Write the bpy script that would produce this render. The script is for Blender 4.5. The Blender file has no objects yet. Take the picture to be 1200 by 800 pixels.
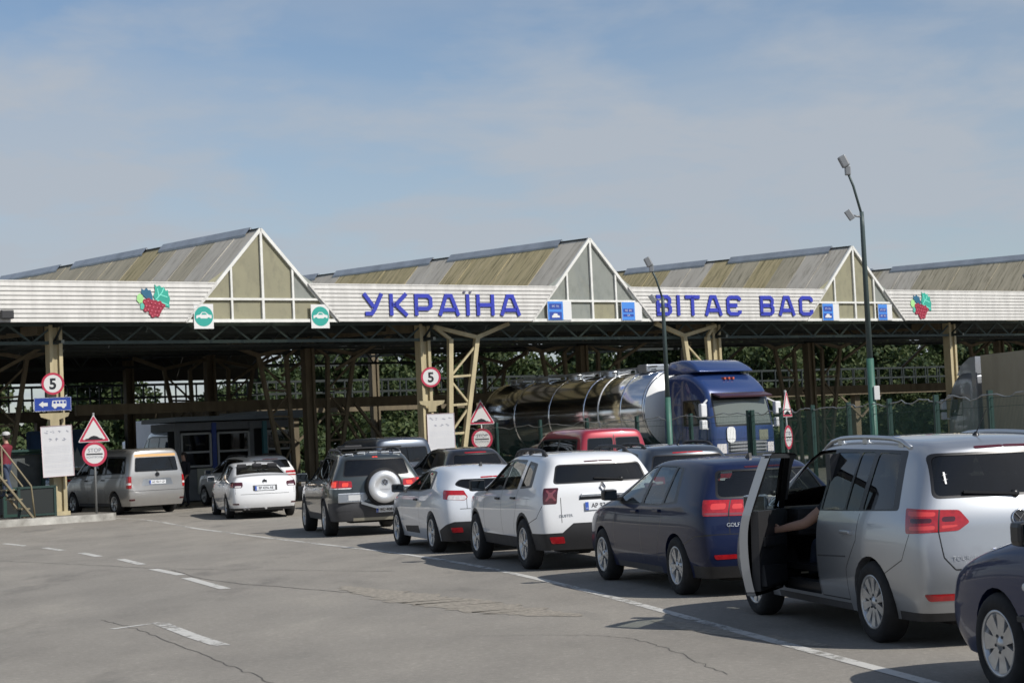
import bpy, bmesh, math, random
from mathutils import Vector, Matrix
from mathutils.bvhtree import BVHTree
R = math.radians
random.seed(7)
scn = bpy.context.scene
COL = scn.collection

# ------------------------------------------------------------------ camera
CAM_H = 1.752
cam_d = bpy.data.cameras.new('camera')
cam = bpy.data.objects.new('camera', cam_d)
COL.objects.link(cam)
pit, rol = R(3.075), R(2.647)
_R = Vector((1, 0, 0)); _U = Vector((0, -math.sin(pit), math.cos(pit))); _F = Vector((0, math.cos(pit), math.sin(pit)))
_X = _R * math.cos(rol) - _U * math.sin(rol)
_Y = _R * math.sin(rol) + _U * math.cos(rol)
_Z = -_F
cam.matrix_world = Matrix(((_X.x, _Y.x, _Z.x, 0), (_X.y, _Y.y, _Z.y, 0), (_X.z, _Y.z, _Z.z, CAM_H), (0, 0, 0, 1)))
cam_d.sensor_width = 36; cam_d.lens = 64.2
cam_d.clip_start = .1; cam_d.clip_end = 3000
cam_d.dof.use_dof = True; cam_d.dof.focus_distance = 22; cam_d.dof.aperture_fstop = 6.3
scn.camera = cam

# ------------------------------------------------------------------ light
SUN_DIR = Vector((.80, -.60, 0)).normalized() * math.cos(R(41)) + Vector((0, 0, math.sin(R(41))))
sun_d = bpy.data.lights.new('sun', 'SUN'); sun_d.energy = 4.9; sun_d.angle = R(.53); sun_d.color = (1, .955, .89)
sun = bpy.data.objects.new('sun', sun_d); COL.objects.link(sun)
sun.rotation_euler = SUN_DIR.to_track_quat('Z', 'Y').to_euler(); sun.location = (20, -20, 40)

wd = bpy.data.worlds.new('World'); scn.world = wd; wd.use_nodes = True
nt = wd.node_tree; nt.nodes.clear(); L = nt.links.new
out = nt.nodes.new('ShaderNodeOutputWorld'); bg = nt.nodes.new('ShaderNodeBackground')
sky = nt.nodes.new('ShaderNodeTexSky'); sky.sky_type = 'NISHITA'; sky.sun_disc = False
sky.sun_elevation = R(41); sky.sun_rotation = math.atan2(SUN_DIR.x, SUN_DIR.y)
sky.air_density = 1.0; sky.dust_density = .6; sky.ozone_density = 2.6; sky.altitude = 100
tc = nt.nodes.new('ShaderNodeTexCoord')
sep = nt.nodes.new('ShaderNodeSeparateXYZ'); L(tc.outputs['Generated'], sep.inputs[0])
# project directions on a cloud layer: (x, y) / (z + .08)
ad = nt.nodes.new('ShaderNodeMath'); ad.operation = 'MAXIMUM'; ad.inputs[1].default_value = 0.0; L(sep.outputs['Z'], ad.inputs[0])
ad2 = nt.nodes.new('ShaderNodeMath'); ad2.inputs[1].default_value = .10; L(ad.outputs[0], ad2.inputs[0])
dx = nt.nodes.new('ShaderNodeMath'); dx.operation = 'DIVIDE'; L(sep.outputs['X'], dx.inputs[0]); L(ad2.outputs[0], dx.inputs[1])
dy = nt.nodes.new('ShaderNodeMath'); dy.operation = 'DIVIDE'; L(sep.outputs['Y'], dy.inputs[0]); L(ad2.outputs[0], dy.inputs[1])
cmb = nt.nodes.new('ShaderNodeCombineXYZ'); L(dx.outputs[0], cmb.inputs[0]); L(dy.outputs[0], cmb.inputs[1])
def wnoise(scale, detail, rough, dist, sx=1, sy=1, off=0):
    mp = nt.nodes.new('ShaderNodeMapping'); mp.inputs['Scale'].default_value = (sx, sy, 1); mp.inputs['Location'].default_value = (off, off * .7, off * .3)
    mp.inputs['Rotation'].default_value = (0, 0, R(-14)); L(cmb.outputs[0], mp.inputs[0])
    n = nt.nodes.new('ShaderNodeTexNoise'); n.inputs['Scale'].default_value = scale; n.inputs['Detail'].default_value = detail
    n.inputs['Roughness'].default_value = rough; n.inputs['Distortion'].default_value = dist; L(mp.outputs[0], n.inputs['Vector'])
    return n
n1 = wnoise(.80, 8, .52, .25, 1.25, 1.0, 3.3)
n2 = wnoise(2.4, 7, .55, .2, 1.2, 1.0, 5.2)
r1 = nt.nodes.new('ShaderNodeMapRange'); r1.inputs[1].default_value = .39; r1.inputs[2].default_value = .61; L(n1.outputs[0], r1.inputs[0])
r2 = nt.nodes.new('ShaderNodeMapRange'); r2.inputs[1].default_value = .44; r2.inputs[2].default_value = .66; L(n2.outputs[0], r2.inputs[0])
mx = nt.nodes.new('ShaderNodeMath'); mx.operation = 'MULTIPLY_ADD'; L(r1.outputs[0], mx.inputs[0]); mx.inputs[1].default_value = .52; 
m2 = nt.nodes.new('ShaderNodeMath'); m2.operation = 'MULTIPLY'; L(r2.outputs[0], m2.inputs[0]); m2.inputs[1].default_value = .44; L(m2.outputs[0], mx.inputs[2])
# thin high cloud is denser towards the horizon
hz = nt.nodes.new('ShaderNodeMapRange'); hz.inputs[1].default_value = .25; hz.inputs[2].default_value = .11; hz.inputs[3].default_value = -.05; hz.inputs[4].default_value = .52; L(sep.outputs['Z'], hz.inputs[0])
ma = nt.nodes.new('ShaderNodeMath'); ma.operation = 'ADD'; ma.use_clamp = True; L(mx.outputs[0], ma.inputs[0]); L(hz.outputs[0], ma.inputs[1])
mm = nt.nodes.new('ShaderNodeMath'); mm.operation = 'MULTIPLY'; mm.inputs[1].default_value = .90; L(ma.outputs[0], mm.inputs[0])
mix = nt.nodes.new('ShaderNodeMix'); mix.data_type = 'RGBA'
L(mm.outputs[0], mix.inputs['Factor']); L(sky.outputs[0], mix.inputs['A']); mix.inputs['B'].default_value = (4.35, 4.75, 5.3, 1)
L(mix.outputs['Result'], bg.inputs[0]); bg.inputs[1].default_value = .108
L(bg.outputs[0], out.inputs[0])
vs = scn.view_settings; scn.display_settings.display_device = 'sRGB'
vs.view_transform = 'Standard'; vs.look = 'None'; vs.gamma = 1; vs.use_curve_mapping = False; vs.exposure = -0.08
scn.cycles.max_bounces = 8; scn.cycles.transparent_max_bounces = 16

# ------------------------------------------------------------------ helpers
def lin(c):
    """sRGB 0-255 triple to linear"""
    o = []
    for v in c:
        v = v / 255
        o.append(v / 12.92 if v <= .04045 else ((v + .055) / 1.055) ** 2.4)
    return tuple(o)

MATS = {}
def M(name, col, rough=.6, metal=0, var=.0, vscale=3.0, bump=0, bscale=40, coat=0, spec=.5, stretch=(1, 1, 1), col2=None, dark_inside=False, detail=5):
    if name in MATS: return MATS[name]
    m = bpy.data.materials.new(name); m.use_nodes = True; t = m.node_tree; l = t.links.new
    b = t.nodes['Principled BSDF']; o = t.nodes['Material Output']
    b.inputs['Base Color'].default_value = (*col, 1); b.inputs['Roughness'].default_value = rough
    b.inputs['Metallic'].default_value = metal; b.inputs['Coat Weight'].default_value = coat; b.inputs['Coat Roughness'].default_value = .04
    b.inputs['Specular IOR Level'].default_value = spec
    tcn = t.nodes.new('ShaderNodeTexCoord'); mp = t.nodes.new('ShaderNodeMapping'); mp.inputs['Scale'].default_value = stretch; l(tcn.outputs['Object'], mp.inputs[0])
    if var or col2:
        n = t.nodes.new('ShaderNodeTexNoise'); n.inputs['Scale'].default_value = vscale; n.inputs['Detail'].default_value = detail; n.inputs['Roughness'].default_value = .6
        l(mp.outputs[0], n.inputs['Vector'])
        rg = t.nodes.new('ShaderNodeMapRange'); rg.inputs[1].default_value = .32; rg.inputs[2].default_value = .7; l(n.outputs[0], rg.inputs[0])
        mxn = t.nodes.new('ShaderNodeMix'); mxn.data_type = 'RGBA'; l(rg.outputs[0], mxn.inputs['Factor'])
        c2 = col2 or tuple(v * (1 - var) for v in col)
        mxn.inputs['A'].default_value = (*col, 1); mxn.inputs['B'].default_value = (*c2, 1)
        l(mxn.outputs['Result'], b.inputs['Base Color'])
        rr = t.nodes.new('ShaderNodeMapRange'); rr.inputs[3].default_value = rough * .85; rr.inputs[4].default_value = min(1, rough * 1.25); l(n.outputs[0], rr.inputs[0]); l(rr.outputs[0], b.inputs['Roughness'])
    if bump:
        nb = t.nodes.new('ShaderNodeTexNoise'); nb.inputs['Scale'].default_value = bscale; nb.inputs['Detail'].default_value = 4; l(mp.outputs[0], nb.inputs['Vector'])
        bp = t.nodes.new('ShaderNodeBump'); bp.inputs['Strength'].default_value = bump; bp.inputs['Distance'].default_value = .01; l(nb.outputs[0], bp.inputs['Height']); l(bp.outputs[0], b.inputs['Normal'])
    if dark_inside:
        g = t.nodes.new('ShaderNodeNewGeometry'); d = t.nodes.new('ShaderNodeBsdfDiffuse'); d.inputs[0].default_value = (.02, .02, .021, 1)
        ms = t.nodes.new('ShaderNodeMixShader'); l(g.outputs['Backfacing'], ms.inputs[0]); l(b.outputs[0], ms.inputs[1]); l(d.outputs[0], ms.inputs[2]); l(ms.outputs[0], o.inputs[0])
    MATS[name] = m
    return m

def paint(name, col, metal=0.0, rough=.32, dirt=.12, coat=1.0, spec=.5):
    """car paint with clear coat and a film of road dust on the lower panels"""
    if name in MATS: return MATS[name]
    m = M(name, col, rough, metal, coat=coat, spec=spec, dark_inside=True)
    t = m.node_tree; l = t.links.new; b = t.nodes['Principled BSDF']
    tcn = t.nodes.new('ShaderNodeTexCoord'); sp = t.nodes.new('ShaderNodeSeparateXYZ'); l(tcn.outputs['Object'], sp.inputs[0])
    n = t.nodes.new('ShaderNodeTexNoise'); n.inputs['Scale'].default_value = 5; n.inputs['Detail'].default_value = 6; n.inputs['Roughness'].default_value = .7; l(tcn.outputs['Object'], n.inputs['Vector'])
    h = t.nodes.new('ShaderNodeMapRange'); h.inputs[1].default_value = .75; h.inputs[2].default_value = .22; h.inputs[3].default_value = .12; h.inputs[4].default_value = 1; l(sp.outputs['Z'], h.inputs[0])
    mu = t.nodes.new('ShaderNodeMath'); mu.operation = 'MULTIPLY'; l(h.outputs[0], mu.inputs[0]); l(n.outputs[0], mu.inputs[1])
    m2_ = t.nodes.new('ShaderNodeMath'); m2_.operation = 'MULTIPLY'; m2_.inputs[1].default_value = dirt * 4; m2_.use_clamp = True; l(mu.outputs[0], m2_.inputs[0])
    mxn = t.nodes.new('ShaderNodeMix'); mxn.data_type = 'RGBA'; l(m2_.outputs[0], mxn.inputs['Factor']); mxn.inputs['A'].default_value = (*col, 1); mxn.inputs['B'].default_value = (.16, .14, .115, 1)
    l(mxn.outputs['Result'], b.inputs['Base Color'])
    rr = t.nodes.new('ShaderNodeMapRange'); rr.inputs[3].default_value = .03; rr.inputs[4].default_value = .4; l(m2_.outputs[0], rr.inputs[0]); l(rr.outputs[0], b.inputs['Coat Roughness'])
    return m

def glass(name, tint=.35, rough=.03, col=(.9, 1, .97), sheen=(.02, .022, .024)):
    """tinted pane: reflection by fresnel over a tinted clear view"""
    if name in MATS: return MATS[name]
    m = bpy.data.materials.new(name); m.use_nodes = True; t = m.node_tree; l = t.links.new; t.nodes.remove(t.nodes['Principled BSDF']); o = t.nodes['Material Output']
    tr = t.nodes.new('ShaderNodeBsdfTransparent'); tr.inputs[0].default_value = (tint * col[0], tint * col[1], tint * col[2], 1)
    df = t.nodes.new('ShaderNodeBsdfDiffuse'); df.inputs[0].default_value = (*sheen, 1)
    gl = t.nodes.new('ShaderNodeBsdfGlossy'); gl.inputs[0].default_value = (1, 1, 1, 1); gl.inputs['Roughness'].default_value = rough
    fr = t.nodes.new('ShaderNodeFresnel'); ge = t.nodes.new('ShaderNodeNewGeometry'); io = t.nodes.new('ShaderNodeMapRange'); io.inputs[3].default_value = 1.5; io.inputs[4].default_value = 1 / 1.5; l(ge.outputs['Backfacing'], io.inputs[0]); l(io.outputs[0], fr.inputs[0])
    a = t.nodes.new('ShaderNodeMixShader'); a.inputs[0].default_value = .3; l(tr.outputs[0], a.inputs[1]); l(df.outputs[0], a.inputs[2])
    b = t.nodes.new('ShaderNodeMixShader'); l(fr.outputs[0], b.inputs[0]); l(a.outputs[0], b.inputs[1]); l(gl.outputs[0], b.inputs[2]); l(b.outputs[0], o.inputs[0])
    MATS[name] = m
    return m

class MB:
    """collects shapes and links them as ONE mesh object"""
    def __init__(s): s.bm = bmesh.new(); s.mi = 0
    def _f(s, vs):
        try:
            f = s.bm.faces.new(vs); f.material_index = s.mi; return f
        except ValueError: return None
    def v(s, p): return s.bm.verts.new(p)
    def poly(s, pts): return s._f([s.v(p) for p in pts])
    def box(s, c, d, rz=0, bev=0, mat=None):
        hx, hy, hz = d[0] / 2, d[1] / 2, d[2] / 2
        mtx = mat or (Matrix.Translation(c) @ Matrix.Rotation(rz, 4, 'Z'))
        vs = [s.v(mtx @ Vector((x * hx, y * hy, z * hz))) for z in (-1, 1) for y in (-1, 1) for x in (-1, 1)]
        fs = [s._f([vs[i] for i in q]) for q in ((0, 2, 3, 1), (4, 5, 7, 6), (0, 1, 5, 4), (2, 6, 7, 3), (0, 4, 6, 2), (1, 3, 7, 5))]
        if bev:
            es = list({e for f in fs for e in f.edges})
            r = bmesh.ops.bevel(s.bm, geom=es, offset=bev, segments=2, affect='EDGES', profile=.6)
            for f in r['faces']: f.material_index = s.mi
        return s
    def bar(s, p, q, w, h=None, up=(0, 0, 1)):
        p, q = Vector(p), Vector(q); h = h or w; d = q - p
        if d.length < 1e-6: return s
        z = d.normalized(); u = Vector(up)
        if abs(z.dot(u)) > .98: u = Vector((1, 0, 0))
        x = z.cross(u).normalized(); y = x.cross(z)
        a = [s.v(p + x * (sx * w / 2) + y * (sy * h / 2)) for sx, sy in ((-1, -1), (1, -1), (1, 1), (-1, 1))]
        b = [s.v(q + x * (sx * w / 2) + y * (sy * h / 2)) for sx, sy in ((-1, -1), (1, -1), (1, 1), (-1, 1))]
        s._f(a); s._f(b[::-1])
        for i in range(4): s._f([a[(i + 1) % 4], a[i], b[i], b[(i + 1) % 4]])
        return s
    def tube(s, pts, r, n=8, closed=False):
        pts = [Vector(p) for p in pts]; rs = r if isinstance(r, (list, tuple)) else [r] * len(pts)
        rings = []; N = len(pts); px = None
        for i, p in enumerate(pts):
            d = (pts[(i + 1) % N] - pts[i - 1]) if closed else (pts[min(i + 1, N - 1)] - pts[max(i - 1, 0)])
            d.normalize()
            if px is None:
                u = Vector((0, 0, 1)) if abs(d.z) < .95 else Vector((1, 0, 0)); px = d.cross(u).normalized()
            else:
                px = (px - d * px.dot(d)).normalized()
            py = d.cross(px)
            rings.append([s.v(p + px * (rs[i] * math.cos(2 * math.pi * k / n)) + py * (rs[i] * math.sin(2 * math.pi * k / n))) for k in range(n)])
        m = N if closed else N - 1
        for i in range(m):
            a, b = rings[i], rings[(i + 1) % N]
            for k in range(n):
                f = s._f([a[k], a[(k + 1) % n], b[(k + 1) % n], b[k]])
                if f: f.smooth = True
        if not closed: s._f(rings[0][::-1]); s._f(rings[-1])
        return s
    def lathe(s, prof, n=24, mtx=None, smooth=True):
        """prof = (radius, height) about z"""
        mtx = mtx or Matrix()
        rings = []
        for r, z in prof:
            if r < 1e-5: rings.append([s.v(mtx @ Vector((0, 0, z)))])
            else: rings.append([s.v(mtx @ Vector((r * math.cos(2 * math.pi * k / n), r * math.sin(2 * math.pi * k / n), z))) for k in range(n)])
        for a, b in zip(rings, rings[1:]):
            for k in range(n):
                k2 = (k + 1) % n
                if len(a) == 1 and len(b) == 1: continue
                if len(a) == 1: f = s._f([a[0], b[k2], b[k]])
                elif len(b) == 1: f = s._f([a[k], a[k2], b[0]])
                else: f = s._f([a[k], a[k2], b[k2], b[k]])
                if f: f.smooth = smooth
        return s
    def prism(s, pts, d, mtx=None):
        """2-D outline pts (u, v) extruded from w = 0 to d, mapped by mtx"""
        mtx = mtx or Matrix()
        a = [s.v(mtx @ Vector((p[0], p[1], 0))) for p in pts]; b = [s.v(mtx @ Vector((p[0], p[1], d))) for p in pts]
        s._f(a[::-1]); s._f(b); n = len(pts)
        for i in range(n): s._f([a[i], a[(i + 1) % n], b[(i + 1) % n], b[i]])
        return s
    def mesh(s, name, mats, fix=True):
        if fix: bmesh.ops.recalc_face_normals(s.bm, faces=s.bm.faces)
        me = bpy.data.meshes.new(name); s.bm.to_mesh(me); s.bm.free()
        for m in (mats if isinstance(mats, (list, tuple)) else [mats]): me.materials.append(m)
        return me
    def build(s, name, mats, parent=None, loc=(0, 0, 0), rot=(0, 0, 0), fix=True):
        return link(name, s.mesh(name, mats, fix), parent, loc, rot)

def link(name, data, parent=None, loc=(0, 0, 0), rot=(0, 0, 0)):
    o = bpy.data.objects.new(name, data); COL.objects.link(o)
    if parent: o.parent = parent
    o.location = loc; o.rotation_euler = rot
    return o
def tag(o, label=None, cat=None, group=None, kind=None):
    if label: o['label'] = label
    if cat: o['category'] = cat
    if group: o['group'] = group
    if kind: o['kind'] = kind
    return o
def thing(name, label, cat, loc=(0, 0, 0), rz=0, group=None):
    return tag(link(name, None, None, loc, (0, 0, rz)), label, cat, group)
def copy_tree(o, parent=None):
    c = o.copy(); COL.objects.link(c)
    if parent: c.parent = parent
    for ch in list(o.children): copy_tree(ch, c)
    return c

def text_mesh(name, body, size, depth=.002, mat=None, align='CENTER', parent=None, loc=(0, 0, 0), rot=(0, 0, 0), sx=1, off=0):
    cu = bpy.data.curves.new(name, 'FONT'); cu.body = body; cu.size = size; cu.extrude = depth; cu.align_x = align; cu.align_y = 'CENTER'; cu.offset = off; cu.resolution_u = 3
    ob = bpy.data.objects.new('tmp', cu); COL.objects.link(ob)
    bpy.context.view_layer.update()
    me = bpy.data.meshes.new_from_object(ob.evaluated_get(bpy.context.evaluated_depsgraph_get()))
    bpy.data.objects.remove(ob); bpy.data.curves.remove(cu)
    me.name = name; me.materials.clear(); me.materials.append(mat)
    if sx != 1: me.transform(Matrix.Diagonal((sx, 1, 1, 1)))
    return link(name, me, parent, loc, rot)

# building frame: origin on the front of the canopy, x along the front, y into it
BO = Vector((-7.25, 52.41)); BA = R(34.35); BU = Vector((math.cos(BA), math.sin(BA))); BN = Vector((-math.sin(BA), math.cos(BA)))
def bw(s, n): return BO + BU * s + BN * n
def gz(x, y):
    n = (Vector((x, y)) - BO).dot(BN)
    t = min(1, max(0, (n + 8) / 7)); t = t * t * (3 - 2 * t)
    return .08 * t
# ------------------------------------------------------------------ ground
def asphalt_mat():
    m = bpy.data.materials.new('worn_asphalt'); m.use_nodes = True; t = m.node_tree; l = t.links.new; b = t.nodes['Principled BSDF']
    tcn = t.nodes.new('ShaderNodeTexCoord')
    def noise(scale, det=6, rough=.6, stretch=(1, 1, 1), rot=0, dist=0):
        mp = t.nodes.new('ShaderNodeMapping'); mp.inputs['Scale'].default_value = stretch; mp.inputs['Rotation'].default_value = (0, 0, rot); l(tcn.outputs['Object'], mp.inputs[0])
        n = t.nodes.new('ShaderNodeTexNoise'); n.inputs['Scale'].default_value = scale; n.inputs['Detail'].default_value = det; n.inputs['Roughness'].default_value = rough; n.inputs['Distortion'].default_value = dist
        l(mp.outputs[0], n.inputs['Vector']); return n
    def rng(sock, a, b_, c=0, d=1):
        r = t.nodes.new('ShaderNodeMapRange'); r.inputs[1].default_value = a; r.inputs[2].default_value = b_; r.inputs[3].default_value = c; r.inputs[4].default_value = d; l(sock, r.inputs[0]); return r.outputs[0]
    def mixc(f, a, b_):
        x = t.nodes.new('ShaderNodeMix'); x.data_type = 'RGBA'; l(f, x.inputs['Factor'])
        for k, v in (('A', a), ('B', b_)):
            if isinstance(v, tuple): x.inputs[k].default_value = (*v, 1)
            else: l(v, x.inputs[k])
        return x.outputs['Result']
    big = noise(.11, 5, .62, (1, .45, 1), R(-30), .4); med = noise(.7, 7, .68, (1, .5, 1), R(-25)); fine = noise(60, 3, .7); grit = noise(260, 2, .6)
    c = mixc(rng(big.outputs[0], .35, .65), (.360, .330, .283), (.272, .255, .226))
    c = mixc(rng(med.outputs[0], .46, .68, 0, .6), c, (.19, .178, .158))
    c = mixc(rng(med.outputs[0], .44, .28, 0, .6), c, (.43, .395, .335))
    c = mixc(rng(fine.outputs[0], .3, .75, 0, .45), c, (.16, .15, .135))
    spk = noise(17, 5, .75); c = mixc(rng(spk.outputs[0], .35, .72, 0, .42), c, (.150, .140, .124)); c = mixc(rng(spk.outputs[0], .45, .30, 0, .3), c, (.46, .43, .375))
    c = mixc(rng(grit.outputs[0], .58, .72, 0, .6), c, (.48, .45, .40))
    # oil drips in the lanes
    oil = noise(.9, 5, .6, (1, .35, 1), R(18)); c = mixc(rng(oil.outputs[0], .58, .74, 0, .6), c, (.11, .105, .097))
    # long cracks: thin lines where a wandering noise crosses one half
    for sc, st, rt, w in ():
        k = noise(sc, 5, .42, st, rt, .2); a = t.nodes.new('ShaderNodeMath'); a.operation = 'SUBTRACT'; a.inputs[1].default_value = .5; l(k.outputs[0], a.inputs[0])
        ab = t.nodes.new('ShaderNodeMath'); ab.operation = 'ABSOLUTE'; l(a.outputs[0], ab.inputs[0])
        c = mixc(rng(ab.outputs[0], w, w * .3, 0, .7), c, (.09, .085, .078))
    l(c, b.inputs['Base Color']); b.inputs['Roughness'].default_value = .93; b.inputs['Specular IOR Level'].default_value = .25
    ad = t.nodes.new('ShaderNodeMath'); ad.operation = 'ADD'; l(fine.outputs[0], ad.inputs[0]); l(grit.outputs[0], ad.inputs[1])
    bp = t.nodes.new('ShaderNodeBump'); bp.inputs['Strength'].default_value = .5; bp.inputs['Distance'].default_value = .012; l(ad.outputs[0], bp.inputs['Height']); l(bp.outputs[0], b.inputs['Normal'])
    return m
ASPH = asphalt_mat()
def ground_sheet():
    bm = bmesh.new(); N = 120; vs = {}
    def axis(k, c, near, far):   # denser in the middle
        t = k / N * 2 - 1; return c + near * t + (far - near) * t ** 5
    for i in range(N + 1):
        for j in range(N + 1):
            x, y = axis(i, 0, 60, 900), axis(j, 45, 60, 900); vs[i, j] = bm.verts.new((x, y, gz(x, y)))
    for i in range(N):
        for j in range(N): bm.faces.new([vs[i, j], vs[i + 1, j], vs[i + 1, j + 1], vs[i, j + 1]]).smooth = True
    me = bpy.data.meshes.new('road'); bm.to_mesh(me); bm.free(); me.materials.append(ASPH); return me
road = tag(link('road', ground_sheet()), kind='structure')

def line_paint(name, wear):
    m = bpy.data.materials.new(name); m.use_nodes = True; t = m.node_tree; l = t.links.new; b = t.nodes['Principled BSDF']; o = t.nodes['Material Output']
    b.inputs['Base Color'].default_value = (.50, .49, .455, 1); b.inputs['Roughness'].default_value = .8
    tcn = t.nodes.new('ShaderNodeTexCoord'); n = t.nodes.new('ShaderNodeTexNoise'); n.inputs['Scale'].default_value = 7; n.inputs['Detail'].default_value = 9; n.inputs['Roughness'].default_value = .75; l(tcn.outputs['Object'], n.inputs['Vector'])
    n2_ = t.nodes.new('ShaderNodeTexNoise'); n2_.inputs['Scale'].default_value = .5; n2_.inputs['Detail'].default_value = 3; l(tcn.outputs['Object'], n2_.inputs['Vector'])
    a = t.nodes.new('ShaderNodeMath'); a.operation = 'MULTIPLY_ADD'; l(n2_.outputs[0], a.inputs[0]); a.inputs[1].default_value = .55; l(n.outputs[0], a.inputs[2])
    r = t.nodes.new('ShaderNodeMapRange'); r.inputs[1].default_value = wear; r.inputs[2].default_value = wear + .16; l(a.outputs[0], r.inputs[0])
    tr = t.nodes.new('ShaderNodeBsdfTransparent'); ms = t.nodes.new('ShaderNodeMixShader'); l(r.outputs[0], ms.inputs[0]); l(b.outputs[0], ms.inputs[1]); l(tr.outputs[0], ms.inputs[2]); l(ms.outputs[0], o.inputs[0])
    return m
LINE = line_paint('worn_line_paint', .755); LINE2 = line_paint('fresher_line_paint', .80)
def catmull(P, n=8):
    P = [Vector(p) for p in P]; o = []
    for i in range(len(P) - 1):
        a, b, c, d = P[max(i - 1, 0)], P[i], P[i + 1], P[min(i + 2, len(P) - 1)]
        for k in range(n):
            t = k / n; o.append(.5 * ((2 * b) + (c - a) * t + (2 * a - 5 * b + 4 * c - d) * t * t + (3 * b - a - 3 * c + d) * t ** 3))
    o.append(P[-1]); return o
def strip(name, P, w, mat, zoff=.004, parent=None):
    bm = bmesh.new(); pr = None
    for i, p in enumerate(P):
        d = (P[min(i + 1, len(P) - 1)] - P[max(i - 1, 0)]); d = Vector((d.x, d.y)).normalized(); nrm = Vector((-d.y, d.x))
        a = Vector((p.x, p.y)) + nrm * w / 2; b = Vector((p.x, p.y)) - nrm * w / 2
        c = (bm.verts.new((a.x, a.y, gz(a.x, a.y) + zoff)), bm.verts.new((b.x, b.y, gz(b.x, b.y) + zoff)))
        if pr: bm.faces.new([pr[0], pr[1], c[1], c[0]])
        pr = c
    bmesh.ops.recalc_face_normals(bm, faces=bm.faces)
    me = bpy.data.meshes.new(name); bm.to_mesh(me); bm.free(); me.materials.append(mat); return link(name, me, parent)
strip('lane_line', catmull([(3.35, 9.0), (2.96, 11.0), (2.69, 12.34), (2.18, 14.54), (1.28, 18.5), (.62, 21.3), (-.12, 24.1), (-1.0, 27.0), (-2.1, 30.0), (-3.5, 33.3), (-5.1, 37.1), (-7.1, 42.0), (-9.4, 47.5), (-10.8, 50.3), (-13.2, 54.5)]), .12, LINE, parent=road)
for a, b in (((-3.85, 23.75), (-4.8, 26.2)), ((-5.0, 26.9), (-5.75, 28.6)), ((-6.2, 29.95), (-6.95, 31.8)), ((-7.6, 33.0), (-8.3, 34.6)), ((-8.95, 35.8), (-9.7, 37.3)), ((-10.4, 38.5), (-11.3, 40.1)), ((-12.1, 41.6), (-13, 43.1)), ((-13.9, 44.5), (-14.9, 46))):
    strip('lane_dash', [Vector(a), Vector(b)], .15, LINE2, parent=road)
strip('lane_dash', [Vector((-2.75, 16.75)), Vector((-3.2, 17.75)), Vector((-3.85, 19.35))], .15, LINE, parent=road)
strip('lane_dash', [Vector((-3.85, 19.4)), Vector((-4.25, 18.9))], .09, LINE, parent=road)
# rough patched strip of tar and gravel across the lane
rr = random.Random(11)
def wander(P, n=10, amp=.05): return [q + Vector((rr.uniform(-amp, amp), rr.uniform(-amp, amp), 0)) for q in catmull([(a, b, 0) for a, b in P], n)]
def ragged(name, P, w0, mat, z):
    bm = bmesh.new(); pr = None; pts = wander(P, 14, .03)
    for i, p in enumerate(pts):
        d = (pts[min(i + 1, len(pts) - 1)] - pts[max(i - 1, 0)]); d = Vector((d.x, d.y)).normalized(); nrm = Vector((-d.y, d.x)); e = min(1, 4 * min(i, len(pts) - 1 - i) / len(pts) + .1)
        a = Vector((p.x, p.y)) + nrm * w0 * rr.uniform(.3, .6) * e; b = Vector((p.x, p.y)) - nrm * w0 * rr.uniform(.3, .6) * e
        c = (bm.verts.new((a.x, a.y, z)), bm.verts.new((b.x, b.y, z)))
        if pr: bm.faces.new([pr[0], pr[1], c[1], c[0]])
        pr = c
    bmesh.ops.recalc_face_normals(bm, faces=bm.faces); me = bpy.data.meshes.new(name); bm.to_mesh(me); bm.free(); me.materials.append(mat); return link(name, me, road)
GRAV = M('gravel_patch', (.36, .32, .26), .97, var=.5, vscale=16, bump=1.0, bscale=70, col2=(.17, .155, .13))
ragged('rough_patch', [(-2.3, 23.3), (-1.5, 21.5), (-.8, 20.2), (-.15, 18.95), (.55, 18.0)], .75, GRAV, .0035)
ragged('rough_patch', [(1.2, 17.3), (1.9, 15.6), (2.4, 14.6)], .3, GRAV, .0035)
CRACK = M('crack_dark', (.13, .12, .105), .95, var=.4, vscale=3)
for P_, w_ in (([(-4.6, 20.0), (-3.82, 18.46), (-2.74, 15.88), (-1.93, 13.94), (-1.4, 12.2)], .012), ([(-5.4, 28.2), (-4.28, 25.41), (-2.71, 23.08), (-1.9, 22.0)], .022), ([(-11.0, 33.9), (-9.57, 33.2), (-7.2, 30.5), (-5.46, 28.5), (-3.6, 27.0), (-1.8, 25.6)], .018), ([(-.43, 16.6), (.63, 16.2), (1.1, 15.2), (1.42, 13.24)], .008)):
    pts = wander(P_, 16, .028); strip('crack', pts, w_, CRACK, .0028, road)

# ------------------------------------------------------------------ materials of the canopy
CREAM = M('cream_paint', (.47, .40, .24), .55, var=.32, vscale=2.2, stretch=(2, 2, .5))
CREAM_D = M('shaded_cream_paint', (.15, .12, .072), .65, var=.4, vscale=2, stretch=(2, 2, .5))  # same cream, darkened in colour for the shade under the roof
TRUSS_L = M('lit_green_truss', (.05, .075, .07), .6, var=.3)  # same steel as the darker truss; front row lightened to look lit
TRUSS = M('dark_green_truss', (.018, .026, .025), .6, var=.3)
WHITE_F = M('white_frame', (.72, .72, .68), .5, var=.2, vscale=3)
SIDING = M('white_siding', (.60, .59, .56), .55, var=.26, vscale=1.6, stretch=(2.2, 1, .45), detail=9)
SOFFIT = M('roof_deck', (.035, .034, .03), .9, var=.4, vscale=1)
LETTER = M('blue_letter', lin((46, 58, 170)), .5, var=.22, vscale=1.4)
CAPM = M('ridge_sheet', (.42, .46, .50), .4, metal=.35, var=.3, vscale=1.2)
DARK = M('dark_gap', (.02, .02, .02), .9)
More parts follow.
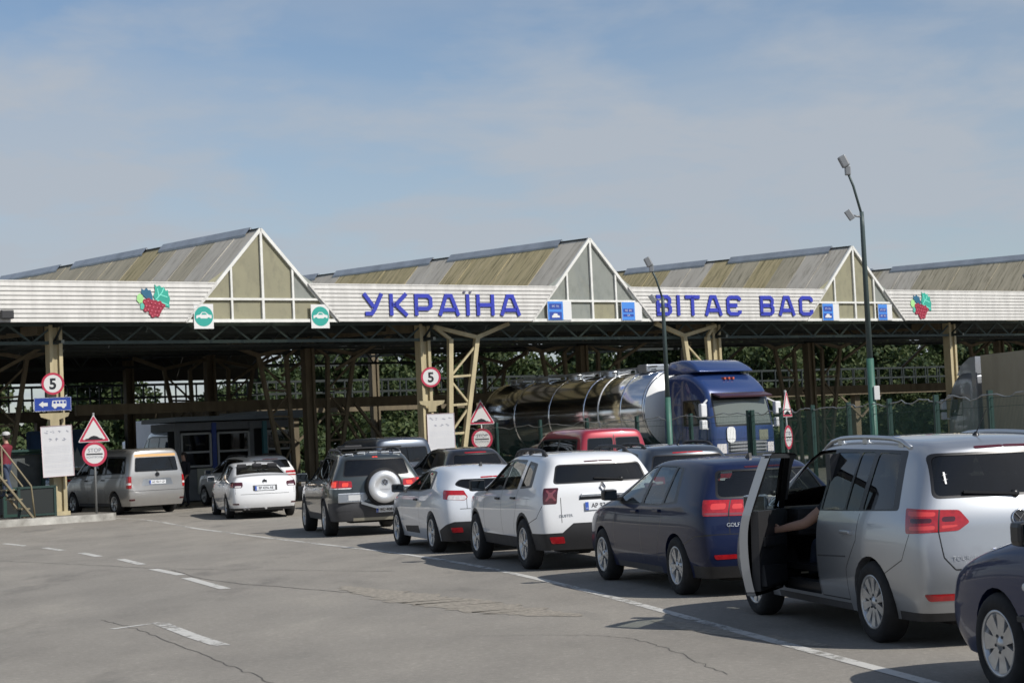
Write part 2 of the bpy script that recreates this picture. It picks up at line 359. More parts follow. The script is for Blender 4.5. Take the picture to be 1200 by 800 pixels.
def fibre(name, a, b, streak, stretch, trans=.25, thin=0.0):
    """aged translucent sheet with dirt streaks running down the slope"""
    m = M(name, a, .6, var=.5, vscale=1.0, col2=b, stretch=stretch, detail=8)
    t = m.node_tree; l = t.links.new; bs = t.nodes['Principled BSDF']; o = t.nodes['Material Output']
    tcn = t.nodes.new('ShaderNodeTexCoord'); mp = t.nodes.new('ShaderNodeMapping'); mp.inputs['Scale'].default_value = tuple(v * 2.3 for v in stretch); l(tcn.outputs['Object'], mp.inputs[0])
    n = t.nodes.new('ShaderNodeTexNoise'); n.inputs['Scale'].default_value = 1.4; n.inputs['Detail'].default_value = 6; n.inputs['Roughness'].default_value = .7; l(mp.outputs[0], n.inputs['Vector'])
    r = t.nodes.new('ShaderNodeMapRange'); r.inputs[1].default_value = .5; r.inputs[2].default_value = .66; l(n.outputs[0], r.inputs[0])
    mxn = t.nodes.new('ShaderNodeMix'); mxn.data_type = 'RGBA'; l(r.outputs[0], mxn.inputs['Factor'])
    src = bs.inputs['Base Color'].links[0].from_socket; l(src, mxn.inputs['A']); mxn.inputs['B'].default_value = (*streak, 1); l(mxn.outputs['Result'], bs.inputs['Base Color'])
    tl = t.nodes.new('ShaderNodeBsdfTranslucent'); l(mxn.outputs['Result'], tl.inputs[0])
    ms = t.nodes.new('ShaderNodeMixShader'); ms.inputs[0].default_value = trans; l(bs.outputs[0], ms.inputs[1]); l(tl.outputs[0], ms.inputs[2])
    last = ms
    if thin:
        tr = t.nodes.new('ShaderNodeBsdfTransparent'); tr.inputs[0].default_value = (.85, .85, .75, 1)
        m2_ = t.nodes.new('ShaderNodeMixShader'); m2_.inputs[0].default_value = thin; l(ms.outputs[0], m2_.inputs[1]); l(tr.outputs[0], m2_.inputs[2]); last = m2_
    l(last.outputs[0], o.inputs[0]); return m
GREYSHEET = fibre('grey_roof_sheet', (.58, .54, .46), (.48, .445, .375), (.34, .31, .25), (.35, 2.0, .35), .1)
YELSHEET = fibre('yellowed_roof_sheet', (.60, .50, .29), (.42, .36, .19), (.19, .165, .085), (.3, 3.2, .3), .2)
MIDSHEET = fibre('stained_roof_sheet', (.54, .48, .35), (.40, .36, .26), (.20, .18, .12), (.3, 3.2, .3), .15)
GLZ_Y = fibre('yellowed_glazing', (.52, .50, .36), (.45, .43, .32), (.40, .385, .29), (1, 1, .5), .3, .40)
GLZ_G = fibre('grey_glazing', (.47, .50, .48), (.42, .45, .44), (.37, .40, .39), (1, 1, .5), .3, .44)

# ------------------------------------------------------------------ the border canopy: one building
canopy = thing('border_canopy', 'long open border checkpoint canopy with white sign boards, pointed glass gables and cream steel columns', 'canopy', (BO.x, BO.y, 0), BA)
P = 11.85; GC = .15; HB = 2.43; ZB, ZA, ZT = 5.47, 8.15, 6.55
KS = range(-1, 4)
DEPTH = {-2: 32, -1: 32, 0: 30, 1: 27, 2: 21, 3: 16, 4: 15}
SLOPE = .035
def rake(z): return HB * (ZA - z) / (ZA - ZB)
FG = .03   # gap of the boards to the gable rake
def board(k):
    """lapped boards of one sign panel, an inverted trapezoid"""
    mb = MB(); nb = 9; h = (ZT - ZB) / nb
    for i in range(nb):
        z0, z1 = ZB + i * h, ZB + (i + 1) * h
        l0, l1 = k * P + GC + rake(z0) + FG, k * P + GC + rake(z1) + FG; r0, r1 = (k + 1) * P + GC - rake(z0) - FG, (k + 1) * P + GC - rake(z1) - FG
        a = [(l0, -.10, z0), (r0, -.10, z0), (r1, -.086, z1 - .010), (l1, -.086, z1 - .010)]
        mb.poly(a); mb.mi = 1; mb.poly([(l0, -.108, z0 - .007), (r0, -.108, z0 - .007), (r0, -.101, z0 + .004), (l0, -.101, z0 + .004)]); mb.mi = 0; mb.poly([(l0, -.10, z0), (l0, -.084, z0), (r0, -.084, z0), (r0, -.10, z0)])
        mb.poly([(l1, -.086, z1 - .010), (r1, -.086, z1 - .010), (r1, -.084, z1), (l1, -.084, z1)])
    l0, l1, r0, r1 = k * P + GC + rake(ZB) + FG, k * P + GC + rake(ZT) + FG, (k + 1) * P + GC - rake(ZB) - FG, (k + 1) * P + GC - rake(ZT) - FG
    q = [(l0, ZB), (r0, ZB), (r1, ZT), (l1, ZT)]
    mb.prism(q, -.10, Matrix(((1, 0, 0, 0), (0, 0, -1, -.058), (0, 1, 0, 0), (0, 0, 0, 1))))
    # top capping and edge trims
    mb.bar((l1 - .03, -.03, ZT + .02), (r1 + .03, -.03, ZT + .02), .14, .04)
    mb.bar((l0, -.085, ZB), (l1, -.085, ZT), .05, .05); mb.bar((r0, -.085, ZB), (r1, -.085, ZT), .05, .05)
    return mb.build('sign_board', [SIDING, M('board_groove_shade', (.27, .265, .25), .8)], canopy, fix=False)  # grey groove strips colour in the shade line under each lapped board
boards = {k: board(k) for k in range(-1, 3)}

# letters: thick strokes with mitred corners
def stroke(mb, pts, w, d, closed=False):
    P_ = [Vector(p) for p in pts]; n = len(P_); Lp, Rp = [], []
    for i in range(n):
        if closed: a, b = (P_[i] - P_[i - 1]).normalized(), (P_[(i + 1) % n] - P_[i]).normalized()
        else:
            a = (P_[i] - P_[i - 1]).normalized() if i else None; b = (P_[i + 1] - P_[i]).normalized() if i < n - 1 else None
            a = a or b; b = b or a
        na, nb = Vector((-a.y, a.x)), Vector((-b.y, b.x)); m = (na + nb).normalized(); s = w / 2 / max(.45, m.dot(na))
        Lp.append(P_[i] + m * s); Rp.append(P_[i] - m * s)
    rng = range(n if closed else n - 1)
    V = {}
    for i in range(n):
        for nm, p in (('l', Lp[i]), ('r', Rp[i])):
            for z in (0, d): V[nm, i, z] = mb.v((p.x, p.y, z))
    for i in rng:
        j = (i + 1) % n
        mb._f([V['l', i, d], V['r', i, d], V['r', j, d], V['l', j, d]])
        mb._f([V['l', i, 0], V['l', i, d], V['l', j, d], V['l', j, 0]]); mb._f([V['r', i, 0], V['r', j, 0], V['r', j, d], V['r', i, d]])
    if not closed:
        for i in (0, n - 1): mb._f([V['l', i, 0], V['r', i, 0], V['r', i, d], V['l', i, d]])
GLY = {  # strokes in a cell 0..w wide, 1 tall
    'У': (.86, [[(.08, 1), (.46, .40)], [(.80, 1), (.50, .28), (.38, .09), (.12, .09)]]),
    'К': (.80, [[(.09, 0), (.09, 1)], [(.72, 1), (.28, .50), (.74, 0)], [(.09, .50), (.28, .50)]]),
    'Р': (.78, [[(.09, 0), (.09, .91), (.58, .91), (.70, .78), (.70, .44), (.58, .32), (.09, .32)]]),
    'А': (.92, [[(.06, 0), (.34, .92), (.56, .92), (.86, 0)], [(.19, .27), (.74, .27)]]),
    'І': (.20, [[(.10, 0), (.10, 1)]]),
    'Ї': (.24, [[(.12, 0), (.12, 1)]]),
    'Н': (.82, [[(.09, 0), (.09, 1)], [(.73, 0), (.73, 1)], [(.09, .50), (.73, .50)]]),
    'В': (.80, [[(.09, .09), (.09, .91), (.58, .91), (.69, .80), (.69, .63), (.60, .51), (.71, .40), (.71, .20), (.60, .09)], [(.09, .51), (.60, .51)], [(.02, .09), (.60, .09)]]),
    'Т': (.80, [[(.02, .91), (.78, .91)], [(.40, 0), (.40, .91)]]),
    'Є': (.80, [[(.72, .74), (.72, .82), (.62, .91), (.20, .91), (.09, .80), (.09, .20), (.20, .09), (.62, .09), (.72, .18), (.72, .26)], [(.09, .50), (.58, .50)]]),
    'С': (.80, [[(.72, .70), (.72, .81), (.62, .91), (.20, .91), (.09, .80), (.09, .20), (.20, .09), (.62, .09), (.72, .19), (.72, .30)]]),
}
WALLM = Matrix(((1, 0, 0, 0), (0, 0, -1, -.109), (0, 1, 0, 0), (0, 0, 0, 1)))   # (u, v, w) -> (u, -w, v) in front of the boards
def letters(txt, s0, s1, z0, h, par):
    tot = sum(.55 if c == ' ' else GLY[c][0] for c in txt) + .24 * (len(txt) - 1)
    sc = (s1 - s0) / tot; x = s0; dots = []
    for c in txt:
        if c == ' ': x += (.55 + .24) * sc; continue
        w, st = GLY[c]; mb = MB()
        for q in st: stroke(mb, [(x + a * sc, z0 + b * h) for a, b in q], .183 * h, .035)
        if c == 'Ї':
            mb.mi = 1
            for dx_ in (-.17, .17): mb.prism([(x + .12 * sc + dx_ * h - .06 * h, z0 + 1.07 * h), (x + .12 * sc + dx_ * h + .06 * h, z0 + 1.07 * h), (x + .12 * sc + dx_ * h + .06 * h, z0 + 1.14 * h), (x + .12 * sc + dx_ * h - .06 * h, z0 + 1.14 * h)], .03)
        for v in mb.bm.verts: v.co = WALLM @ v.co
        mb.build('letter', [LETTER, M('faded_letter', (.10, .10, .16), .7)], par)
        x += (w + .24) * sc
letters('УКРАЇНА', 3.36, 9.08, 5.64, .66, boards[0])
letters('ВІТАЄ ВАС', 14.56, 21.66, 5.64, .69, boards[1])
# painted berry and leaf emblem
def emblem(k, s, z, sc, leafcol):
    def leaf(pts, c, d, vein=None):
        mb = MB(); mb.prism([(s + a * sc, z + b * sc) for a, b in pts], d)
        if vein:
            mb.mi = 1
            for q in vein: stroke(mb, [(s + a * sc, z + b * sc) for a, b in q], .03 * sc, d + .004)
        for v in mb.bm.verts: v.co = WALLM @ v.co
        return mb.build('leaf', [M('emblem_' + c[0], lin(c[1]), .6, var=.2), M('emblem_vein', lin((120, 215, 195)), .6)], boards[k])
    leaf([(-.05, .48), (.02, .40), (.12, .44), (.20, .36), (.26, .40), (.33, .26), (.40, .30), (.42, .12), (.47, .02), (.43, -.14), (.45, -.28), (.30, -.24), (.14, -.12), (-.04, -.06), (-.10, .10), (-.04, .24)], ('teal', leafcol), .012,
         [[(-.02, -.02), (.20, .22), (.26, .36)], [(.08, .10), (.04, .34)], [(.14, .14), (.38, .06)], [(.02, -.04), (.40, -.20)]])
    leaf([(-.50, .34), (-.42, .28), (-.34, .36), (-.26, .28), (-.20, .30), (-.14, .10), (-.12, -.04), (-.30, -.02), (-.44, .10), (-.52, .20)], ('navy', (35, 95, 125)), .008)
    leaf([(-.66, .10), (-.58, .18), (-.48, .12), (-.44, .0), (-.48, -.12), (-.60, -.14), (-.68, -.04)], ('lime', (160, 215, 140)), .010)
    leaf([(-.56, -.16), (-.48, -.12), (-.42, -.22), (-.46, -.34), (-.56, -.32)], ('mint', (90, 185, 165)), .009)
    mb = MB(); rr = random.Random(3)
    for i, (a, b) in enumerate([(-.40, -.08), (-.28, -.05), (-.16, -.10), (-.04, -.12), (.10, -.14), (.22, -.20), (-.34, -.20), (-.22, -.20), (-.10, -.24), (.03, -.26), (.15, -.28), (-.28, -.32), (-.16, -.35), (-.03, -.38), (.08, -.38), (-.38, -.34), (-.20, -.44), (-.06, -.48), (.02, -.50), (-.14, -.52)]):
        n = 12; r = .082
        mb.mi = 0; mb.prism([(s + (a + r * math.cos(6.283 * q / n)) * sc, z + (b + r * math.sin(6.283 * q / n)) * sc) for q in range(n)], .014 + .001 * (i % 5))
        mb.mi = 1; mb.prism([(s + (a - .02 + .02 * math.cos(6.283 * q / 6)) * sc, z + (b - .02 + .02 * math.sin(6.283 * q / 6)) * sc) for q in range(6)], .0215)
    for v in mb.bm.verts: v.co = WALLM @ v.co
    mb.build('berry_cluster', [M('emblem_red', lin((150, 34, 58)), .5, var=.25, vscale=9), M('emblem_pink', lin((205, 110, 125)), .6)], boards[k])
emblem(-1, -3.17, 6.10, .86, (45, 160, 140)); emblem(2, 27.25, 6.08, .95, (70, 170, 150))

# gables
def gable(k):
    c = k * P + GC; yel = k != 1
    fr = MB(); n0, w = -.01, .085
    for sg in (-1, 1): fr.bar((c + sg * HB, n0, ZB), (c, n0, ZA), w, .09)
    fr.bar((c - HB, n0, ZB + .03), (c + HB, n0, ZB + .03), w, .09)
    zc = 6.12
    fr.bar((c - rake(zc), n0 + .004, zc), (c + rake(zc), n0 + .004, zc), .07, .065)
    fr.bar((c, n0 + .002, ZB), (c, n0 + .002, ZA - .05), .075, .075)
    for sg in (-1, 1):
        x = c + sg * .98; fr.bar((x, n0 + .006, ZB), (x, n0 + .006, ZA - (ZA - ZB) * .98 / HB), .065, .06)
    g = fr.build('gable_frame', WHITE_F, canopy)
    xs = [-HB, -.98, 0, .98, HB]; rr = random.Random(k + 5)
    for i in range(4):
        for z0, z1 in ((ZB, zc), (zc, ZA)):
            a, b = xs[i], xs[i + 1]
            poly = []
            for x, z in ((a, z0), (b, z0)):
                hx = rake(z0); poly.append((max(-hx, min(hx, x)), z0))
            for x in (b, a):
                zt = ZA - (ZA - ZB) * abs(x) / HB
                if zt >= z1 - 1e-6 or z1 < ZA:
                    z_ = min(z1, max(zt, z0)); 
                    if zt < z1 and z1 < ZA:
                        poly.append(((rake(z1) if x > 0 else -rake(z1)), z1)) if abs(x) >= HB - 1e-6 else poly.append((x, z_))
                    else: poly.append((x, z_))
                else: poly.append((x, max(zt, z0)))
            q = []
            for p_ in poly:
                if not q or (Vector(p_) - Vector(q[-1])).length > .01: q.append(p_)
            if (Vector(q[0]) - Vector(q[-1])).length < .01: q.pop()
            if len(q) < 3: continue
            mb = MB(); mb.prism([(c + u, v) for u, v in q], .012, Matrix(((1, 0, 0, 0), (0, 0, 1, .035), (0, 1, 0, 0), (0, 0, 0, 1))))
            yy = {-1: .9, 0: (.95 if i < 3 else .1), 1: (.85 if (z0 < zc and i in (2,)) else .12), 2: (.95 if i == 2 or z0 < zc and i < 2 else .2), 3: .5}[k]
            mb.build('pane', GLZ_Y if rr.random() < yy else GLZ_G, g)
for k in KS: gable(k)

# roof prisms with alternating grey and yellowed sheets, and glazed ridge caps
def prism_roof(k):
    c = k * P + GC; D = DEPTH[k]; rr = random.Random(40 + k)
    caps = {0: [(.6, 6.9), (8.2, 14.6), (16, 22.5), (24, 29.5)], 1: [(1.5, 8.4), (9.6, 17), (18.5, 26)], 2: [(1.0, 6.6), (8.0, 13.2), (14.6, 20.5)], 3: [(.6, 9.4), (10.6, 15.5)], -1: [(1, 8), (9, 16), (18, 30)]}[k]
    cuts = [0]; x = 0
    pat = {1: [(1.7, 0), (6.1, 1), (2.6, 0), (6, 1), (2.6, 0), (6, 1), (3, 0)], 2: [(2.2, 0), (1.2, 2), (1.3, 1), (1.4, 2), (1.4, 1), (2.6, 0), (5, 1), (5, 2)], 0: [(2.6, 0), (1.4, 2), (1.4, 0), (1.4, 2), (1.6, 1), (8, 2), (8, 2), (7, 0)], 3: [(7.5, 2), (2.4, 0), (6, 2)], -1: [(8, 2), (8, 1), (8, 0), (8, 2)]}[k]
    segs = []
    for w, m in pat:
        if x >= D: break
        e = min(D, x + w); segs.append((x, e, m)); x = e
    if x < D: segs.append((x, D, 2))
    for a, b, m in segs:
        mb = MB()
        for sg in (-1, 1):
            nseg = max(1, round((b - a) / 1.15))
            for i in range(nseg):
                y0, y1 = a + (b - a) * i / nseg, a + (b - a) * (i + 1) / nseg; e = .004 + .007 * ((i + round(a * 3)) % 2)
                pts = [(c + sg * HB, y0, ZB + SLOPE * y0 + .05 + e), (c + sg * HB, y1, ZB + SLOPE * y1 + .05 + e), (c + sg * .02, y1, ZA + SLOPE * y1 + e), (c + sg * .02, y0, ZA + SLOPE * y0 + e)]
                mb.poly(pts if sg > 0 else pts[::-1]); mb.bar(pts[0], pts[3], .014, .014)
        mb.build('roof_sheet', (GREYSHEET, YELSHEET, MIDSHEET)[m], canopy, fix=False)
    mb = MB(); mb.bar((c, 0, ZA + .01), (c, D, ZA + SLOPE * D + .01), .10, .05); mb.build('ridge', TRUSS, canopy)
    for a, b in caps:
        b = min(b, D - .3); mb = MB(); h = .06; wd_ = .17
        for sg in (-1, 1):
            q = [(c + sg * wd_, a, ZA + SLOPE * a + .03 - wd_ * .75), (c + sg * wd_, b, ZA + SLOPE * b + .03 - wd_ * .75), (c, b, ZA + SLOPE * b + h + .05), (c, a, ZA + SLOPE * a + h + .05)]
            mb.poly(q if sg > 0 else q[::-1]); lo = [Vector(p_) + Vector((0, 0, -.09)) for p_ in q[:2]]; mb.poly([q[1], q[0], lo[0], lo[1]] if sg > 0 else [q[0], q[1], lo[1], lo[0]])
        for y in (a, b): mb.poly([(c - wd_, y, ZA + SLOPE * y - .25), (c + wd_, y, ZA + SLOPE * y - .25), (c, y, ZA + SLOPE * y + h + .05)])
        mb.build('ridge_cap', CAPM, canopy, fix=False)
for k in KS: prism_roof(k)

# roof deck between the prisms, gutters, trusses
for k in range(-2, 4):
    D = min(DEPTH.get(k, 30), DEPTH.get(k + 1, 30)) if k >= -1 else 32
    a = k * P + GC + HB + .02; b = (k + 1) * P + GC - HB - .02
    if k == -2: a = b - 1.5
    if k == 3: b = a + 36
    mb = MB(); n0, n1 = .06, D
    th = .22
    for z_ in (0, th):
        q = [(a, n0, ZB + .04 + z_), (b, n0, ZB + .04 + z_), (b, n1, ZB + .04 + z_ + SLOPE * n1), (a, n1, ZB + .04 + z_ + SLOPE * n1)]
        mb.poly(q if z_ else q[::-1])
    mb.poly([(a, n0, ZB + .04), (b, n0, ZB + .04), (b, n0, ZB + .26), (a, n0, ZB + .26)]); mb.poly([(b, n1, ZB + .04 + SLOPE * n1), (a, n1, ZB + .04 + SLOPE * n1), (a, n1, ZB + .26 + SLOPE * n1), (b, n1, ZB + .26 + SLOPE * n1)])
    mb.poly([(a, n0, ZB + .04), (a, n0, ZB + .26), (a, n1, ZB + .26 + SLOPE * n1), (a, n1, ZB + .04 + SLOPE * n1)]); mb.poly([(b, n0, ZB + .04), (b, n1, ZB + .04 + SLOPE * n1), (b, n1, ZB + .26 + SLOPE * n1), (b, n0, ZB + .26)])
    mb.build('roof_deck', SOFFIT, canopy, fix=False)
    # fall of the roof towards the rear: ceiling sheets hung under the trusses
def truss(p, q, h, mat, nseg):
    """lattice girder from p to q, depth h"""
    p, q = Vector(p), Vector(q); mb = MB(); dn = Vector((0, 0, -h))
    mb.bar(p, q, .09); mb.bar(p + dn, q + dn, .09)
    for i in range(nseg):
        a, b = p.lerp(q, i / nseg), p.lerp(q, (i + 1) / nseg); m_ = a.lerp(b, .5)
        mb.bar(a, m_ + dn, .05); mb.bar(m_ + dn, b, .05)
    return mb.build('lattice_girder', mat, canopy)
for n in (.9, 5.2, 9, 13.2, 17, 21.2, 25, 29):
    for k in range(-2, 4):
        D = DEPTH[k + 1] if k < 3 else 15
        if n > D: continue
        a = k * P + 6.1; b = min(a + P, 36.5 + 30); z = ZB + SLOPE * n - .03
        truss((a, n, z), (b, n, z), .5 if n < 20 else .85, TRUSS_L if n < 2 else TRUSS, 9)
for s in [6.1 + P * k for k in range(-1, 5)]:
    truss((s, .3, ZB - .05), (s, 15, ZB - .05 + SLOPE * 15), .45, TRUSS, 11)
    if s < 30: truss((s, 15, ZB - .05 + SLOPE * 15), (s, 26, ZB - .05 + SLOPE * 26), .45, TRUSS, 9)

# steel seen through the gable glass
for k in KS:
    c = k * P + GC; mb = MB()
    for n in (1.6, 4.2):
        for sg in (-1, 1): mb.bar((c + sg * (HB - .15), n, ZB + .1), (c, n, ZA - .12), .08); mb.bar((c + sg * 1.1, n, ZB + .1), (c + sg * .55, n, ZA - .75), .06)
        mb.bar((c - 1.5, n, ZB + .9), (c + 1.5, n, ZB + .9), .06)
    mb.build('gable_truss', TRUSS, canopy)
# added dark sheet below the left rear edge, closing sky gaps in place of girders
mb = MB(); mb.box((-.5, 26.4, ZB + SLOPE * 26 - .75), (27, .06, 1.3)); mb.build('gap_sheet', SOFFIT, canopy)
for s in [6.1 + P * k for k in range(-1, 4)]:
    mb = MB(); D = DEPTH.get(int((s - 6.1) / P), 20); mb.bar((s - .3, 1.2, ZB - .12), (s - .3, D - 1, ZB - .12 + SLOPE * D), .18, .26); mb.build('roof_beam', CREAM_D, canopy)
    for n in (3, 7, 11, 15):
        mb = MB(); mb.bar((s + .2, n, 4.4), (s + 2.6, n, 5.4 + SLOPE * n), .10); mb.build('roof_strut', CREAM_D, canopy) if n % 4 == 3 and n > 4 else mb.bm.free()
# purlins and ducts under the roof
for n in (2.6, 3.8, 6.6, 7.9, 10.5, 11.8, 14.6, 15.8, 18.4, 19.8, 22.6, 23.8):
    mb = MB(); mb.box((20 if n > 15 else 26, n, ZB - .10 + SLOPE * n), (64 if n > 15 else 76, .10, .20)); mb.build('purlin', TRUSS, canopy) if n < 16 else mb.bm.free()
# columns: built-up steel posts of two channels with a lighter web
def column(s, n, mat, top=5.46, w=.37):
    mb = MB(); g = .08 if n > -1 else 0
    for sg in (-1, 1):
        mb.box((s + sg * (w / 2 - .05), n, (top + g) / 2), (.10, .34, top - g))
    mb.box((s, n + .02, (top + g) / 2 - .004), (w - .2, .2, top - g - .01))
    mb.box((s, n, g + .15), (w + .1, .46, .3)); 
    return mb.build('column', mat, canopy)
for k in range(-1, 5):
    s = 6.1 + P * k
    column(s, 1.0, CREAM)
    for n in (9, 17, 25):
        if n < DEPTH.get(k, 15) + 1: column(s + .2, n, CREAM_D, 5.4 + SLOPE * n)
# V brackets beside the columns: two legs with lacing, two arms up to the girder
def bracket(s, n, sg, mat, q=(.62, .80, .92, 1.86), w=.13):
    mb = MB(); zt = 5.02
    a0, a1 = (s + sg * q[0], n, .06), (s + sg * q[1], n, zt - .05); b0, b1 = (s + sg * q[2], n, .06), (s + sg * q[3], n, zt)
    mb.bar(a0, a1, w); mb.bar(b0, b1, w)
    mb.bar((s + sg * .18, n, 5.36), b1, .12); mb.bar(b1, (s + sg * (q[3] + 1.22), n, 5.45), .13); mb.bar(a1, (s + sg * .3, n, 5.3), .09)
    A = lambda t: Vector(a0).lerp(Vector(a1), t); B = lambda t: Vector(b0).lerp(Vector(b1), t)
    lv = [.22, .40, .58, .76, .97]
    for i, t in enumerate(lv):
        if i < 4: mb.bar(A(t), B(t), .07)
        if i < 4: mb.bar(*((A(t), B(lv[i + 1] - .02)) if i % 2 else (B(t), A(lv[i + 1] - .02))), .06)
    return mb.build('bracket', mat, canopy)
bracket(6.1, .66, 1, CREAM, (.55, .80, .86, 1.80), .15); bracket(17.95, .66, -1, CREAM, (.42, .58, 1.0, 1.62), .15)
for k in range(-1, 4):
    s = 6.1 + P * k
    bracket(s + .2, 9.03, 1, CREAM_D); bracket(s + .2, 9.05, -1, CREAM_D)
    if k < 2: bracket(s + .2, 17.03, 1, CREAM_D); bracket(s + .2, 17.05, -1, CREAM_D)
# raking struts seen above the booths
for s, n, a in ((7.6, 9.4, 2.0), (8.4, 9.5, 2.6), (19, 10, 2), (30.2, 9.6, 2.2)):
    mb = MB(); mb.bar((s, n, 3.3), (s + a, n, .1), .10); mb.bar((s - .5, n, 3.3), (s + a - .9, n, .1), .08); mb.build('strut', CREAM_D, canopy)

# inspection walkway across the lanes
walk = thing('overhead_walkway', 'long raised steel inspection walkway with railings running across the lanes under the canopy', 'walkway', (BO.x, BO.y, 0), BA)
def walkway(n, z, s0, s1, beam, rail, post):
    mb = MB(); mb.box(((s0 + s1) / 2, n, z - .22), (s1 - s0, .14, .42)); mb.box(((s0 + s1) / 2, n + 1.1, z - .22), (s1 - s0, .14, .42)); mb.box(((s0 + s1) / 2, n + .55, z - .03), (s1 - s0, .98, .05)); mb.build('deck_beam', beam, walk)
    mb = MB()
    for nn in (n, n + 1.1):
        for h in (.5, 1.05): mb.bar((s0, nn, z + h), (s1, nn, z + h), .06)
        x = s0
        while x < s1: mb.bar((x, nn, z), (x, nn, z + 1.05), .06); x += 1.0
    mb.build('railing', rail, walk)
    for x in range(int(s0) + 3, int(s1), 12):
        mb = MB(); mb.box((x + .5, n + .5, (z - .44) / 2), (.4, .35, z - .44)); mb.bar((x + .5, n + .06, z - 1.7), (x + 2.2, n + .06, z - .4), .1); mb.bar((x + .5, n + .06, z - 1.7), (x - 1.2, n + .06, z - .4), .1); mb.build('support', beam, walk)
walkway(27.5, 3.85, -12, 78, CREAM_D, TRUSS, TRUSS)
mb = MB(); mb.box((11, 12.0, 3.42), (24, .2, .36)); mb.box((50, 12.0, 3.30), (44, .2, .36)); mb.build('cross_beam', CREAM_D, canopy)

# kerbed island
def island():
    mb = MB(); pts = [(-24, -.15), (-5.0, -.15), (-4.6, 0), (-4.4, .3), (-4.4, 1.8), (-4.7, 2.3), (-24, 2.3)]
    mb.prism(pts, .22, Matrix.Translation((0, 0, .05)))
    bmesh.ops.recalc_face_normals(mb.bm, faces=mb.bm.faces)
    for f in mb.bm.faces:
        if f.normal.z < .5: f.material_index = 1
    return mb
isl = tag(island().build('kerb_island', [M('paved_island', (.20, .185, .16), .95, var=.4, vscale=2, bump=.4), M('white_kerb', (.50, .49, .45), .85, var=.55, vscale=2.4, col2=(.2, .19, .17))], None, (BO.x, BO.y, 0), (0, 0, BA)), kind='structure')
# ------------------------------------------------------------------ cars
TYRE = M('tyre_rubber', (.016, .016, .017), .85, var=.3, vscale=14)
RIM = M('alloy_rim', (.55, .56, .57), .3, metal=.85, var=.2, vscale=8)
RIMD = M('rim_shadow', (.03, .03, .032), .7)
BLACKP = M('black_plastic', (.022, .022, .024), .55, var=.25, vscale=5)
GREYP = M('grey_plastic', (.055, .056, .06), .6, var=.25, vscale=5)
TRIM = M('black_trim', (.012, .012, .013), .35)
CHROME = M('chrome', (.75, .76, .78), .12, metal=1)
SATIN = M('satin_rail', (.50, .52, .54), .3, metal=.9)
RED = M('red_lens', (.42, .012, .016), .12, coat=1, col2=(.26, .006, .01), var=.1, vscale=22)
REDD = M('dark_red_lens', (.065, .006, .010), .12, coat=1)
CLEAR = M('clear_lens', (.72, .70, .70), .15, coat=1, var=.3, vscale=25)
AMBER = M('orange_lens', (.65, .14, .06), .15, coat=1)
PLATE = M('plate_white', (.66, .68, .70), .4)
PLATEB = M('plate_blue', (.03, .09, .42), .4)
INK = M('plate_ink', (.02, .02, .03), .6)
UNDER = M('underbody', (.012, .012, .012), .9)
SEAT = M('seat_cloth', (.03, .03, .033), .9, var=.2)
DASH = M('dashboard', (.025, .025, .027), .7)
G_DARK = glass('privacy_glass', .10)
G_MID = glass('tinted_glass', .42)
G_CLEAR = glass('clear_glass', .75)

def poly_inset(P, d):
    P = [Vector(p) for p in P]; n = len(P)
    ar = sum(P[i].x * P[(i + 1) % n].y - P[(i + 1) % n].x * P[i].y for i in range(n)); s = 1 if ar > 0 else -1
    o = []
    for i in range(n):
        a = (P[i] - P[i - 1]).normalized(); b = (P[(i + 1) % n] - P[i]).normalized()
        na, nb = Vector((-a.y, a.x)) * s, Vector((-b.y, b.x)) * s; m = (na + nb); m = m.normalized() if m.length > 1e-4 else na
        o.append(P[i] + m * (d / max(.35, m.dot(na))))
    return [tuple(p) for p in o]
def round_poly(P, r, seg=4):
    P = [Vector(p) for p in P]; o = []; n = len(P)
    for i in range(n):
        a, b, c = P[i - 1], P[i], P[(i + 1) % n]
        ra = min(r, (a - b).length * .45); rc = min(r, (c - b).length * .45)
        p0 = b + (a - b).normalized() * ra; p1 = b + (c - b).normalized() * rc
        for k in range(seg + 1):
            t = k / seg; o.append(tuple((1 - t) ** 2 * p0 + 2 * t * (1 - t) * b + t * t * p1))
    return o
def inside(P, x, y):
    c = False; n = len(P); j = n - 1
    for i in range(n):
        xi, yi = P[i][0], P[i][1]; xj, yj = P[j][0], P[j][1]
        if (yi > y) != (yj > y) and x < (xj - xi) * (y - yi) / (yj - yi) + xi: c = not c
        j = i
    return c

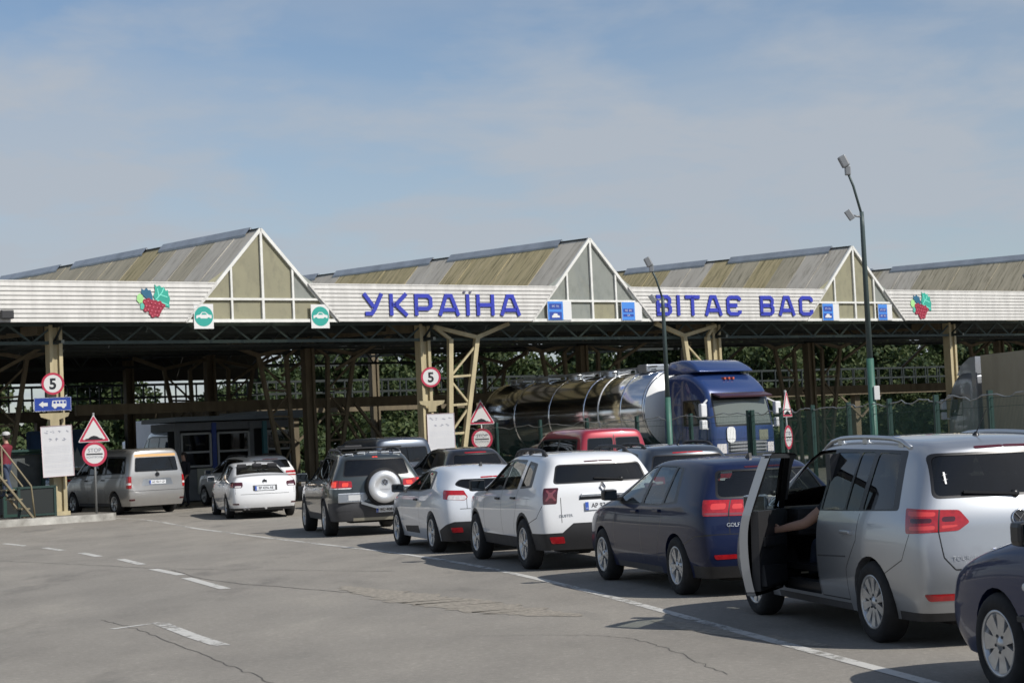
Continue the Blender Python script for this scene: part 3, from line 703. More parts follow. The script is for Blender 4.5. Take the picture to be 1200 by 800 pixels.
class Car:
    """body grown from a cage of stations, then panels, panes and lamps cut out of its surface.
    x right, y forward (0 at the rear axle), z up"""
    def __init__(s, sp):
        s.sp = sp; W = sp['W']; st = sp['st']; nI = len(st)
        fr = sp.get('f', [0, .26, .55, .83, 1]); xl = sp.get('xl', [.92, .98, 1, .992, .958]); z0 = sp['z0']
        rear = sp.get('rear', [.10, 0, .01, .05]); front = sp.get('front', [-.10, 0, 0, -.04])
        rb, fb = sp.get('rb', .09), sp.get('fb', .16)
        bm = bmesh.new(); cl = bm.edges.layers.float.new('crease_edge')
        LV = []
        for i, (yl, yb, zb, yt, zt, wt, wl) in enumerate(st):
            row = []
            for j in range(4):
                off = rear[j] if i == 0 else rear[j] * .6 if i == 1 else front[j] if i == nI - 1 else front[j] * .6 if i == nI - 2 else 0
                row.append((W * wl * xl[j], yl + off, z0 + (zb - z0) * fr[j]))
            row.append((W * wl * xl[4], yb, zb)); row.append((wt, yt, zt)); LV.append(row)
        cr = sp.get('crown', .035)
        Lv = [[bm.verts.new((-x, y, z)) for x, y, z in r] for r in LV]; Rv = [[bm.verts.new((x, y, z)) for x, y, z in r] for r in LV]
        def across(a, b, bul, crown):
            o = [a]
            for f in (-.52, 0, .52):
                m = a.co.lerp(b.co, (f + 1) / 2); q = 1 - f * f; o.append(bm.verts.new((m.x, m.y + bul * q, m.z + crown * q)))
            return o + [b]
        bul = sp.get('bul', {}); T = []
        for i in range(nI):
            b_ = bul.get(i, -rb * .8 if i == 0 else -rb * .5 if i == 1 else fb if i == nI - 1 else fb * .6 if i == nI - 2 else 0)
            T.append(across(Lv[i][5], Rv[i][5], b_, cr))
        rc = [across(Lv[0][j], Rv[0][j], -rb, 0) for j in range(5)] + [T[0]]; fc = [across(Lv[-1][j], Rv[-1][j], fb, 0) for j in range(5)] + [T[-1]]
        F = bm.faces.new
        for i in range(nI - 1):
            for j in range(5):
                F([Lv[i][j], Lv[i][j + 1], Lv[i + 1][j + 1], Lv[i + 1][j]]); F([Rv[i][j], Rv[i + 1][j], Rv[i + 1][j + 1], Rv[i][j + 1]])
            for k in range(4): F([T[i][k], T[i][k + 1], T[i + 1][k + 1], T[i + 1][k]])
        for j in range(5):
            for k in range(4):
                F([rc[j][k], rc[j][k + 1], rc[j + 1][k + 1], rc[j + 1][k]]); F([fc[j][k + 1], fc[j][k], fc[j + 1][k], fc[j + 1][k + 1]])
        def crease(a, b, v):
            e = bm.edges.get((a, b))
            if e: e[cl] = v
        c5, c4, c0 = sp.get('c5', .35), sp.get('c4', .25), sp.get('crear', .30)
        for V in (Lv, Rv):
            for i in range(nI - 1):
                crease(V[i][5], V[i + 1][5], c5); crease(V[i][4], V[i + 1][4], c4)
            for j in range(5): crease(V[0][j], V[0][j + 1], c0 if j > 1 else .1)
        for k in range(4): crease(T[0][k], T[0][k + 1], sp.get('cspoil', .5)); crease(rc[4][k], rc[4][k + 1], sp.get('crearbelt', .1))
        for i, v in sp.get('ctop', {}).items():
            for k in range(4): crease(T[i][k], T[i][k + 1], v)
        bmesh.ops.recalc_face_normals(bm, faces=bm.faces)
        me = bpy.data.meshes.new('cage'); bm.to_mesh(me); bm.free()
        ob = link('cage', me); md = ob.modifiers.new('s', 'SUBSURF'); md.levels = md.render_levels = sp.get('lod', 3); md.boundary_smooth = 'PRESERVE_CORNERS'
        dg = bpy.context.evaluated_depsgraph_get(); me2 = bpy.data.meshes.new_from_object(ob.evaluated_get(dg))
        bpy.data.objects.remove(ob); bpy.data.meshes.remove(me)
        s.bm = bmesh.new(); s.bm.from_mesh(me2); bpy.data.meshes.remove(me2)
        for l_ in list(s.bm.edges.layers.float): s.bm.edges.layers.float.remove(l_)
        s.bm.normal_update()
        s.nl = s.bm.verts.layers.float_vector.new('nn')
        for v in s.bm.verts: v[s.nl] = v.normal.copy()
        s.pl = s.bm.faces.layers.int.new('part')
        s.bvh = BVHTree.FromBMesh(s.bm)
        s.parts = {0: ('body', 0)}; s.mats = [sp['paint']]; s.np = 1; s.boxes = {}
        s.parent_of = {}
    def warp(s, p):
        k = s.sp.get('k', 1)
        return Vector((p[0], p[1], 1 + (p[2] - 1) * k)) if p[2] > 1 else Vector(p)
    def mi(s, m):
        if m not in s.mats: s.mats.append(m)
        return s.mats.index(m)
    def proj(s, kind, side=-1):
        V = Vector
        if kind == 'side': return V((0, 1, 0)), V((0, 0, 1)), (lambda n, c: n.x * side > .25 and c.x * side > .1)
        if kind == 'rear': return V((1, 0, 0)), V((0, 0, 1)), (lambda n, c: n.y < -.22 and c.y < s.sp.get('rear_lim', 1.0))
        if kind == 'front': return V((1, 0, 0)), V((0, 0, 1)), (lambda n, c: n.y > .22 and c.y > 1.0)
        if kind == 'top': return V((1, 0, 0)), V((0, 1, 0)), (lambda n, c: n.z > .25)
        if kind == 'corner':   # 0 at the rear corner line, minus along the side, plus across the rear
            return V((-side, -1, 0)), V((0, 0, 1)), (lambda n, c: (n.x * side > .0 or n.y < -.1) and c.x * side > .02 and c.y < .3 and n.z < .8)
        if kind == 'fcorner':
            return V((-side, 1, 0)), V((0, 0, 1)), (lambda n, c: (n.x * side > .0 or n.y > .1) and c.x * side > .05 and c.y > 1.5 and n.z < .93)
    def cut(s, kind, P, side=-1, off=0):
        """slice the surface along outline P, return the faces inside it"""
        A, B, ok = s.proj(kind, side)
        P = [(p[0] + off, p[1]) for p in P]
        x0, x1 = min(p[0] for p in P) - .01, max(p[0] for p in P) + .01; y0, y1 = min(p[1] for p in P) - .01, max(p[1] for p in P) + .01
        def near(f, e=None):
            qs = [(v.co.dot(A), v.co.dot(B)) for v in f.verts]
            return max(q[0] for q in qs) > x0 and min(q[0] for q in qs) < x1 and max(q[1] for q in qs) > y0 and min(q[1] for q in qs) < y1
        fs = []
        for f in s.bm.faces:
            c = f.verts[0].co; a = c.dot(A)
            if a < x0 - .28 or a > x1 + .28: continue
            a = c.dot(B)
            if a < y0 - .28 or a > y1 + .28: continue
            if ok(f.normal, f.calc_center_median()) and near(f): fs.append(f)
        n = len(P)
        for i in range(n):
            a, b = P[i], P[(i + 1) % n]; dx_, dy_ = b[0] - a[0], b[1] - a[1]
            ln = math.hypot(dx_, dy_)
            if ln < 1e-5: continue
            no = (A * -dy_ + B * dx_).normalized()
            # a point on the plane: solve co.A = a0, co.B = a1
            co = Vector((0, 0, 0)); AA, AB, BB = A.dot(A), A.dot(B), B.dot(B); det = AA * BB - AB * AB
            co = A * ((a[0] * BB - a[1] * AB) / det) + B * ((a[1] * AA - a[0] * AB) / det)
            # only faces the edge itself comes near
            mx_, my_ = min(a[0], b[0]) - .05, min(a[1], b[1]) - .05; Mx, My = max(a[0], b[0]) + .05, max(a[1], b[1]) + .05
            sub = []
            for f in fs:
                if not f.is_valid: continue
                v0 = f.verts[0].co
                if abs((v0 - co).dot(no)) > .28: continue
                qs = [(v.co.dot(A), v.co.dot(B)) for v in f.verts]
                if max(q[0] for q in qs) < mx_ or min(q[0] for q in qs) > Mx or max(q[1] for q in qs) < my_ or min(q[1] for q in qs) > My: continue
                sd = [(v.co - co).dot(no) for v in f.verts]
                if min(sd) > -1e-6 or max(sd) < 1e-6: continue
                sub.append(f)
            if not sub: continue
            es = {e for f in sub for e in f.edges}; dd = {}
            for e in es:
                for v in e.verts:
                    if v not in dd: dd[v] = (v.co - co).dot(no)
            onp = {v for v, q in dd.items() if abs(q) <= 1e-5}
            for e in es:
                v0_, v1_ = e.verts; q0, q1 = dd[v0_], dd[v1_]
                if abs(q0) > 1e-5 and abs(q1) > 1e-5 and (q0 > 0) != (q1 > 0):
                    ne, nv = bmesh.utils.edge_split(e, v0_, q0 / (q0 - q1)); onp.add(nv)
            new = []
            for f in sub:
                k_ = [v for v in f.verts if v in onp]
                if len(k_) < 2: continue
                if len(k_) > 2:
                    ax = no.cross(f.normal); k_.sort(key=lambda v: v.co.dot(ax)); k_ = [k_[0], k_[-1]]
                try: r_ = bmesh.utils.face_split(f, k_[0], k_[1])
                except ValueError: continue
                if r_ and r_[0]: new.append(r_[0]); r_[0].normal_update(); f.normal_update()
            fs = fs + new
        res = []
        for f in fs:
            if not f.is_valid: continue
            c = f.calc_center_median()
            if inside(P, c.dot(A), c.dot(B)): res.append(f)
        return res
    def new_part(s, name, mat, parent=None):
        i = s.np; s.np += 1; s.parts[i] = (name, s.mi(mat)); s.parent_of[i] = parent; return i
    def put(s, fs, pid=None, mat=None, push=0):
        for f in fs:
            if pid is not None: f[s.pl] = pid; f.material_index = s.parts[pid][1]
            if mat is not None: f.material_index = s.mi(mat)
    def region(s, kind, P, mat, sides=(-1, 1), off=0):
        for sd in sides: s.put(s.cut(kind, P if kind != 'rear' or sd < 0 else P, sd, off), None, mat)
    def mirror(s, P): return [(-p[0], p[1]) for p in P]
    def windows(s, outer, panes, mat, name='window', sides=(-1, 1), r=.03):
        for sd in sides:
            if outer: s.put([f for f in s.cut('side', round_poly(outer, r + .01, 3), sd) if f[s.pl] == 0], None, TRIM)
            for p in panes:
                pid = s.new_part(name, p[1] if isinstance(p, tuple) and not isinstance(p[0], (int, float)) else mat)
                q = p[0] if isinstance(p, tuple) else p
                s.put(s.cut('side', round_poly(q, r, 3), sd), pid)
    def screen(s, kind, P, mat, name, border=.03, r=.07):
        s.put(s.cut(kind, round_poly(P, r, 4)), None, TRIM)
        pid = s.new_part(name, mat); s.put(s.cut(kind, round_poly(poly_inset(P, border), r, 4)), pid)
    def lamp(s, kind, layers, name, off=0, sides=(-1, 1)):
        """layers = [(outline, material), ...] the first one makes the lamp"""
        for sd in sides:
            pid = s.new_part(name, layers[0][1])
            for k, (P, m) in enumerate(layers):
                q = round_poly(P, .02, 2)
                if kind in ('rear', 'front') and sd > 0: q = s.mirror(q)
                fs = s.cut(kind, q, sd, off)
                if k: fs = [f for f in fs if f[s.pl] == pid]; s.put(fs, None, m)
                else: s.put(fs, pid)
    def seam(s, kind, pts, w=.010, mat=None, sides=(-1, 1)):
        for sd in sides:
            for a, b in zip(pts, pts[1:]):
                a, b = Vector(a), Vector(b); d = (b - a).normalized(); n_ = Vector((-d.y, d.x)) * w / 2
                P = [tuple(a + n_), tuple(a - n_), tuple(b - n_), tuple(b + n_)]
                if kind in ('rear',) and sd > 0: P = s.mirror(P)
                s.put([f for f in s.cut(kind, P, sd) if f[s.pl] == 0], None, mat or TRIM)
    def arches(s, ra, zc, mat=None, cl=None, depth=.09):
        """open the wheel arches; cl = width of a dark plastic lip"""
        for sd in (-1, 1):
            for yc in (0, s.sp['wb']):
                if cl:
                    P = [(yc + (ra + cl) * math.cos(t), zc + (ra + cl) * math.sin(t)) for t in [math.pi * (k / 14 * 1.3 - .15) for k in range(15)]]
                    s.put([f for f in s.cut('side', P, sd) if f[s.pl] == 0], None, mat)
                P = [(yc + ra * math.cos(t), zc + ra * math.sin(t)) for t in [2 * math.pi * k / 26 for k in range(26)]]
                fs = s.cut('side', P, sd)
                es = {e for f in fs for e in f.edges if any(g not in fs for g in e.link_faces)}
                bmesh.ops.delete(s.bm, geom=fs, context='FACES')
                es = [e for e in es if e.is_valid and len(e.link_faces) == 1]
                m0 = {e: e.link_faces[0].material_index for e in es}
                r = bmesh.ops.extrude_edge_only(s.bm, edges=es)
                for g in r['geom']:
                    if isinstance(g, bmesh.types.BMVert): g.co.x -= sd * depth; g[s.nl] = (0, 0, 0)
                    if isinstance(g, bmesh.types.BMFace): g.material_index = s.mi(mat or s.sp['paint']); g[s.pl] = 0; g.tag = True
    def hit(s, kind, a, b, side=-1):
        k = s.sp.get('k', 1)
        if kind != 'top' and b > 1: b = 1 + (b - 1) / k
        r = s._hit(kind, a, b, side)
        return (s.warp(r[0]), r[1]) if r[0] is not None else r
    def _hit(s, kind, a, b, side):
        if kind == 'side': r = s.bvh.ray_cast(Vector((side * 3, a, b)), Vector((-side, 0, 0)))
        elif kind == 'rear': r = s.bvh.ray_cast(Vector((a, -6, b)), Vector((0, 1, 0)))
        elif kind == 'front': r = s.bvh.ray_cast(Vector((a, 9, b)), Vector((0, -1, 0)))
        else: r = s.bvh.ray_cast(Vector((a, b, 5)), Vector((0, 0, -1)))
        return r[0], r[1]
    def finish(s, root):
        """one mesh per part"""
        s.root = root; bm = s.bm; out_ = {}
        bm.normal_update()
        for pid, (name, m) in s.parts.items():
            fs = [f for f in bm.faces if f[s.pl] == pid]
            if not fs: continue
            b2 = bmesh.new(); vm = {}; nn = {}
            push = -.006 if 'window' in name or 'screen' in name else (.004 if 'light' in name or name == 'reflector' else 0)
            mats, lut = [], {}; faces = []
            for f in fs:
                vs = []
                for v in f.verts:
                    if v not in vm:
                        n_ = Vector(v[s.nl]); n_ = n_.normalized() if n_.length > .1 else f.normal
                        vm[v] = b2.verts.new(s.warp(v.co + n_ * push)); nn[v] = Vector(v[s.nl])
                    vs.append(vm[v])
                try: g = b2.faces.new(vs)
                except ValueError: continue
                if f.material_index not in lut: lut[f.material_index] = len(mats); mats.append(s.mats[f.material_index])
                g.material_index = lut[f.material_index]; g.smooth = True; faces.append((f, list(f.verts)))
            me = bpy.data.meshes.new(name); b2.to_mesh(me); b2.free()
            for q in mats: me.materials.append(q)
            ln = []
            for f, vs in faces:
                for v in vs:
                    n_ = nn[v]
                    ln.append(tuple(n_.normalized()) if n_.length > .1 and n_.dot(f.normal) > .2 else tuple(f.normal))
            me.normals_split_custom_set(ln)
            par = s.parent_of.get(pid); o = link(name, me, root if par is None else out_.get(par, root)); out_[pid] = o
        s.bm.free(); s.out = out_
        return out_

def wheel_meshes(key, r, w, rr, n, style='spoke', rim_mat=None):
    """tyre and rim, axle along x, outer face to -x"""
    rim_mat = rim_mat or RIM
    MX = Matrix.Rotation(R(-90), 4, 'Y')   # z -> -x
    t = MB(); h = w / 2
    t.lathe([(rr - .01, h - .03), (rr + .005, h - .008), (rr + .03, h), (r - .05, h + .004), (r - .018, h - .012), (r, h - .04), (r, -h + .04), (r - .018, -h + .012), (r - .05, -h), (rr - .01, -h + .02)], 40, MX)
    tm = t.mesh('tyre', TYRE, fix=True)
    k = MB()
    k.lathe([(rr - .012, h - .10), (rr - .006, h - .03), (rr + .004, h - .012), (rr + .004, h - .006), (rr - .016, h - .010), (rr - .026, h - .05), (rr - .03, h - .10)], 40, MX)
    k.mi = 1; k.lathe([(0, h - .085), (rr - .02, h - .085)], 24, MX); k.mi = 0
    k.lathe([(0, h - .012), (.028, h - .013), (.034, h - .020), (.075, h - .026), (.08, h - .06)], 20, MX)
    for i in range(n):
        a = 2 * math.pi * i / n
        def P(rad, ang, z): return MX @ Vector((rad * math.cos(a + ang), rad * math.sin(a + ang), z))
        pr = [(.06, .026, h - .024), (rr * .55, .030, h - .026), (rr - .012, .040, h - .016)] if style == 'spoke' else [(.05, .034, h - .022), (rr * .6, .044, h - .02), (rr - .012, .058, h - .014)]
        def blade(o_, wd_):
            ra = []
            for rad, hw, z in pr:
                hw *= wd_; ra.append([k.v(P(rad, (o_ * (rad / rr) - hw) / rad, z)), k.v(P(rad, (o_ * (rad / rr) + hw) / rad, z)), k.v(P(rad, (o_ * (rad / rr) + hw * 1.15) / rad, z - .04)), k.v(P(rad, (o_ * (rad / rr) - hw * 1.15) / rad, z - .04))])
            for q0, q1 in zip(ra, ra[1:]):
                for e in range(4): k._f([q0[e], q0[(e + 1) % 4], q1[(e + 1) % 4], q1[e]])
        if style == 'twin': blade(.035, .42); blade(-.035, .42)
        else: blade(0, .62 if style == 'thin' else 1)
    k.mi = 1
    for i in range(5): 
        a = 2 * math.pi * (i + .5) / 5; k.box(MX @ Vector((.055 * math.cos(a), .055 * math.sin(a), h - .022)), (.012, .014, .014))
    km = k.mesh('rim', [rim_mat, RIMD])
    return tm, km

def add_wheels(root, sp, r, w, rr, n, style, track, steer=0, rim_mat=None):
    tm, km = wheel_meshes('', r, w, rr, n, style, rim_mat)
    for yc in (0, sp['wb']):
        for sd in (-1, 1):
            wo = link('wheel', None, root, (sd * (track - w / 2), yc, r - .006), (0, 0, (R(180) if sd > 0 else 0) + (steer if yc else 0)))
            a = random.random() * 6
            for nm, me in (('tyre', tm), ('rim', km)):
                o = link(nm, me, wo); o.rotation_euler = (a, 0, 0)
def underbody(root, sp, y0, y1, ra, zc, W):
    mb = MB(); wb = sp['wb']; z0 = sp['z0'] + .015
    mb.box((0, (y0 + y1) / 2, z0 + .05), (1.24 * W, y1 - y0 - .3, .1)); mb.box((0, wb / 2, z0 + .03), (1.72 * W, wb - 2 * ra - .1, .12))
    mb.box((0, y0 + .45, z0 + .02), (1.1 * W, .5, .16)); mb.tube([(.25, y0 + .1, z0 - .01), (.25, y0 + .7, z0)], .03)
    for yc in (0, wb):   # wheel housings
        for sd in (-1, 1):
            n = 12; rg = [(yc + (ra + .02) * math.cos(math.pi * k / n), zc + (ra + .02) * math.sin(math.pi * k / n)) for k in range(n + 1)]
            xi, xo = sd * (W - .34), sd * (W - .07)
            for (ya, za), (yb, zb) in zip(rg, rg[1:]): mb.poly([(xi, ya, za), (xi, yb, zb), (xo, yb, zb), (xo, ya, za)])
            mb.poly([(xi, y, z) for y, z in rg])
        mb.bar((-W + .2, yc, .3), (W - .2, yc, .3), .08)
    return mb.build('underbody', UNDER, root, fix=False)
def interior(root, W, zf, yf, yr, zb, wheel_y=None, rows=2, head=1.0):
    """seats, dashboard and steering wheel inside the cabin"""
    mb = MB()
    ys = [yf, yr] if rows == 2 else [yf, yr, yr - .75]
    for yy in ys:
        for x in ((-.36, .36) if yy == yf else (-.40, 0, .40)):
            mb.box((x, yy + .22, zf + .16), (.48, .52, .16), bev=.04)
            mb.box((0, 0, 0), (.46, .13, .60), mat=Matrix.Translation((x, yy - .12, zf + .46)) @ Matrix.Rotation(R(16), 4, 'X'), bev=.04)
            mb.box((0, 0, 0), (.25, .09, .16), mat=Matrix.Translation((x, yy - .23, zf + .86 * head)) @ Matrix.Rotation(R(12), 4, 'X'), bev=.03)
    mb.build('seat', SEAT, root)
    d = MB(); d.box((0, yf + .95, zb - .12), (1.7 * W, .5, .26), bev=.06); d.box((0, (yf + yr) / 2 + .1, zf - .04), (1.7 * W, yf - yr + 2.2, .05))
    d.mi = 1
    c = Vector((-.36, yf + .55, zb - .02)); pts = [c + Vector((.18 * math.cos(t), -.06 * math.sin(t), .17 * math.sin(t))) for t in [2 * math.pi * k / 20 for k in range(20)]]
    d.tube(pts, .016, 6, True); d.bar(c, c + Vector((0, .3, -.1)), .05); d.bar(c + Vector((-.17, 0, 0)), c + Vector((.17, 0, 0)), .03)
    d.box((0, yf + 1.0, zb + .34 * head), (.24, .03, .07))
    d.build('dashboard', [DASH, TRIM], root)
def mirror_part(car, y, z, mat, size=(.10, .10, .15), sides=(-1, 1), stalk=.07):
    for sd in sides:
        p, n_ = car.hit('side', y, z, sd)
        if p is None: continue
        mb = MB(); c = p + Vector((sd * (stalk + size[0] * .9), -.02, size[2] * .42))
        mb.box(c, (size[0] * 2, size[1] * 1.3, size[2]), bev=.035); mb.bar(p - Vector((sd * .03, 0, 0)), c - Vector((0, 0, size[2] * .36)), .07, .04)
        mb.mi = 1; mb.box(c + Vector((0, -size[1] * .65 - .003, 0)), (size[0] * 1.75, .006, size[2] * .8))
        for f in mb.bm.faces: f.smooth = False
        mb.build('mirror', [mat, M('mirror_glass', (.10, .11, .12), .05, metal=1)], car.root)
def handle_part(car, spots, mat, w=.20):
    for sd in (-1, 1):
        for y, z in spots:
            p, n_ = car.hit('side', y, z, sd)
            if p is None: continue
            mb = MB(); mb.box(p + Vector((sd * .022, 0, 0)), (.022, w, .032), bev=.01); mb.box(p + Vector((sd * .006, w * .42, 0)), (.03, .03, .03)); mb.box(p + Vector((sd * .006, -w * .42, 0)), (.03, .03, .03))
            mb.build('door_handle', mat, car.root)
def rails(car, y0, y1, x, mat, rise=.05, r=.017, black_feet=False, n=10):
    for sd in (-1, 1):
        pts = []
        for k in range(n + 1):
            t = k / n; y = y0 + (y1 - y0) * t; p, _ = car.hit('top', sd * x, y)
            if p is None: continue
            e = min(1, min(t, 1 - t) * 7); pts.append(p + Vector((0, 0, -.008 + rise * e ** .6)))
        mb = MB(); mb.tube(pts, r, 8)
        for t in (.12, .5, .88):
            q = pts[int(t * (len(pts) - 1))]; mb.box(q - Vector((0, 0, rise * .55)), (.03, .09, rise), bev=.008)
        mb.build('roof_rail', mat, car.root)
def plate(car, x, z, txt, w=.52, h=.112, blue=True, tilt=None, proud=.012, size=.085, sxx=.92, spec=None):
    p, n_ = car.hit('rear', x, z)
    y = p.y - proud
    a = car.hit('rear', x, z - .04)[0]; b = car.hit('rear', x, z + .04)[0]
    rot = math.atan2(b.y - a.y, b.z - a.z) if tilt is None else tilt
    e = link('number_plate', None, car.root, (x, y, z), (-rot, 0, 0))
    mb = MB(); mb.box((0, 0, 0), (w, .008, h), bev=.003); pl_ = mb.build('plate_panel', PLATE, e)
    if blue:
        mb = MB(); mb.box((-w / 2 + .024, -.0055, 0), (.044, .004, h - .008)); mb.build('country_band', PLATEB, e)
        text_mesh('country_code', 'UA', .026, .0006, PLATE, parent=e, loc=(-w / 2 + .024, -.0085, -.03), rot=(R(90), 0, 0))
    if txt: text_mesh('plate_text', txt, size, .0008, INK, parent=e, loc=(.022 if blue else 0, -.0055, 0), rot=(R(90), 0, 0), sx=sxx, off=.0012)
    return e
def antenna(car, y, kind='fin', x=0):
    p, _ = car.hit('top', x, y); mb = MB()
    if kind == 'fin': mb.prism([(-.09, 0), (.06, 0), (-.05, .055), (-.075, .06)], .03, Matrix(((0, 0, 1, p.x - .015), (1, 0, 0, p.y), (0, 1, 0, p.z - .006), (0, 0, 0, 1))))
    else:
        mb.lathe([(.03, -.01), (.026, .01), (.01, .025), (0, .03)], 12, Matrix.Translation(p)); mb.tube([p + Vector((0, 0, .01)), p + Vector((0, -.20, .20))], [.005, .003], 6)
    mb.build('antenna', TRIM, car.root)
def wiper(car, x0, x1, z0, z1):
    a = car.hit('rear', x0, z0); b = car.hit('rear', x1, z1); m_ = Vector((0, -.02, 0))
    mb = MB(); mb.bar(a[0] + m_, b[0] + m_, .022, .02); mb.lathe([(.03, -.02), (.03, .02), (0, .025)], 12, Matrix.Translation(a[0]) @ Matrix.Rotation(R(90), 4, 'X')); mb.build('rear_wiper', TRIM, car.root)
def roundel(parent, p, r, mat, rotx=0, kind='ring', dark=None):
    """small metal badge facing -y"""
    mb = MB(); MX = Matrix.Translation(p) @ Matrix.Rotation(rotx, 4, 'X') @ Matrix(((1, 0, 0, 0), (0, 0, -1, 0), (0, 1, 0, 0), (0, 0, 0, 1)))
    if kind == 'ring':
        n = 24
        mb.tube([MX @ Vector((r * math.cos(6.2832 * k / n), r * math.sin(6.2832 * k / n), .004)) for k in range(n)], r * .1, 6, True)
        for q in ([(-.62, .70), (0, -.02), (.62, .70)], [(-.92, .25), (-.45, -.78), (0, .02), (.45, -.78), (.92, .25)]):
            pts = [MX @ Vector((a * r, b * r, .004)) for a, b in q]
            for a, b in zip(pts, pts[1:]): mb.bar(a, b, r * .17, .004)
        if dark:
            mb.mi = 1; mb.lathe([(0, 0), (r, 0)], 20, MX @ Matrix.Translation((0, 0, .001)))
    else:   # open diamond
        o = [(0, 1), (.60, 0), (0, -1), (-.60, 0)]; pts = [MX @ Vector((a * r, b * r, .006)) for a, b in o]
        for a, b in zip(pts, pts[1:] + pts[:1]): mb.bar(a, b, r * .30, .016)
    return mb.build('badge', [mat, dark or TRIM], parent)
P_SILVER = paint('silver_paint', (.41, .43, .455), .7, .32, .05)
P_NAVY = paint('navy_paint', (.008, .014, .046), .0, .35, .010, .5, .12)
P_WHITE = paint('white_paint', (.74, .75, .76), 0, .35, .05)
P_WHITE2 = paint('cool_white_paint', (.66, .69, .73), .1, .35, .06)
P_GRAPH = paint('graphite_paint', (.055, .066, .066), .55, .30, .06)
P_VAN = paint('pewter_paint', (.41, .405, .395), .6, .34, .10)
P_INDIGO = paint('dark_blue_paint', (.008, .019, .070), .0, .35, .012, .5, .12)
P_BLACK = paint('black_paint', (.012, .012, .014), .2, .28, .10)
P_RED = paint('red_paint', (.34, .018, .035), .2, .35, .08)
P_STEEL = paint('blue_grey_paint', (.075, .09, .115), .65, .32, .08)
P_SLATE = paint('slate_paint', (.05, .062, .08), .6, .30, .10)
P_GREY = paint('pale_silver_paint', (.34, .37, .40), .7, .3, .1)

RED2 = M('bright_red_lens', (.62, .05, .045), .15, coat=1)
PINKL = M('pale_red_lens', (.20, .05, .06), .2, coat=1)
G_DOOR = glass('door_glass', 1.0)
SP = {}
SP['hatch'] = dict(k=.84, W=.893, wb=2.578, z0=.20, st=[
    (-.76, -.69, .985, -.42, 1.39, .50, .875), (-.66, -.57, .985, -.30, 1.46, .535, .94), (-.36, -.25, .965, -.02, 1.49, .565, .985), (.40, .42, .945, .45, 1.51, .58, 1),
    (1.15, 1.15, .93, 1.05, 1.51, .585, 1), (1.75, 1.82, .925, 1.42, 1.47, .57, 1), (2.25, 2.38, .93, 2.30, 1.01, .69, .995), (2.70, 2.75, .885, 2.72, .96, .69, .985), (3.10, 3.12, .80, 3.08, .86, .64, .95), (3.40, 3.38, .66, 3.30, .72, .56, .86)],
    ctop={6: .4}, bul={5: .06, 6: .16, 7: .14})
SP['mpv'] = dict(k=.925, W=.897, wb=2.678, z0=.21, rear=[.10, 0, .01, .035], st=[
    (-.83, -.785, 1.03, -.60, 1.545, .55, .895), (-.71, -.67, 1.03, -.46, 1.615, .595, .95), (-.38, -.32, 1.015, -.15, 1.64, .615, .99), (.40, .42, 1.0, .45, 1.66, .625, 1),
    (1.15, 1.15, .985, 1.1, 1.66, .63, 1), (1.85, 1.97, .975, 1.66, 1.615, .61, 1), (2.45, 2.62, .97, 2.56, 1.05, .71, .995), (2.85, 2.92, .90, 2.88, .97, .69, .985), (3.2, 3.22, .80, 3.18, .87, .64, .95), (3.54, 3.5, .66, 3.42, .74, .55, .86)],
    ctop={6: .4}, bul={5: .06, 6: .16, 7: .14}, rb=.08)
SP['suv'] = dict(k=.82, W=.902, wb=2.673, z0=.27, rear=[.08, 0, .015, .03], st=[
    (-.81, -.775, 1.08, -.64, 1.50, .57, .91), (-.69, -.665, 1.08, -.52, 1.595, .61, .96), (-.38, -.36, 1.07, -.25, 1.63, .63, 1.0), (.40, .42, 1.05, .45, 1.65, .64, 1),
    (1.15, 1.15, 1.03, 1.05, 1.65, .64, .995), (1.75, 1.87, 1.015, 1.50, 1.605, .62, .995), (2.3, 2.44, 1.01, 2.38, 1.09, .73, .995), (2.75, 2.80, .99, 2.76, 1.05, .72, .99), (3.15, 3.18, .92, 3.15, .98, .68, .95), (3.42, 3.40, .78, 3.34, .85, .58, .86)],
    ctop={6: .4}, bul={5: .06, 6: .14, 7: .12}, rb=.07)
SP['coupe'] = dict(k=.82, W=.902, wb=2.64, z0=.19, rear=[.10, 0, .0, .04], st=[
    (-.79, -.72, 1.00, -.56, 1.20, .50, .855), (-.66, -.54, 1.005, -.36, 1.315, .545, .935), (-.36, -.22, .995, .02, 1.40, .57, .985), (.40, .42, .965, .50, 1.435, .59, 1),
    (1.15, 1.15, .94, 1.05, 1.435, .595, 1), (1.75, 1.83, .93, 1.42, 1.395, .575, .995), (2.3, 2.42, .93, 2.36, .99, .70, .99), (2.72, 2.78, .88, 2.74, .93, .68, .98), (3.12, 3.14, .79, 3.1, .85, .63, .94), (3.46, 3.42, .66, 3.34, .72, .54, .84)],
    ctop={6: .4}, bul={5: .06, 6: .16, 7: .14}, rb=.14)
SP['bigsuv'] = dict(k=.90, W=.964, wb=2.855, z0=.30, rear=[.10, 0, .01, .04], st=[
    (-.92, -.87, 1.12, -.68, 1.56, .58, .90), (-.80, -.74, 1.12, -.54, 1.655, .625, .955), (-.42, -.36, 1.11, -.2, 1.69, .65, .995), (.42, .44, 1.10, .45, 1.715, .66, 1),
    (1.2, 1.2, 1.08, 1.1, 1.715, .665, 1), (1.85, 1.95, 1.06, 1.6, 1.67, .64, 1), (2.45, 2.6, 1.05, 2.52, 1.12, .76, .995), (2.95, 3.0, 1.0, 2.96, 1.06, .74, .985), (3.4, 3.42, .9, 3.38, .96, .69, .95), (3.74, 3.7, .74, 3.62, .8, .58, .86)],
    ctop={6: .4}, bul={5: .06, 6: .16, 7: .14})
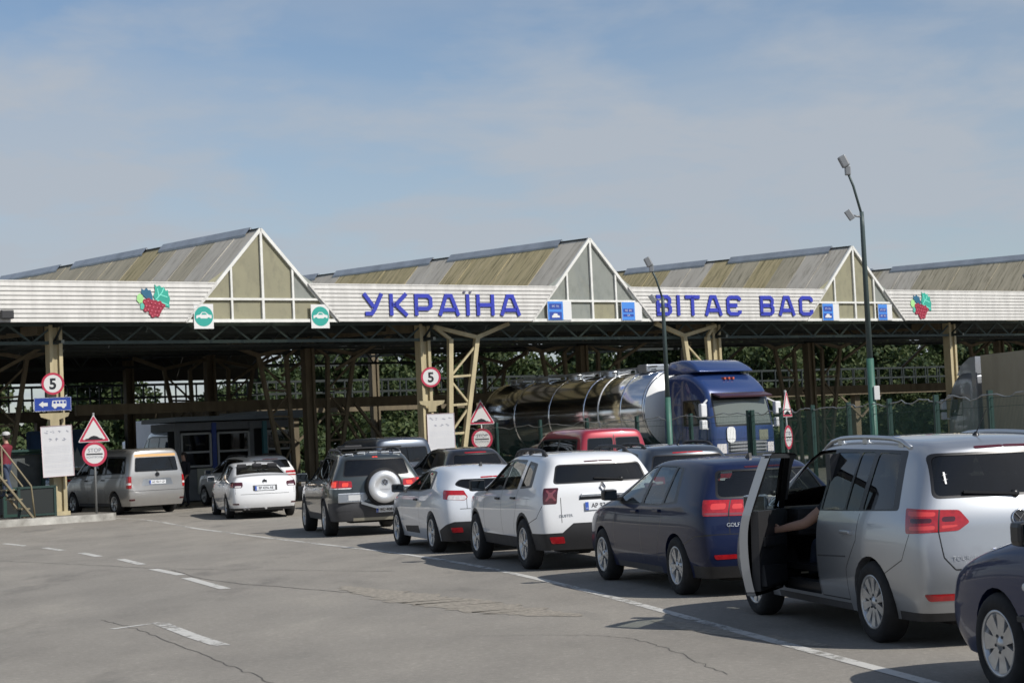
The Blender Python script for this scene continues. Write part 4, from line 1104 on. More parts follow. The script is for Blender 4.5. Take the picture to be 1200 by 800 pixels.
SP['sedan'] = dict(k=.88, W=.89, wb=2.65, z0=.20, rear=[.12, 0, .0, .02], st=[
    (-1.02, -.98, .93, -.93, 1.045, .68, .875), (-.90, -.85, .95, -.80, 1.075, .70, .94), (-.50, -.50, .955, -.44, 1.085, .69, .985), (.10, .14, .955, .30, 1.39, .565, 1),
    (.75, .75, .95, .75, 1.465, .595, 1), (1.3, 1.3, .94, 1.2, 1.47, .60, 1), (1.85, 1.92, .93, 1.6, 1.43, .585, 1), (2.35, 2.48, .93, 2.44, 1.0, .70, .995), (2.8, 2.85, .88, 2.82, .94, .68, .98), (3.2, 3.22, .79, 3.18, .85, .63, .95), (3.58, 3.54, .66, 3.46, .72, .55, .86)],
    ctop={7: .4, 2: .2, 0: .3}, bul={0: -.06, 1: -.05, 2: -.05, 3: -.05, 6: .06, 7: .16, 8: .14}, rear_lim=-.5)
SP['van'] = dict(k=.935, W=.952, wb=3.0, z0=.24, rear=[.09, 0, .02, .03], st=[
    (-.98, -.955, 1.16, -.86, 1.87, .70, .945), (-.88, -.86, 1.16, -.76, 1.945, .735, .975), (-.4, -.4, 1.15, -.35, 1.965, .75, 1), (.6, .6, 1.13, .6, 1.975, .755, 1),
    (1.6, 1.6, 1.12, 1.5, 1.975, .755, 1), (2.3, 2.42, 1.10, 2.15, 1.93, .725, 1), (2.95, 3.12, 1.08, 3.07, 1.16, .76, .99), (3.3, 3.38, 1.0, 3.34, 1.08, .71, .97), (3.65, 3.66, .86, 3.62, .94, .64, .92), (3.88, 3.86, .7, 3.8, .78, .56, .85)],
    ctop={6: .4}, bul={5: .06, 6: .14, 7: .14}, rb=.05)

def start(kind, col, name, label, cat, group=None, lod=3, **kw):
    sp = dict(SP[kind]); sp['paint'] = col; sp['lod'] = lod; sp.update(kw)
    c = Car(sp); root = thing(name, label, cat, group=group)
    c.root = root; return c, root, sp
def place(root, sp, x, y, head, track):
    """rear left wheel stands at ground point (x, y), heading = degrees left of straight away"""
    h = R(head); rx = Vector((math.cos(h), math.sin(h)))
    o = Vector((x, y)) + rx * track
    root.location = (o.x, o.y, gz(o.x, o.y) + .004); root.rotation_euler = (0, 0, h)
QUEUE = 'cars waiting in the queue lanes'

# ---- dark blue hatchback
def car_hatch():
    c, root, sp = start('hatch', P_NAVY, 'hatchback', 'dark blue hatchback directly ahead of the silver minivan with its door open', 'car', QUEUE)
    c.windows([(.0, .98), (.26, 1.41), (.55, 1.45), (1.05, 1.457), (1.44, 1.42), (2.19, .985), (1.9, .935), (.6, .94)],
              [([(1.17, .955), (2.05, .965), (1.42, 1.40), (1.17, 1.437)], G_CLEAR), ([(.46, .965), (1.08, .957), (1.08, 1.438), (.52, 1.43)], G_CLEAR), ([(.11, 1.0), (.40, .97), (.46, 1.425), (.34, 1.405)], G_DARK)], G_MID)
    c.screen('rear', [(-.64, 1.03), (.64, 1.03), (.53, 1.385), (-.53, 1.385)], G_CLEAR, 'rear_window', .022)
    c.screen('top', [(-.66, 2.22), (.66, 2.22), (.54, 1.50), (-.54, 1.50)], G_CLEAR, 'windscreen')
    c.lamp('corner', [([(-.13, .855), (.40, .845), (.47, .90), (.44, .985), (.36, 1.015), (-.16, 1.025)], RED), ([(-.09, .865), (.43, .855), (.44, .878), (-.10, .888)], PINKL), ([(-.02, .92), (.17, .92), (.17, .98), (-.02, .98)], RED2), ([(.25, .92), (.38, .92), (.37, .97), (.25, .97)], RED2), ([(.205, .83), (.222, .83), (.222, 1.03), (.205, 1.03)], TRIM)], 'tail_light')
    for sd in (-1, 1): pass
    c.lamp('corner', [([(.04, .40), (.36, .405), (.36, .45), (.02, .45)], RED)], 'reflector')
    c.lamp('rear', [([(-.22, 1.400), (0, 1.402), (0, 1.42), (-.22, 1.418)], REDD)], 'brake_light')
    c.region('side', [(.55, .16), (2.1, .16), (2.1, .27), (.55, .27)], GREYP); c.region('corner', [(-.42, .15), (.9, .15), (.9, .32), (-.42, .33)], BLACKP)
    c.seam('side', [(1.12, .30), (1.12, .985)]); c.seam('side', [(2.06, .32), (2.10, .6), (2.0, .985)]); c.seam('side', [(.42, .985), (.40, .80), (.55, .52), (.60, .32)]); c.seam('corner', [(-.62, .55), (-.30, .645), (.0, .655)]); c.seam('rear', [(-.80, .66), (0, .66)]); c.seam('corner', [(.22, .845), (.24, .66)])
    c.seam('side', [(.45, .80), (2.05, .79)], .012, GREYP) if False else None
    c.arches(.345, .315)
    c.finish(root); root['w'] = 1
    mirror_part(c, 1.98, .99, TRIM, (.09, .09, .13)); handle_part(c, [(1.30, .87), (.56, .89)], P_NAVY)
    underbody(root, sp, -.76, 3.4, .345, .315, .893); interior(root, .82, .44, 1.15, .32, .94)
    add_wheels(root, sp, .316, .205, .205, 5, 'twin', .885)
    wiper(c, 0, .33, 1.06, 1.09)
    for sd, tx in ((-1, 'GOLF'),): text_mesh('model_lettering', tx, .058, .001, SATIN, parent=root, loc=(-.50, c.hit('rear', -.50, .755)[0].y - .004, .755), rot=(R(84), 0, R(-4)))
    plate(c, 0, .77, 'AO 5128 CB'); p_, _ = c.hit('rear', 0, .96); roundel(root, p_ + Vector((0, -.004, 0)), .062, CHROME, R(-14), dark=TRIM)
    antenna(c, -.05, 'fin'); return root, sp

# ---- silver minivan with the front door open
def car_mpv():
    c, root, sp = start('mpv', P_SILVER, 'minivan', 'silver minivan with roof rails and its driver door hanging open, an arm reaching out', 'minivan', QUEUE)
    door = [(1.10, .30), (1.98, .30), (2.12, .46), (2.13, .80), (2.07, 1.0), (2.12, 1.05), (1.70, 1.535), (1.58, 1.565), (1.10, 1.575), (1.07, 1.0)]
    outer = [(-.46, 1.06), (-.30, 1.56), (.3, 1.575), (1.05, 1.585), (1.62, 1.565), (2.38, 1.04), (1.9, 1.005), (.6, 1.03)]
    did = c.new_part('front_door', P_SILVER)
    # left: the door is a panel of its own
    for sd in (-1, 1): c.put([f for f in c.cut('side', round_poly(outer, .04, 3), sd)], None, TRIM)
    c.put(c.cut('side', round_poly(door, .03, 2), -1), did)
    panes = [('front', [(1.16, 1.03), (2.02, 1.015), (1.62, 1.515), (1.16, 1.545)]), ('rear', [(.56, 1.04), (1.04, 1.035), (1.04, 1.55), (.56, 1.55)]), ('vent', [(.26, 1.04), (.52, 1.04), (.52, 1.55), (.26, 1.55)]), ('q', [(-.36, 1.075), (.18, 1.05), (.18, 1.545), (-.20, 1.535)]), ('tri', [(2.08, 1.03), (2.28, 1.04), (2.08, 1.19)])]
    for sd in (-1, 1):
        for nm, q in panes:
            if nm == 'front': pid = c.new_part('door_window', G_DOOR, did if sd < 0 else None)
            else: pid = c.new_part('window', G_DARK if nm in ('rear', 'q', 'vent') else G_MID)
            c.put(c.cut('side', round_poly(q, .03, 3), sd), pid)
    c.screen('rear', [(-.665, 1.155), (.665, 1.155), (.60, 1.53), (-.60, 1.53)], G_DARK, 'rear_window', .022, .06)
    c.screen('top', [(-.66, 2.52), (.66, 2.52), (.55, 1.74), (-.55, 1.74)], G_CLEAR, 'windscreen')
    c.lamp('corner', [([(-.22, .885), (.33, .90), (.43, .96), (.33, 1.06), (-.235, 1.085)], RED), ([(.145, .86), (.16, .86), (.16, 1.1), (.145, 1.1)], TRIM), ([(-.15, .965), (.09, .965), (.09, 1.0), (-.16, 1.0)], REDD), ([(.18, .97), (.30, .97), (.30, 1.01), (.18, 1.01)], REDD), ([(-.19, 1.02), (.12, 1.015), (.12, 1.05), (-.2, 1.06)], RED2), ([(-.17, .91), (.12, .915), (.12, .945), (-.17, .94)], RED2), ([(.18, .92), (.31, .93), (.33, .945), (.18, .945)], RED2)], 'tail_light')
    c.lamp('corner', [([(.02, .37), (.40, .375), (.40, .425), (-.02, .425)], RED)], 'reflector')
    c.lamp('rear', [([(-.24, 1.555), (0, 1.56), (0, 1.58), (-.24, 1.576)], REDD)], 'brake_light')
    c.region('side', [(.5, .17), (2.15, .17), (2.15, .27), (.5, .27)], GREYP); c.region('corner', [(-.42, .15), (.9, .15), (.9, .27), (-.42, .28)], BLACKP)
    c.seam('side', [(.22, 1.02), (.25, .80), (.47, .56), (.50, .30)]); c.seam('side', [(.50, .30), (1.08, .30), (1.08, 1.0)]); c.seam('side', [(.46, .66), (1.06, .64)], .014, GREYP); c.seam('side', [(.30, .645), (.45, .60)]) if False else None
    c.seam('corner', [(.152, .90), (.20, .70), (.30, .605), (.9, .595)], .012); c.seam('corner', [(-.62, .56), (-.30, .68), (-.17, .885)], .008)
    c.seam('side', [(1.10, .30), (1.98, .30), (2.12, .46), (2.13, .80), (2.07, 1.0)], .009, TRIM, (1,))
    c.arches(.36, .325)
    rim_edges = [e for e in c.bm.edges if len({f[c.pl] for f in e.link_faces}) == 2 and did in {f[c.pl] for f in e.link_faces} and e.verts[0].co.x < 0]
    loop = [(c.warp(e.verts[0].co), c.warp(e.verts[1].co)) for e in rim_edges if not any('window' in c.parts[f[c.pl]][0] for f in e.link_faces)]
    out_ = c.finish(root); d = out_[did]
    # thickness of the door, its inner trim, and the frame of the opening
    mb = MB()
    for a, b in loop: mb.poly([a, b, b + Vector((.075, 0, 0)), a + Vector((.075, 0, 0))])
    mb.build('door_edge', P_SILVER, d, fix=False)
    tr = MB(); q = [(1.13, .34), (1.95, .34), (2.08, .48), (2.08, .98), (1.98, 1.015), (1.12, 1.03)]
    def sx(y, z): p_ = c.hit('side', y, z, -1)[0]; return p_.x if p_ else -.8
    def panel(q, inn, th, mi_=0):
        tr.mi = mi_
        a = [tr.v((sx(y, z) + inn, y, z)) for y, z in q]; b = [tr.v((sx(y, z) + inn + th, y, z)) for y, z in q]
        tr._f(a); tr._f(b[::-1])
        for i in range(len(q)): tr._f([a[i], b[i], b[(i + 1) % len(q)], a[(i + 1) % len(q)]])
    panel(q, .05, .07); panel([(1.18, .38), (1.85, .38), (1.9, .52), (1.2, .56)], .115, .06); panel([(1.25, .72), (1.9, .70), (1.92, .78), (1.25, .80)], .115, .07)
    panel([(1.55, .84), (1.78, .84), (1.78, .90), (1.55, .90)], .12, .02, 1)
    tr.build('door_trim', [BLACKP, CHROME], d)
    fr_ = MB()
    for a, b in (((1.12, 1.03), (1.12, 1.505)), ((1.12, 1.505), (1.6, 1.495)), ((1.6, 1.495), (2.06, 1.03))):
        A = [Vector((sx(*a) + .05, *a)), Vector((sx(*b) + .05, *b))]; fr_.bar(A[0], A[1], .045, .04)
    fr_.build('window_frame', TRIM, d)
    hx = Vector((-.80, 2.11, 0)); ang = R(-37)
    d.location = hx; d.rotation_euler = (0, 0, -ang if False else ang * -1 * -1)
    for me_o in [d] + list(d.children):
        me_o.data.transform(Matrix.Translation(-hx))
    mb = MB(); p_, _ = c.hit('side', 2.02, 1.0)
    cpos = Vector((p_.x - .15, 1.98, 1.07)) - hx; mb.box(cpos, (.22, .13, .15), bev=.035); mb.bar(cpos - Vector((-.16, -.02, .05)), cpos - Vector((0, 0, .05)), .07, .04); mb.mi = 1; mb.box(cpos + Vector((0, -.067, 0)), (.19, .006, .12))
    mb.build('mirror', [P_SILVER, MATS['mirror_glass'] if 'mirror_glass' in MATS else M('mirror_glass', (.10, .11, .12), .05, metal=1)], d)
    mirror_part(c, 2.0, 1.0, P_SILVER, sides=(1,)); handle_part(c, [(.42, .86)], P_SILVER, .2)
    # sill and pillar behind the open door
    mb = MB(); mb.box((-.72, 1.58, .33), (.12, 1.0, .10)); mb.box((-.70, 1.06, .95), (.10, .10, 1.1)); mb.build('door_sill', M('sill_trim', (.05, .05, .052), .5), root)
    underbody(root, sp, -.82, 3.5, .36, .325, .897); interior(root, .82, .52, 1.28, .35, 1.0)
    add_wheels(root, sp, .325, .21, .215, 10, 'thin', .89)
    rails(c, -.30, 1.45, .60, SATIN, .055, .02)
    wiper(c, 0, -.42, 1.16, 1.19); antenna(c, -.22, 'whip')
    text_mesh('model_lettering', 'TOURAN', .05, .001, SATIN, parent=root, loc=(-.47, c.hit('rear', -.47, .69)[0].y - .004, .69), rot=(R(86), 0, R(-4)))
    plate(c, 0, .70, 'BC 6302 IH'); p_, _ = c.hit('rear', 0, .97); roundel(root, p_ + Vector((0, -.004, 0)), .065, CHROME, R(-8), dark=TRIM)
    # small white lizard sticker on the rear glass
    p_, n_ = c.hit('rear', -.53, 1.30); mb = MB()
    for a, b, w_ in (((0, -.045), (0, .045), .014), ((-.018, .02), (.018, .028), .008), ((-.018, -.018), (.018, -.010), .008)): mb.bar(p_ + Vector((a[0], -.006 + a[1] * .35, a[1])), p_ + Vector((b[0], -.006 + b[1] * .35, b[1])), w_, .002)
    mb.build('sticker', M('sticker_white', (.8, .8, .8), .5), root)
    return root, sp

# ---- white SUV
def car_suv():
    c, root, sp = start('suv', P_WHITE, 'suv', 'white SUV with black lower bumper, black roof rails and plate AP 9747', 'suv', QUEUE)
    c.windows([(-.34, 1.12), (-.18, 1.50), (.45, 1.565), (1.05, 1.575), (1.52, 1.54), (2.24, 1.07), (1.9, 1.04), (.6, 1.07)],
              [([(1.18, 1.07), (2.10, 1.07), (1.52, 1.51), (1.18, 1.54)], G_MID), ([(.36, 1.10), (1.08, 1.08), (1.08, 1.54), (.40, 1.53)], G_MID), ([(-.20, 1.15), (.18, 1.13), (.20, 1.49), (-.06, 1.47)], G_DARK)], G_MID)
    c.region('side', [(.205, 1.02), (.345, 1.02), (.37, 1.57), (.235, 1.57)], P_WHITE)
    c.screen('rear', [(-.66, 1.165), (.66, 1.165), (.58, 1.475), (-.58, 1.475)], G_DARK, 'rear_window', .02, .06)
    c.screen('top', [(-.68, 2.32), (.68, 2.32), (.55, 1.58), (-.55, 1.58)], G_CLEAR, 'windscreen')
    c.lamp('corner', [([(-.045, .88), (.175, .88), (.19, 1.11), (-.055, 1.11)], REDD), ([(-.01, .925), (.02, .915), (.165, 1.07), (.135, 1.085)], PINKL), ([(.145, .915), (.17, .93), (.02, 1.085), (-.01, 1.07)], PINKL), ([(.04, .96), (.115, .96), (.115, 1.04), (.04, 1.04)], PINKL)], 'tail_light')
    for sd in (-1, 1):
        P_ = [(-.9, .15), (.9, .15), (.9, .62), (.42, .62), (.25, .50), (-.50, .49), (-.9, .49)]
        c.put([f for f in c.cut('corner', P_, sd) if f[c.pl] == 0], None, BLACKP)
    c.lamp('corner', [([(.05, .36), (.26, .36), (.26, .45), (.03, .45)], RED)], 'reflector')
    c.lamp('rear', [([(-.2, 1.50), (0, 1.503), (0, 1.522), (-.2, 1.518)], REDD)], 'brake_light')
    c.region('side', [(.3, .2), (2.4, .2), (2.4, .42), (.3, .42)], BLACKP)
    c.region('rear', [(-.34, .915), (.34, .915), (.30, .985), (-.30, .985)], GREYP, (-1,))
    c.seam('side', [(1.13, .43), (1.13, 1.06)]); c.seam('side', [(2.12, .43), (2.14, .75), (2.05, 1.05)]); c.seam('side', [(.28, 1.08), (.30, .85), (.48, .55), (.50, .43)]); c.seam('corner', [(.23, .96), (.25, .63)]); c.seam('corner', [(-.60, .62), (-.25, .70), (-.06, .86)])
    c.arches(.375, .345, BLACKP, .045)
    c.finish(root)
    mirror_part(c, 2.02, 1.04, BLACKP, (.11, .11, .17)); handle_part(c, [(1.30, .93), (.44, .95)], BLACKP)
    underbody(root, sp, -.8, 3.42, .375, .345, .902); interior(root, .82, .58, 1.2, .35, 1.05)
    add_wheels(root, sp, .345, .215, .215, 5, 'twin', .90)
    rails(c, -.25, 1.35, .575, BLACKP, .075, .026); wiper(c, .28, -.10, 1.17, 1.20); antenna(c, 1.2, 'whip')
    plate(c, 0, .835, 'AP 9747 KA'); p_, _ = c.hit('rear', 0, 1.075); roundel(root, p_ + Vector((0, -.004, 0)), .062, CHROME, R(-4), 'diamond')
    p_, _ = c.hit('rear', 0, .955); mb = MB(); mb.box(p_ + Vector((0, -.012, .02)), (.62, .03, .05), bev=.012); mb.build('plate_garnish', SATIN, root)
    text_mesh('model_lettering', 'DUSTER', .05, .001, SATIN, parent=root, loc=(-.52, c.hit('rear', -.52, .72)[0].y - .004, .72), rot=(R(88), 0, R(-4)))
    return root, sp

# ---- white three-door hatch
def car_coupe():
    c, root, sp = start('coupe', P_WHITE2, 'coupe', 'white three-door coupe between the white SUV and the dark SUV', 'car', QUEUE)
    c.windows([(.10, 1.02), (.40, 1.33), (.6, 1.36), (1.05, 1.368), (1.44, 1.335), (2.24, .985), (1.9, .955), (.8, .965)],
              [([(.98, .985), (2.06, .985), (1.42, 1.315), (.98, 1.345)], G_MID), ([(.24, 1.02), (.88, .99), (.88, 1.342), (.52, 1.325)], G_MID)], G_MID)
    c.screen('rear', [(-.64, 1.085), (-.40, .985), (.40, .985), (.64, 1.085), (.53, 1.195), (-.53, 1.195)], G_DARK, 'rear_window', .02, .06)
    c.screen('top', [(-.62, 2.30), (.62, 2.30), (.52, 1.50), (-.52, 1.50)], G_CLEAR, 'windscreen')
    c.lamp('corner', [([(-.20, .86), (.30, .83), (.36, .88), (.26, .985), (-.24, 1.0)], RED), ([(-.06, .85), (.30, .835), (.34, .88), (.30, .91), (-.04, .92)], CLEAR)], 'tail_light')
    for sd in (-1, 1): c.put([f for f in c.cut('corner', [(-.44, .12), (.9, .12), (.9, .50), (.1, .50), (-.1, .46), (-.44, .36)], sd) if f[c.pl] == 0], None, BLACKP)
    c.lamp('corner', [([(.02, .33), (.25, .33), (.25, .41), (.0, .41)], RED)], 'reflector')
    c.lamp('rear', [([(-.20, 1.205), (0, 1.208), (0, 1.235), (-.20, 1.230)], RED)], 'brake_light')
    c.region('side', [(.5, .15), (2.2, .15), (2.2, .26), (.5, .26)], P_WHITE2); c.region('side', [(.95, .27), (2.0, .27), (2.0, .37), (.95, .40)], BLACKP)
    c.seam('side', [(.86, .30), (.83, .7), (.92, .97)]); c.seam('side', [(2.10, .3), (2.13, .7), (2.03, .96)]); c.seam('corner', [(.33, .90), (.36, .70)]); c.seam('rear', [(-.6, .70), (0, .70)])
    c.arches(.35, .32); c.finish(root)
    mirror_part(c, 1.96, .955, BLACKP, (.10, .10, .14)); handle_part(c, [(1.02, .83)], BLACKP)
    underbody(root, sp, -.79, 3.46, .35, .32, .902); interior(root, .82, .42, 1.1, .35, .95, head=.95)
    add_wheels(root, sp, .318, .215, .215, 5, 'spoke', .895); antenna(c, .1, 'fin')
    plate(c, 0, .66, 'BC 2841 EA'); p_, _ = c.hit('rear', 0, .9); roundel(root, p_ + Vector((0, -.004, 0)), .065, CHROME, R(-8), 'diamond')
    return root, sp

# ---- graphite SUV with a spare wheel on the tailgate
def car_bigsuv():
    c, root, sp = start('bigsuv', P_GRAPH, 'suv', 'dark grey SUV with a silver covered spare wheel on its tailgate', 'suv', QUEUE)
    c.windows([(-.42, 1.17), (-.22, 1.57), (.45, 1.625), (1.05, 1.635), (1.6, 1.60), (2.38, 1.11), (1.9, 1.085), (.6, 1.11)],
              [([(1.20, 1.115), (2.24, 1.11), (1.60, 1.575), (1.20, 1.60)], G_MID), ([(.36, 1.13), (1.10, 1.12), (1.10, 1.60), (.36, 1.595)], G_DARK), ([(-.30, 1.18), (.28, 1.14), (.28, 1.59), (-.12, 1.56)], G_DARK)], G_MID)
    c.screen('rear', [(-.68, 1.18), (.68, 1.18), (.59, 1.56), (-.59, 1.56)], G_DARK, 'rear_window', .02, .06)
    c.screen('top', [(-.70, 2.46), (.70, 2.46), (.57, 1.68), (-.57, 1.68)], G_CLEAR, 'windscreen')
    lit = M('lit_brake_lens', (.55, .03, .02), .15, coat=1); b = lit.node_tree.nodes['Principled BSDF']; b.inputs['Emission Color'].default_value = (1, .10, .05, 1); b.inputs['Emission Strength'].default_value = .55
    c.lamp('corner', [([(-.22, .94), (.40, .93), (.43, .98), (.40, 1.09), (-.20, 1.13)], RED), ([(-.12, .97), (.06, .97), (.06, 1.09), (-.12, 1.09)], lit), ([(.20, .98), (.34, .98), (.34, 1.06), (.20, 1.06)], lit), ([(-.22, .93), (.43, .925), (.43, .955), (-.22, .955)], CLEAR), ([(.10, .9), (.115, .9), (.115, 1.14), (.10, 1.14)], TRIM)], 'tail_light')
    c.lamp('corner', [([(.06, .50), (.42, .505), (.42, .54), (.05, .54)], REDD)], 'reflector')
    c.lamp('rear', [([(-.06, 1.585), (0, 1.587), (0, 1.61), (-.05, 1.607)], lit)], 'brake_light')
    c.region('corner', [(-.46, .2), (1.0, .2), (1.0, .66), (-.46, .66)], GREYP); c.region('side', [(.4, .2), (2.5, .2), (2.5, .44), (.4, .44)], GREYP)
    c.region('rear', [(-.5, .26), (.5, .26), (.5, .36), (-.5, .36)], M('skid_plate', (.30, .28, .22), .5), (-1,))
    c.seam('side', [(1.15, .45), (1.15, 1.09)]); c.seam('side', [(2.22, .45), (2.24, .8), (2.14, 1.07)]); c.seam('side', [(.36, 1.11), (.36, .9), (.52, .6), (.55, .45)]); c.seam('corner', [(.43, .96), (.43, .67)]); c.seam('rear', [(-.9, .665), (0, .665)])
    c.arches(.40, .365, GREYP, .05); c.finish(root)
    mirror_part(c, 2.14, 1.08, P_GRAPH, (.12, .12, .18)); handle_part(c, [(1.32, .97), (.50, .99)], P_GRAPH)
    underbody(root, sp, -.92, 3.74, .40, .365, .964); interior(root, .86, .6, 1.25, .3, 1.1)
    add_wheels(root, sp, .368, .255, .235, 5, 'twin', .955)
    rails(c, -.35, 1.5, .60, GREYP, .07, .02)
    # roof rack cross bars and lamps above the tailgate
    mb = MB(); zt = c.hit('top', 0, .3)[0].z
    for y in (-.30, .35, 1.0): mb.bar((-.62, y, zt + .06), (.62, y, zt + .06), .06, .03)
    mb.box((-.33, .3, zt + .09), (.36, .9, .06), bev=.02); mb.build('roof_rack', BLACKP, root)
    for i in range(5):
        x = -.48 + .24 * i; p_, _ = c.hit('top', x, -.52); mb = MB(); mb.box(p_ + Vector((0, 0, .012)), (.16, .07, .035), bev=.01); mb.build('roof_lamp', SATIN, root)
    # spare wheel, its cover and carrier
    sw = link('spare_wheel', None, root, (.10, 0, .95)); yb = c.hit('rear', .10, .95)[0].y
    sw.location = (.10, yb - .06, .95)
    MY = Matrix.Rotation(R(90), 4, 'X')    # z -> -y
    t = MB(); t.lathe([(.24, -.10), (.33, -.11), (.365, -.08), (.372, 0), (.365, .09), (.33, .12), (.2, .12)], 40, MY); t.build('tyre', TYRE, sw)
    cv = MB(); cv.lathe([(.315, .085), (.322, .12), (.305, .152), (.25, .172), (.18, .176), (.17, .164), (.10, .162), (0, .162)], 44, MY); cv.build('wheel_cover', M('silver_cover', (.62, .63, .64), .35, metal=.5, coat=.6), sw)
    roundel(sw, Vector((0, -.164, .09)), .062, CHROME, 0, dark=M('badge_dark', (.05, .05, .055), .4)); text_mesh('cover_lettering', 'TOUAREG', .045, .001, M('cover_ink', (.28, .28, .3), .5), parent=sw, loc=(0, -.164, -.05), rot=(R(90), 0, 0))
    mb = MB()
    for sg in (-1, 1): mb.bar((.10 + sg * .44, yb - .03, .66), (.10 + sg * .16, yb - .13, .56), .06, .05); mb.bar((.10 + sg * .44, yb - .02, .66), (.10 + sg * .42, yb - .02, .80), .05, .04)
    mb.bar((.10 - .17, yb - .13, .56), (.10 + .17, yb - .13, .56), .06, .05)
    mb.build('spare_carrier', SATIN, root)
    mb = MB(); p_, _ = c.hit('rear', -.52, .76); mb.box(p_ + Vector((.03, -.01, 0)), (.62, .035, .19), bev=.015); mb.mi = 1; mb.box(p_ + Vector((.10, -.03, 0)), (.36, .01, .11)); mb.build('plate_recess', [SATIN, M('recess_pale', (.52, .53, .53), .4)], root)
    plate(c, .20, .505, 'BC 4087 TK', proud=.02)
    return root, sp

# ---- white saloon
def car_sedan():
    c, root, sp = start('sedan', P_WHITE, 'saloon', 'white four-door saloon in the sun just outside the left gable', 'car', QUEUE)
    c.windows([(.02, 1.005), (.36, 1.34), (.75, 1.395), (1.2, 1.40), (1.62, 1.36), (2.30, .985), (1.9, .955), (.8, .97)],
              [([(1.22, .985), (2.14, .985), (1.60, 1.34), (1.22, 1.375)], G_MID), ([(.40, .995), (1.12, .99), (1.12, 1.375), (.62, 1.355)], G_DARK)], G_MID)
    c.screen('top', [(-.635, -.40), (.635, -.40), (.53, .30), (-.53, .30)], G_DARK, 'rear_window', .02, .05)
    c.screen('top', [(-.64, 2.38), (.64, 2.38), (.53, 1.68), (-.53, 1.68)], G_CLEAR, 'windscreen')
    c.lamp('corner', [([(-.26, .80), (.44, .79), (.47, .85), (.44, .93), (-.05, .94), (-.30, .90)], REDD), ([(-.22, .81), (.12, .805), (.12, .90), (-.22, .885)], RED), ([(.22, .80), (.42, .80), (.43, .84), (.22, .84)], CLEAR)], 'tail_light')
    c.lamp('corner', [([(.04, .36), (.34, .36), (.34, .395), (.03, .395)], REDD)], 'reflector')
    c.region('corner', [(-.45, .12), (1.0, .12), (1.0, .27), (-.45, .27)], BLACKP); c.region('rear', [(-.31, .70), (.31, .70), (.31, .84), (-.31, .84)], GREYP, (-1,))
    c.seam('side', [(1.17, .30), (1.17, .97)]); c.seam('side', [(2.12, .3), (2.14, .7), (2.05, .95)]); c.seam('side', [(.42, .97), (.40, .8), (.54, .52), (.58, .3)]); c.seam('corner', [(.24, .79), (.25, .62)]); c.seam('rear', [(-.62, .62), (0, .62)])
    c.arches(.345, .315); c.finish(root)
    mirror_part(c, 2.03, .95, P_WHITE); handle_part(c, [(1.34, .85), (.52, .87)], P_WHITE)
    underbody(root, sp, -1.0, 3.58, .345, .315, .89); interior(root, .82, .45, 1.3, .45, .97)
    add_wheels(root, sp, .316, .205, .20, 5, 'spoke', .885); antenna(c, .5, 'fin')
    plate(c, 0, .765, 'BP 4296 AE'); p_, _ = c.hit('rear', 0, .93); roundel(root, p_ + Vector((0, -.004, 0)), .06, CHROME, 0, dark=TRIM)
    mb = MB(); mb.tube([(-.42, -1.02, .25), (-.42, -.8, .25)], .035); mb.tube([(-.52, -1.02, .25), (-.52, -.8, .25)], .035); mb.build('exhaust', CHROME, root)
    return root, sp

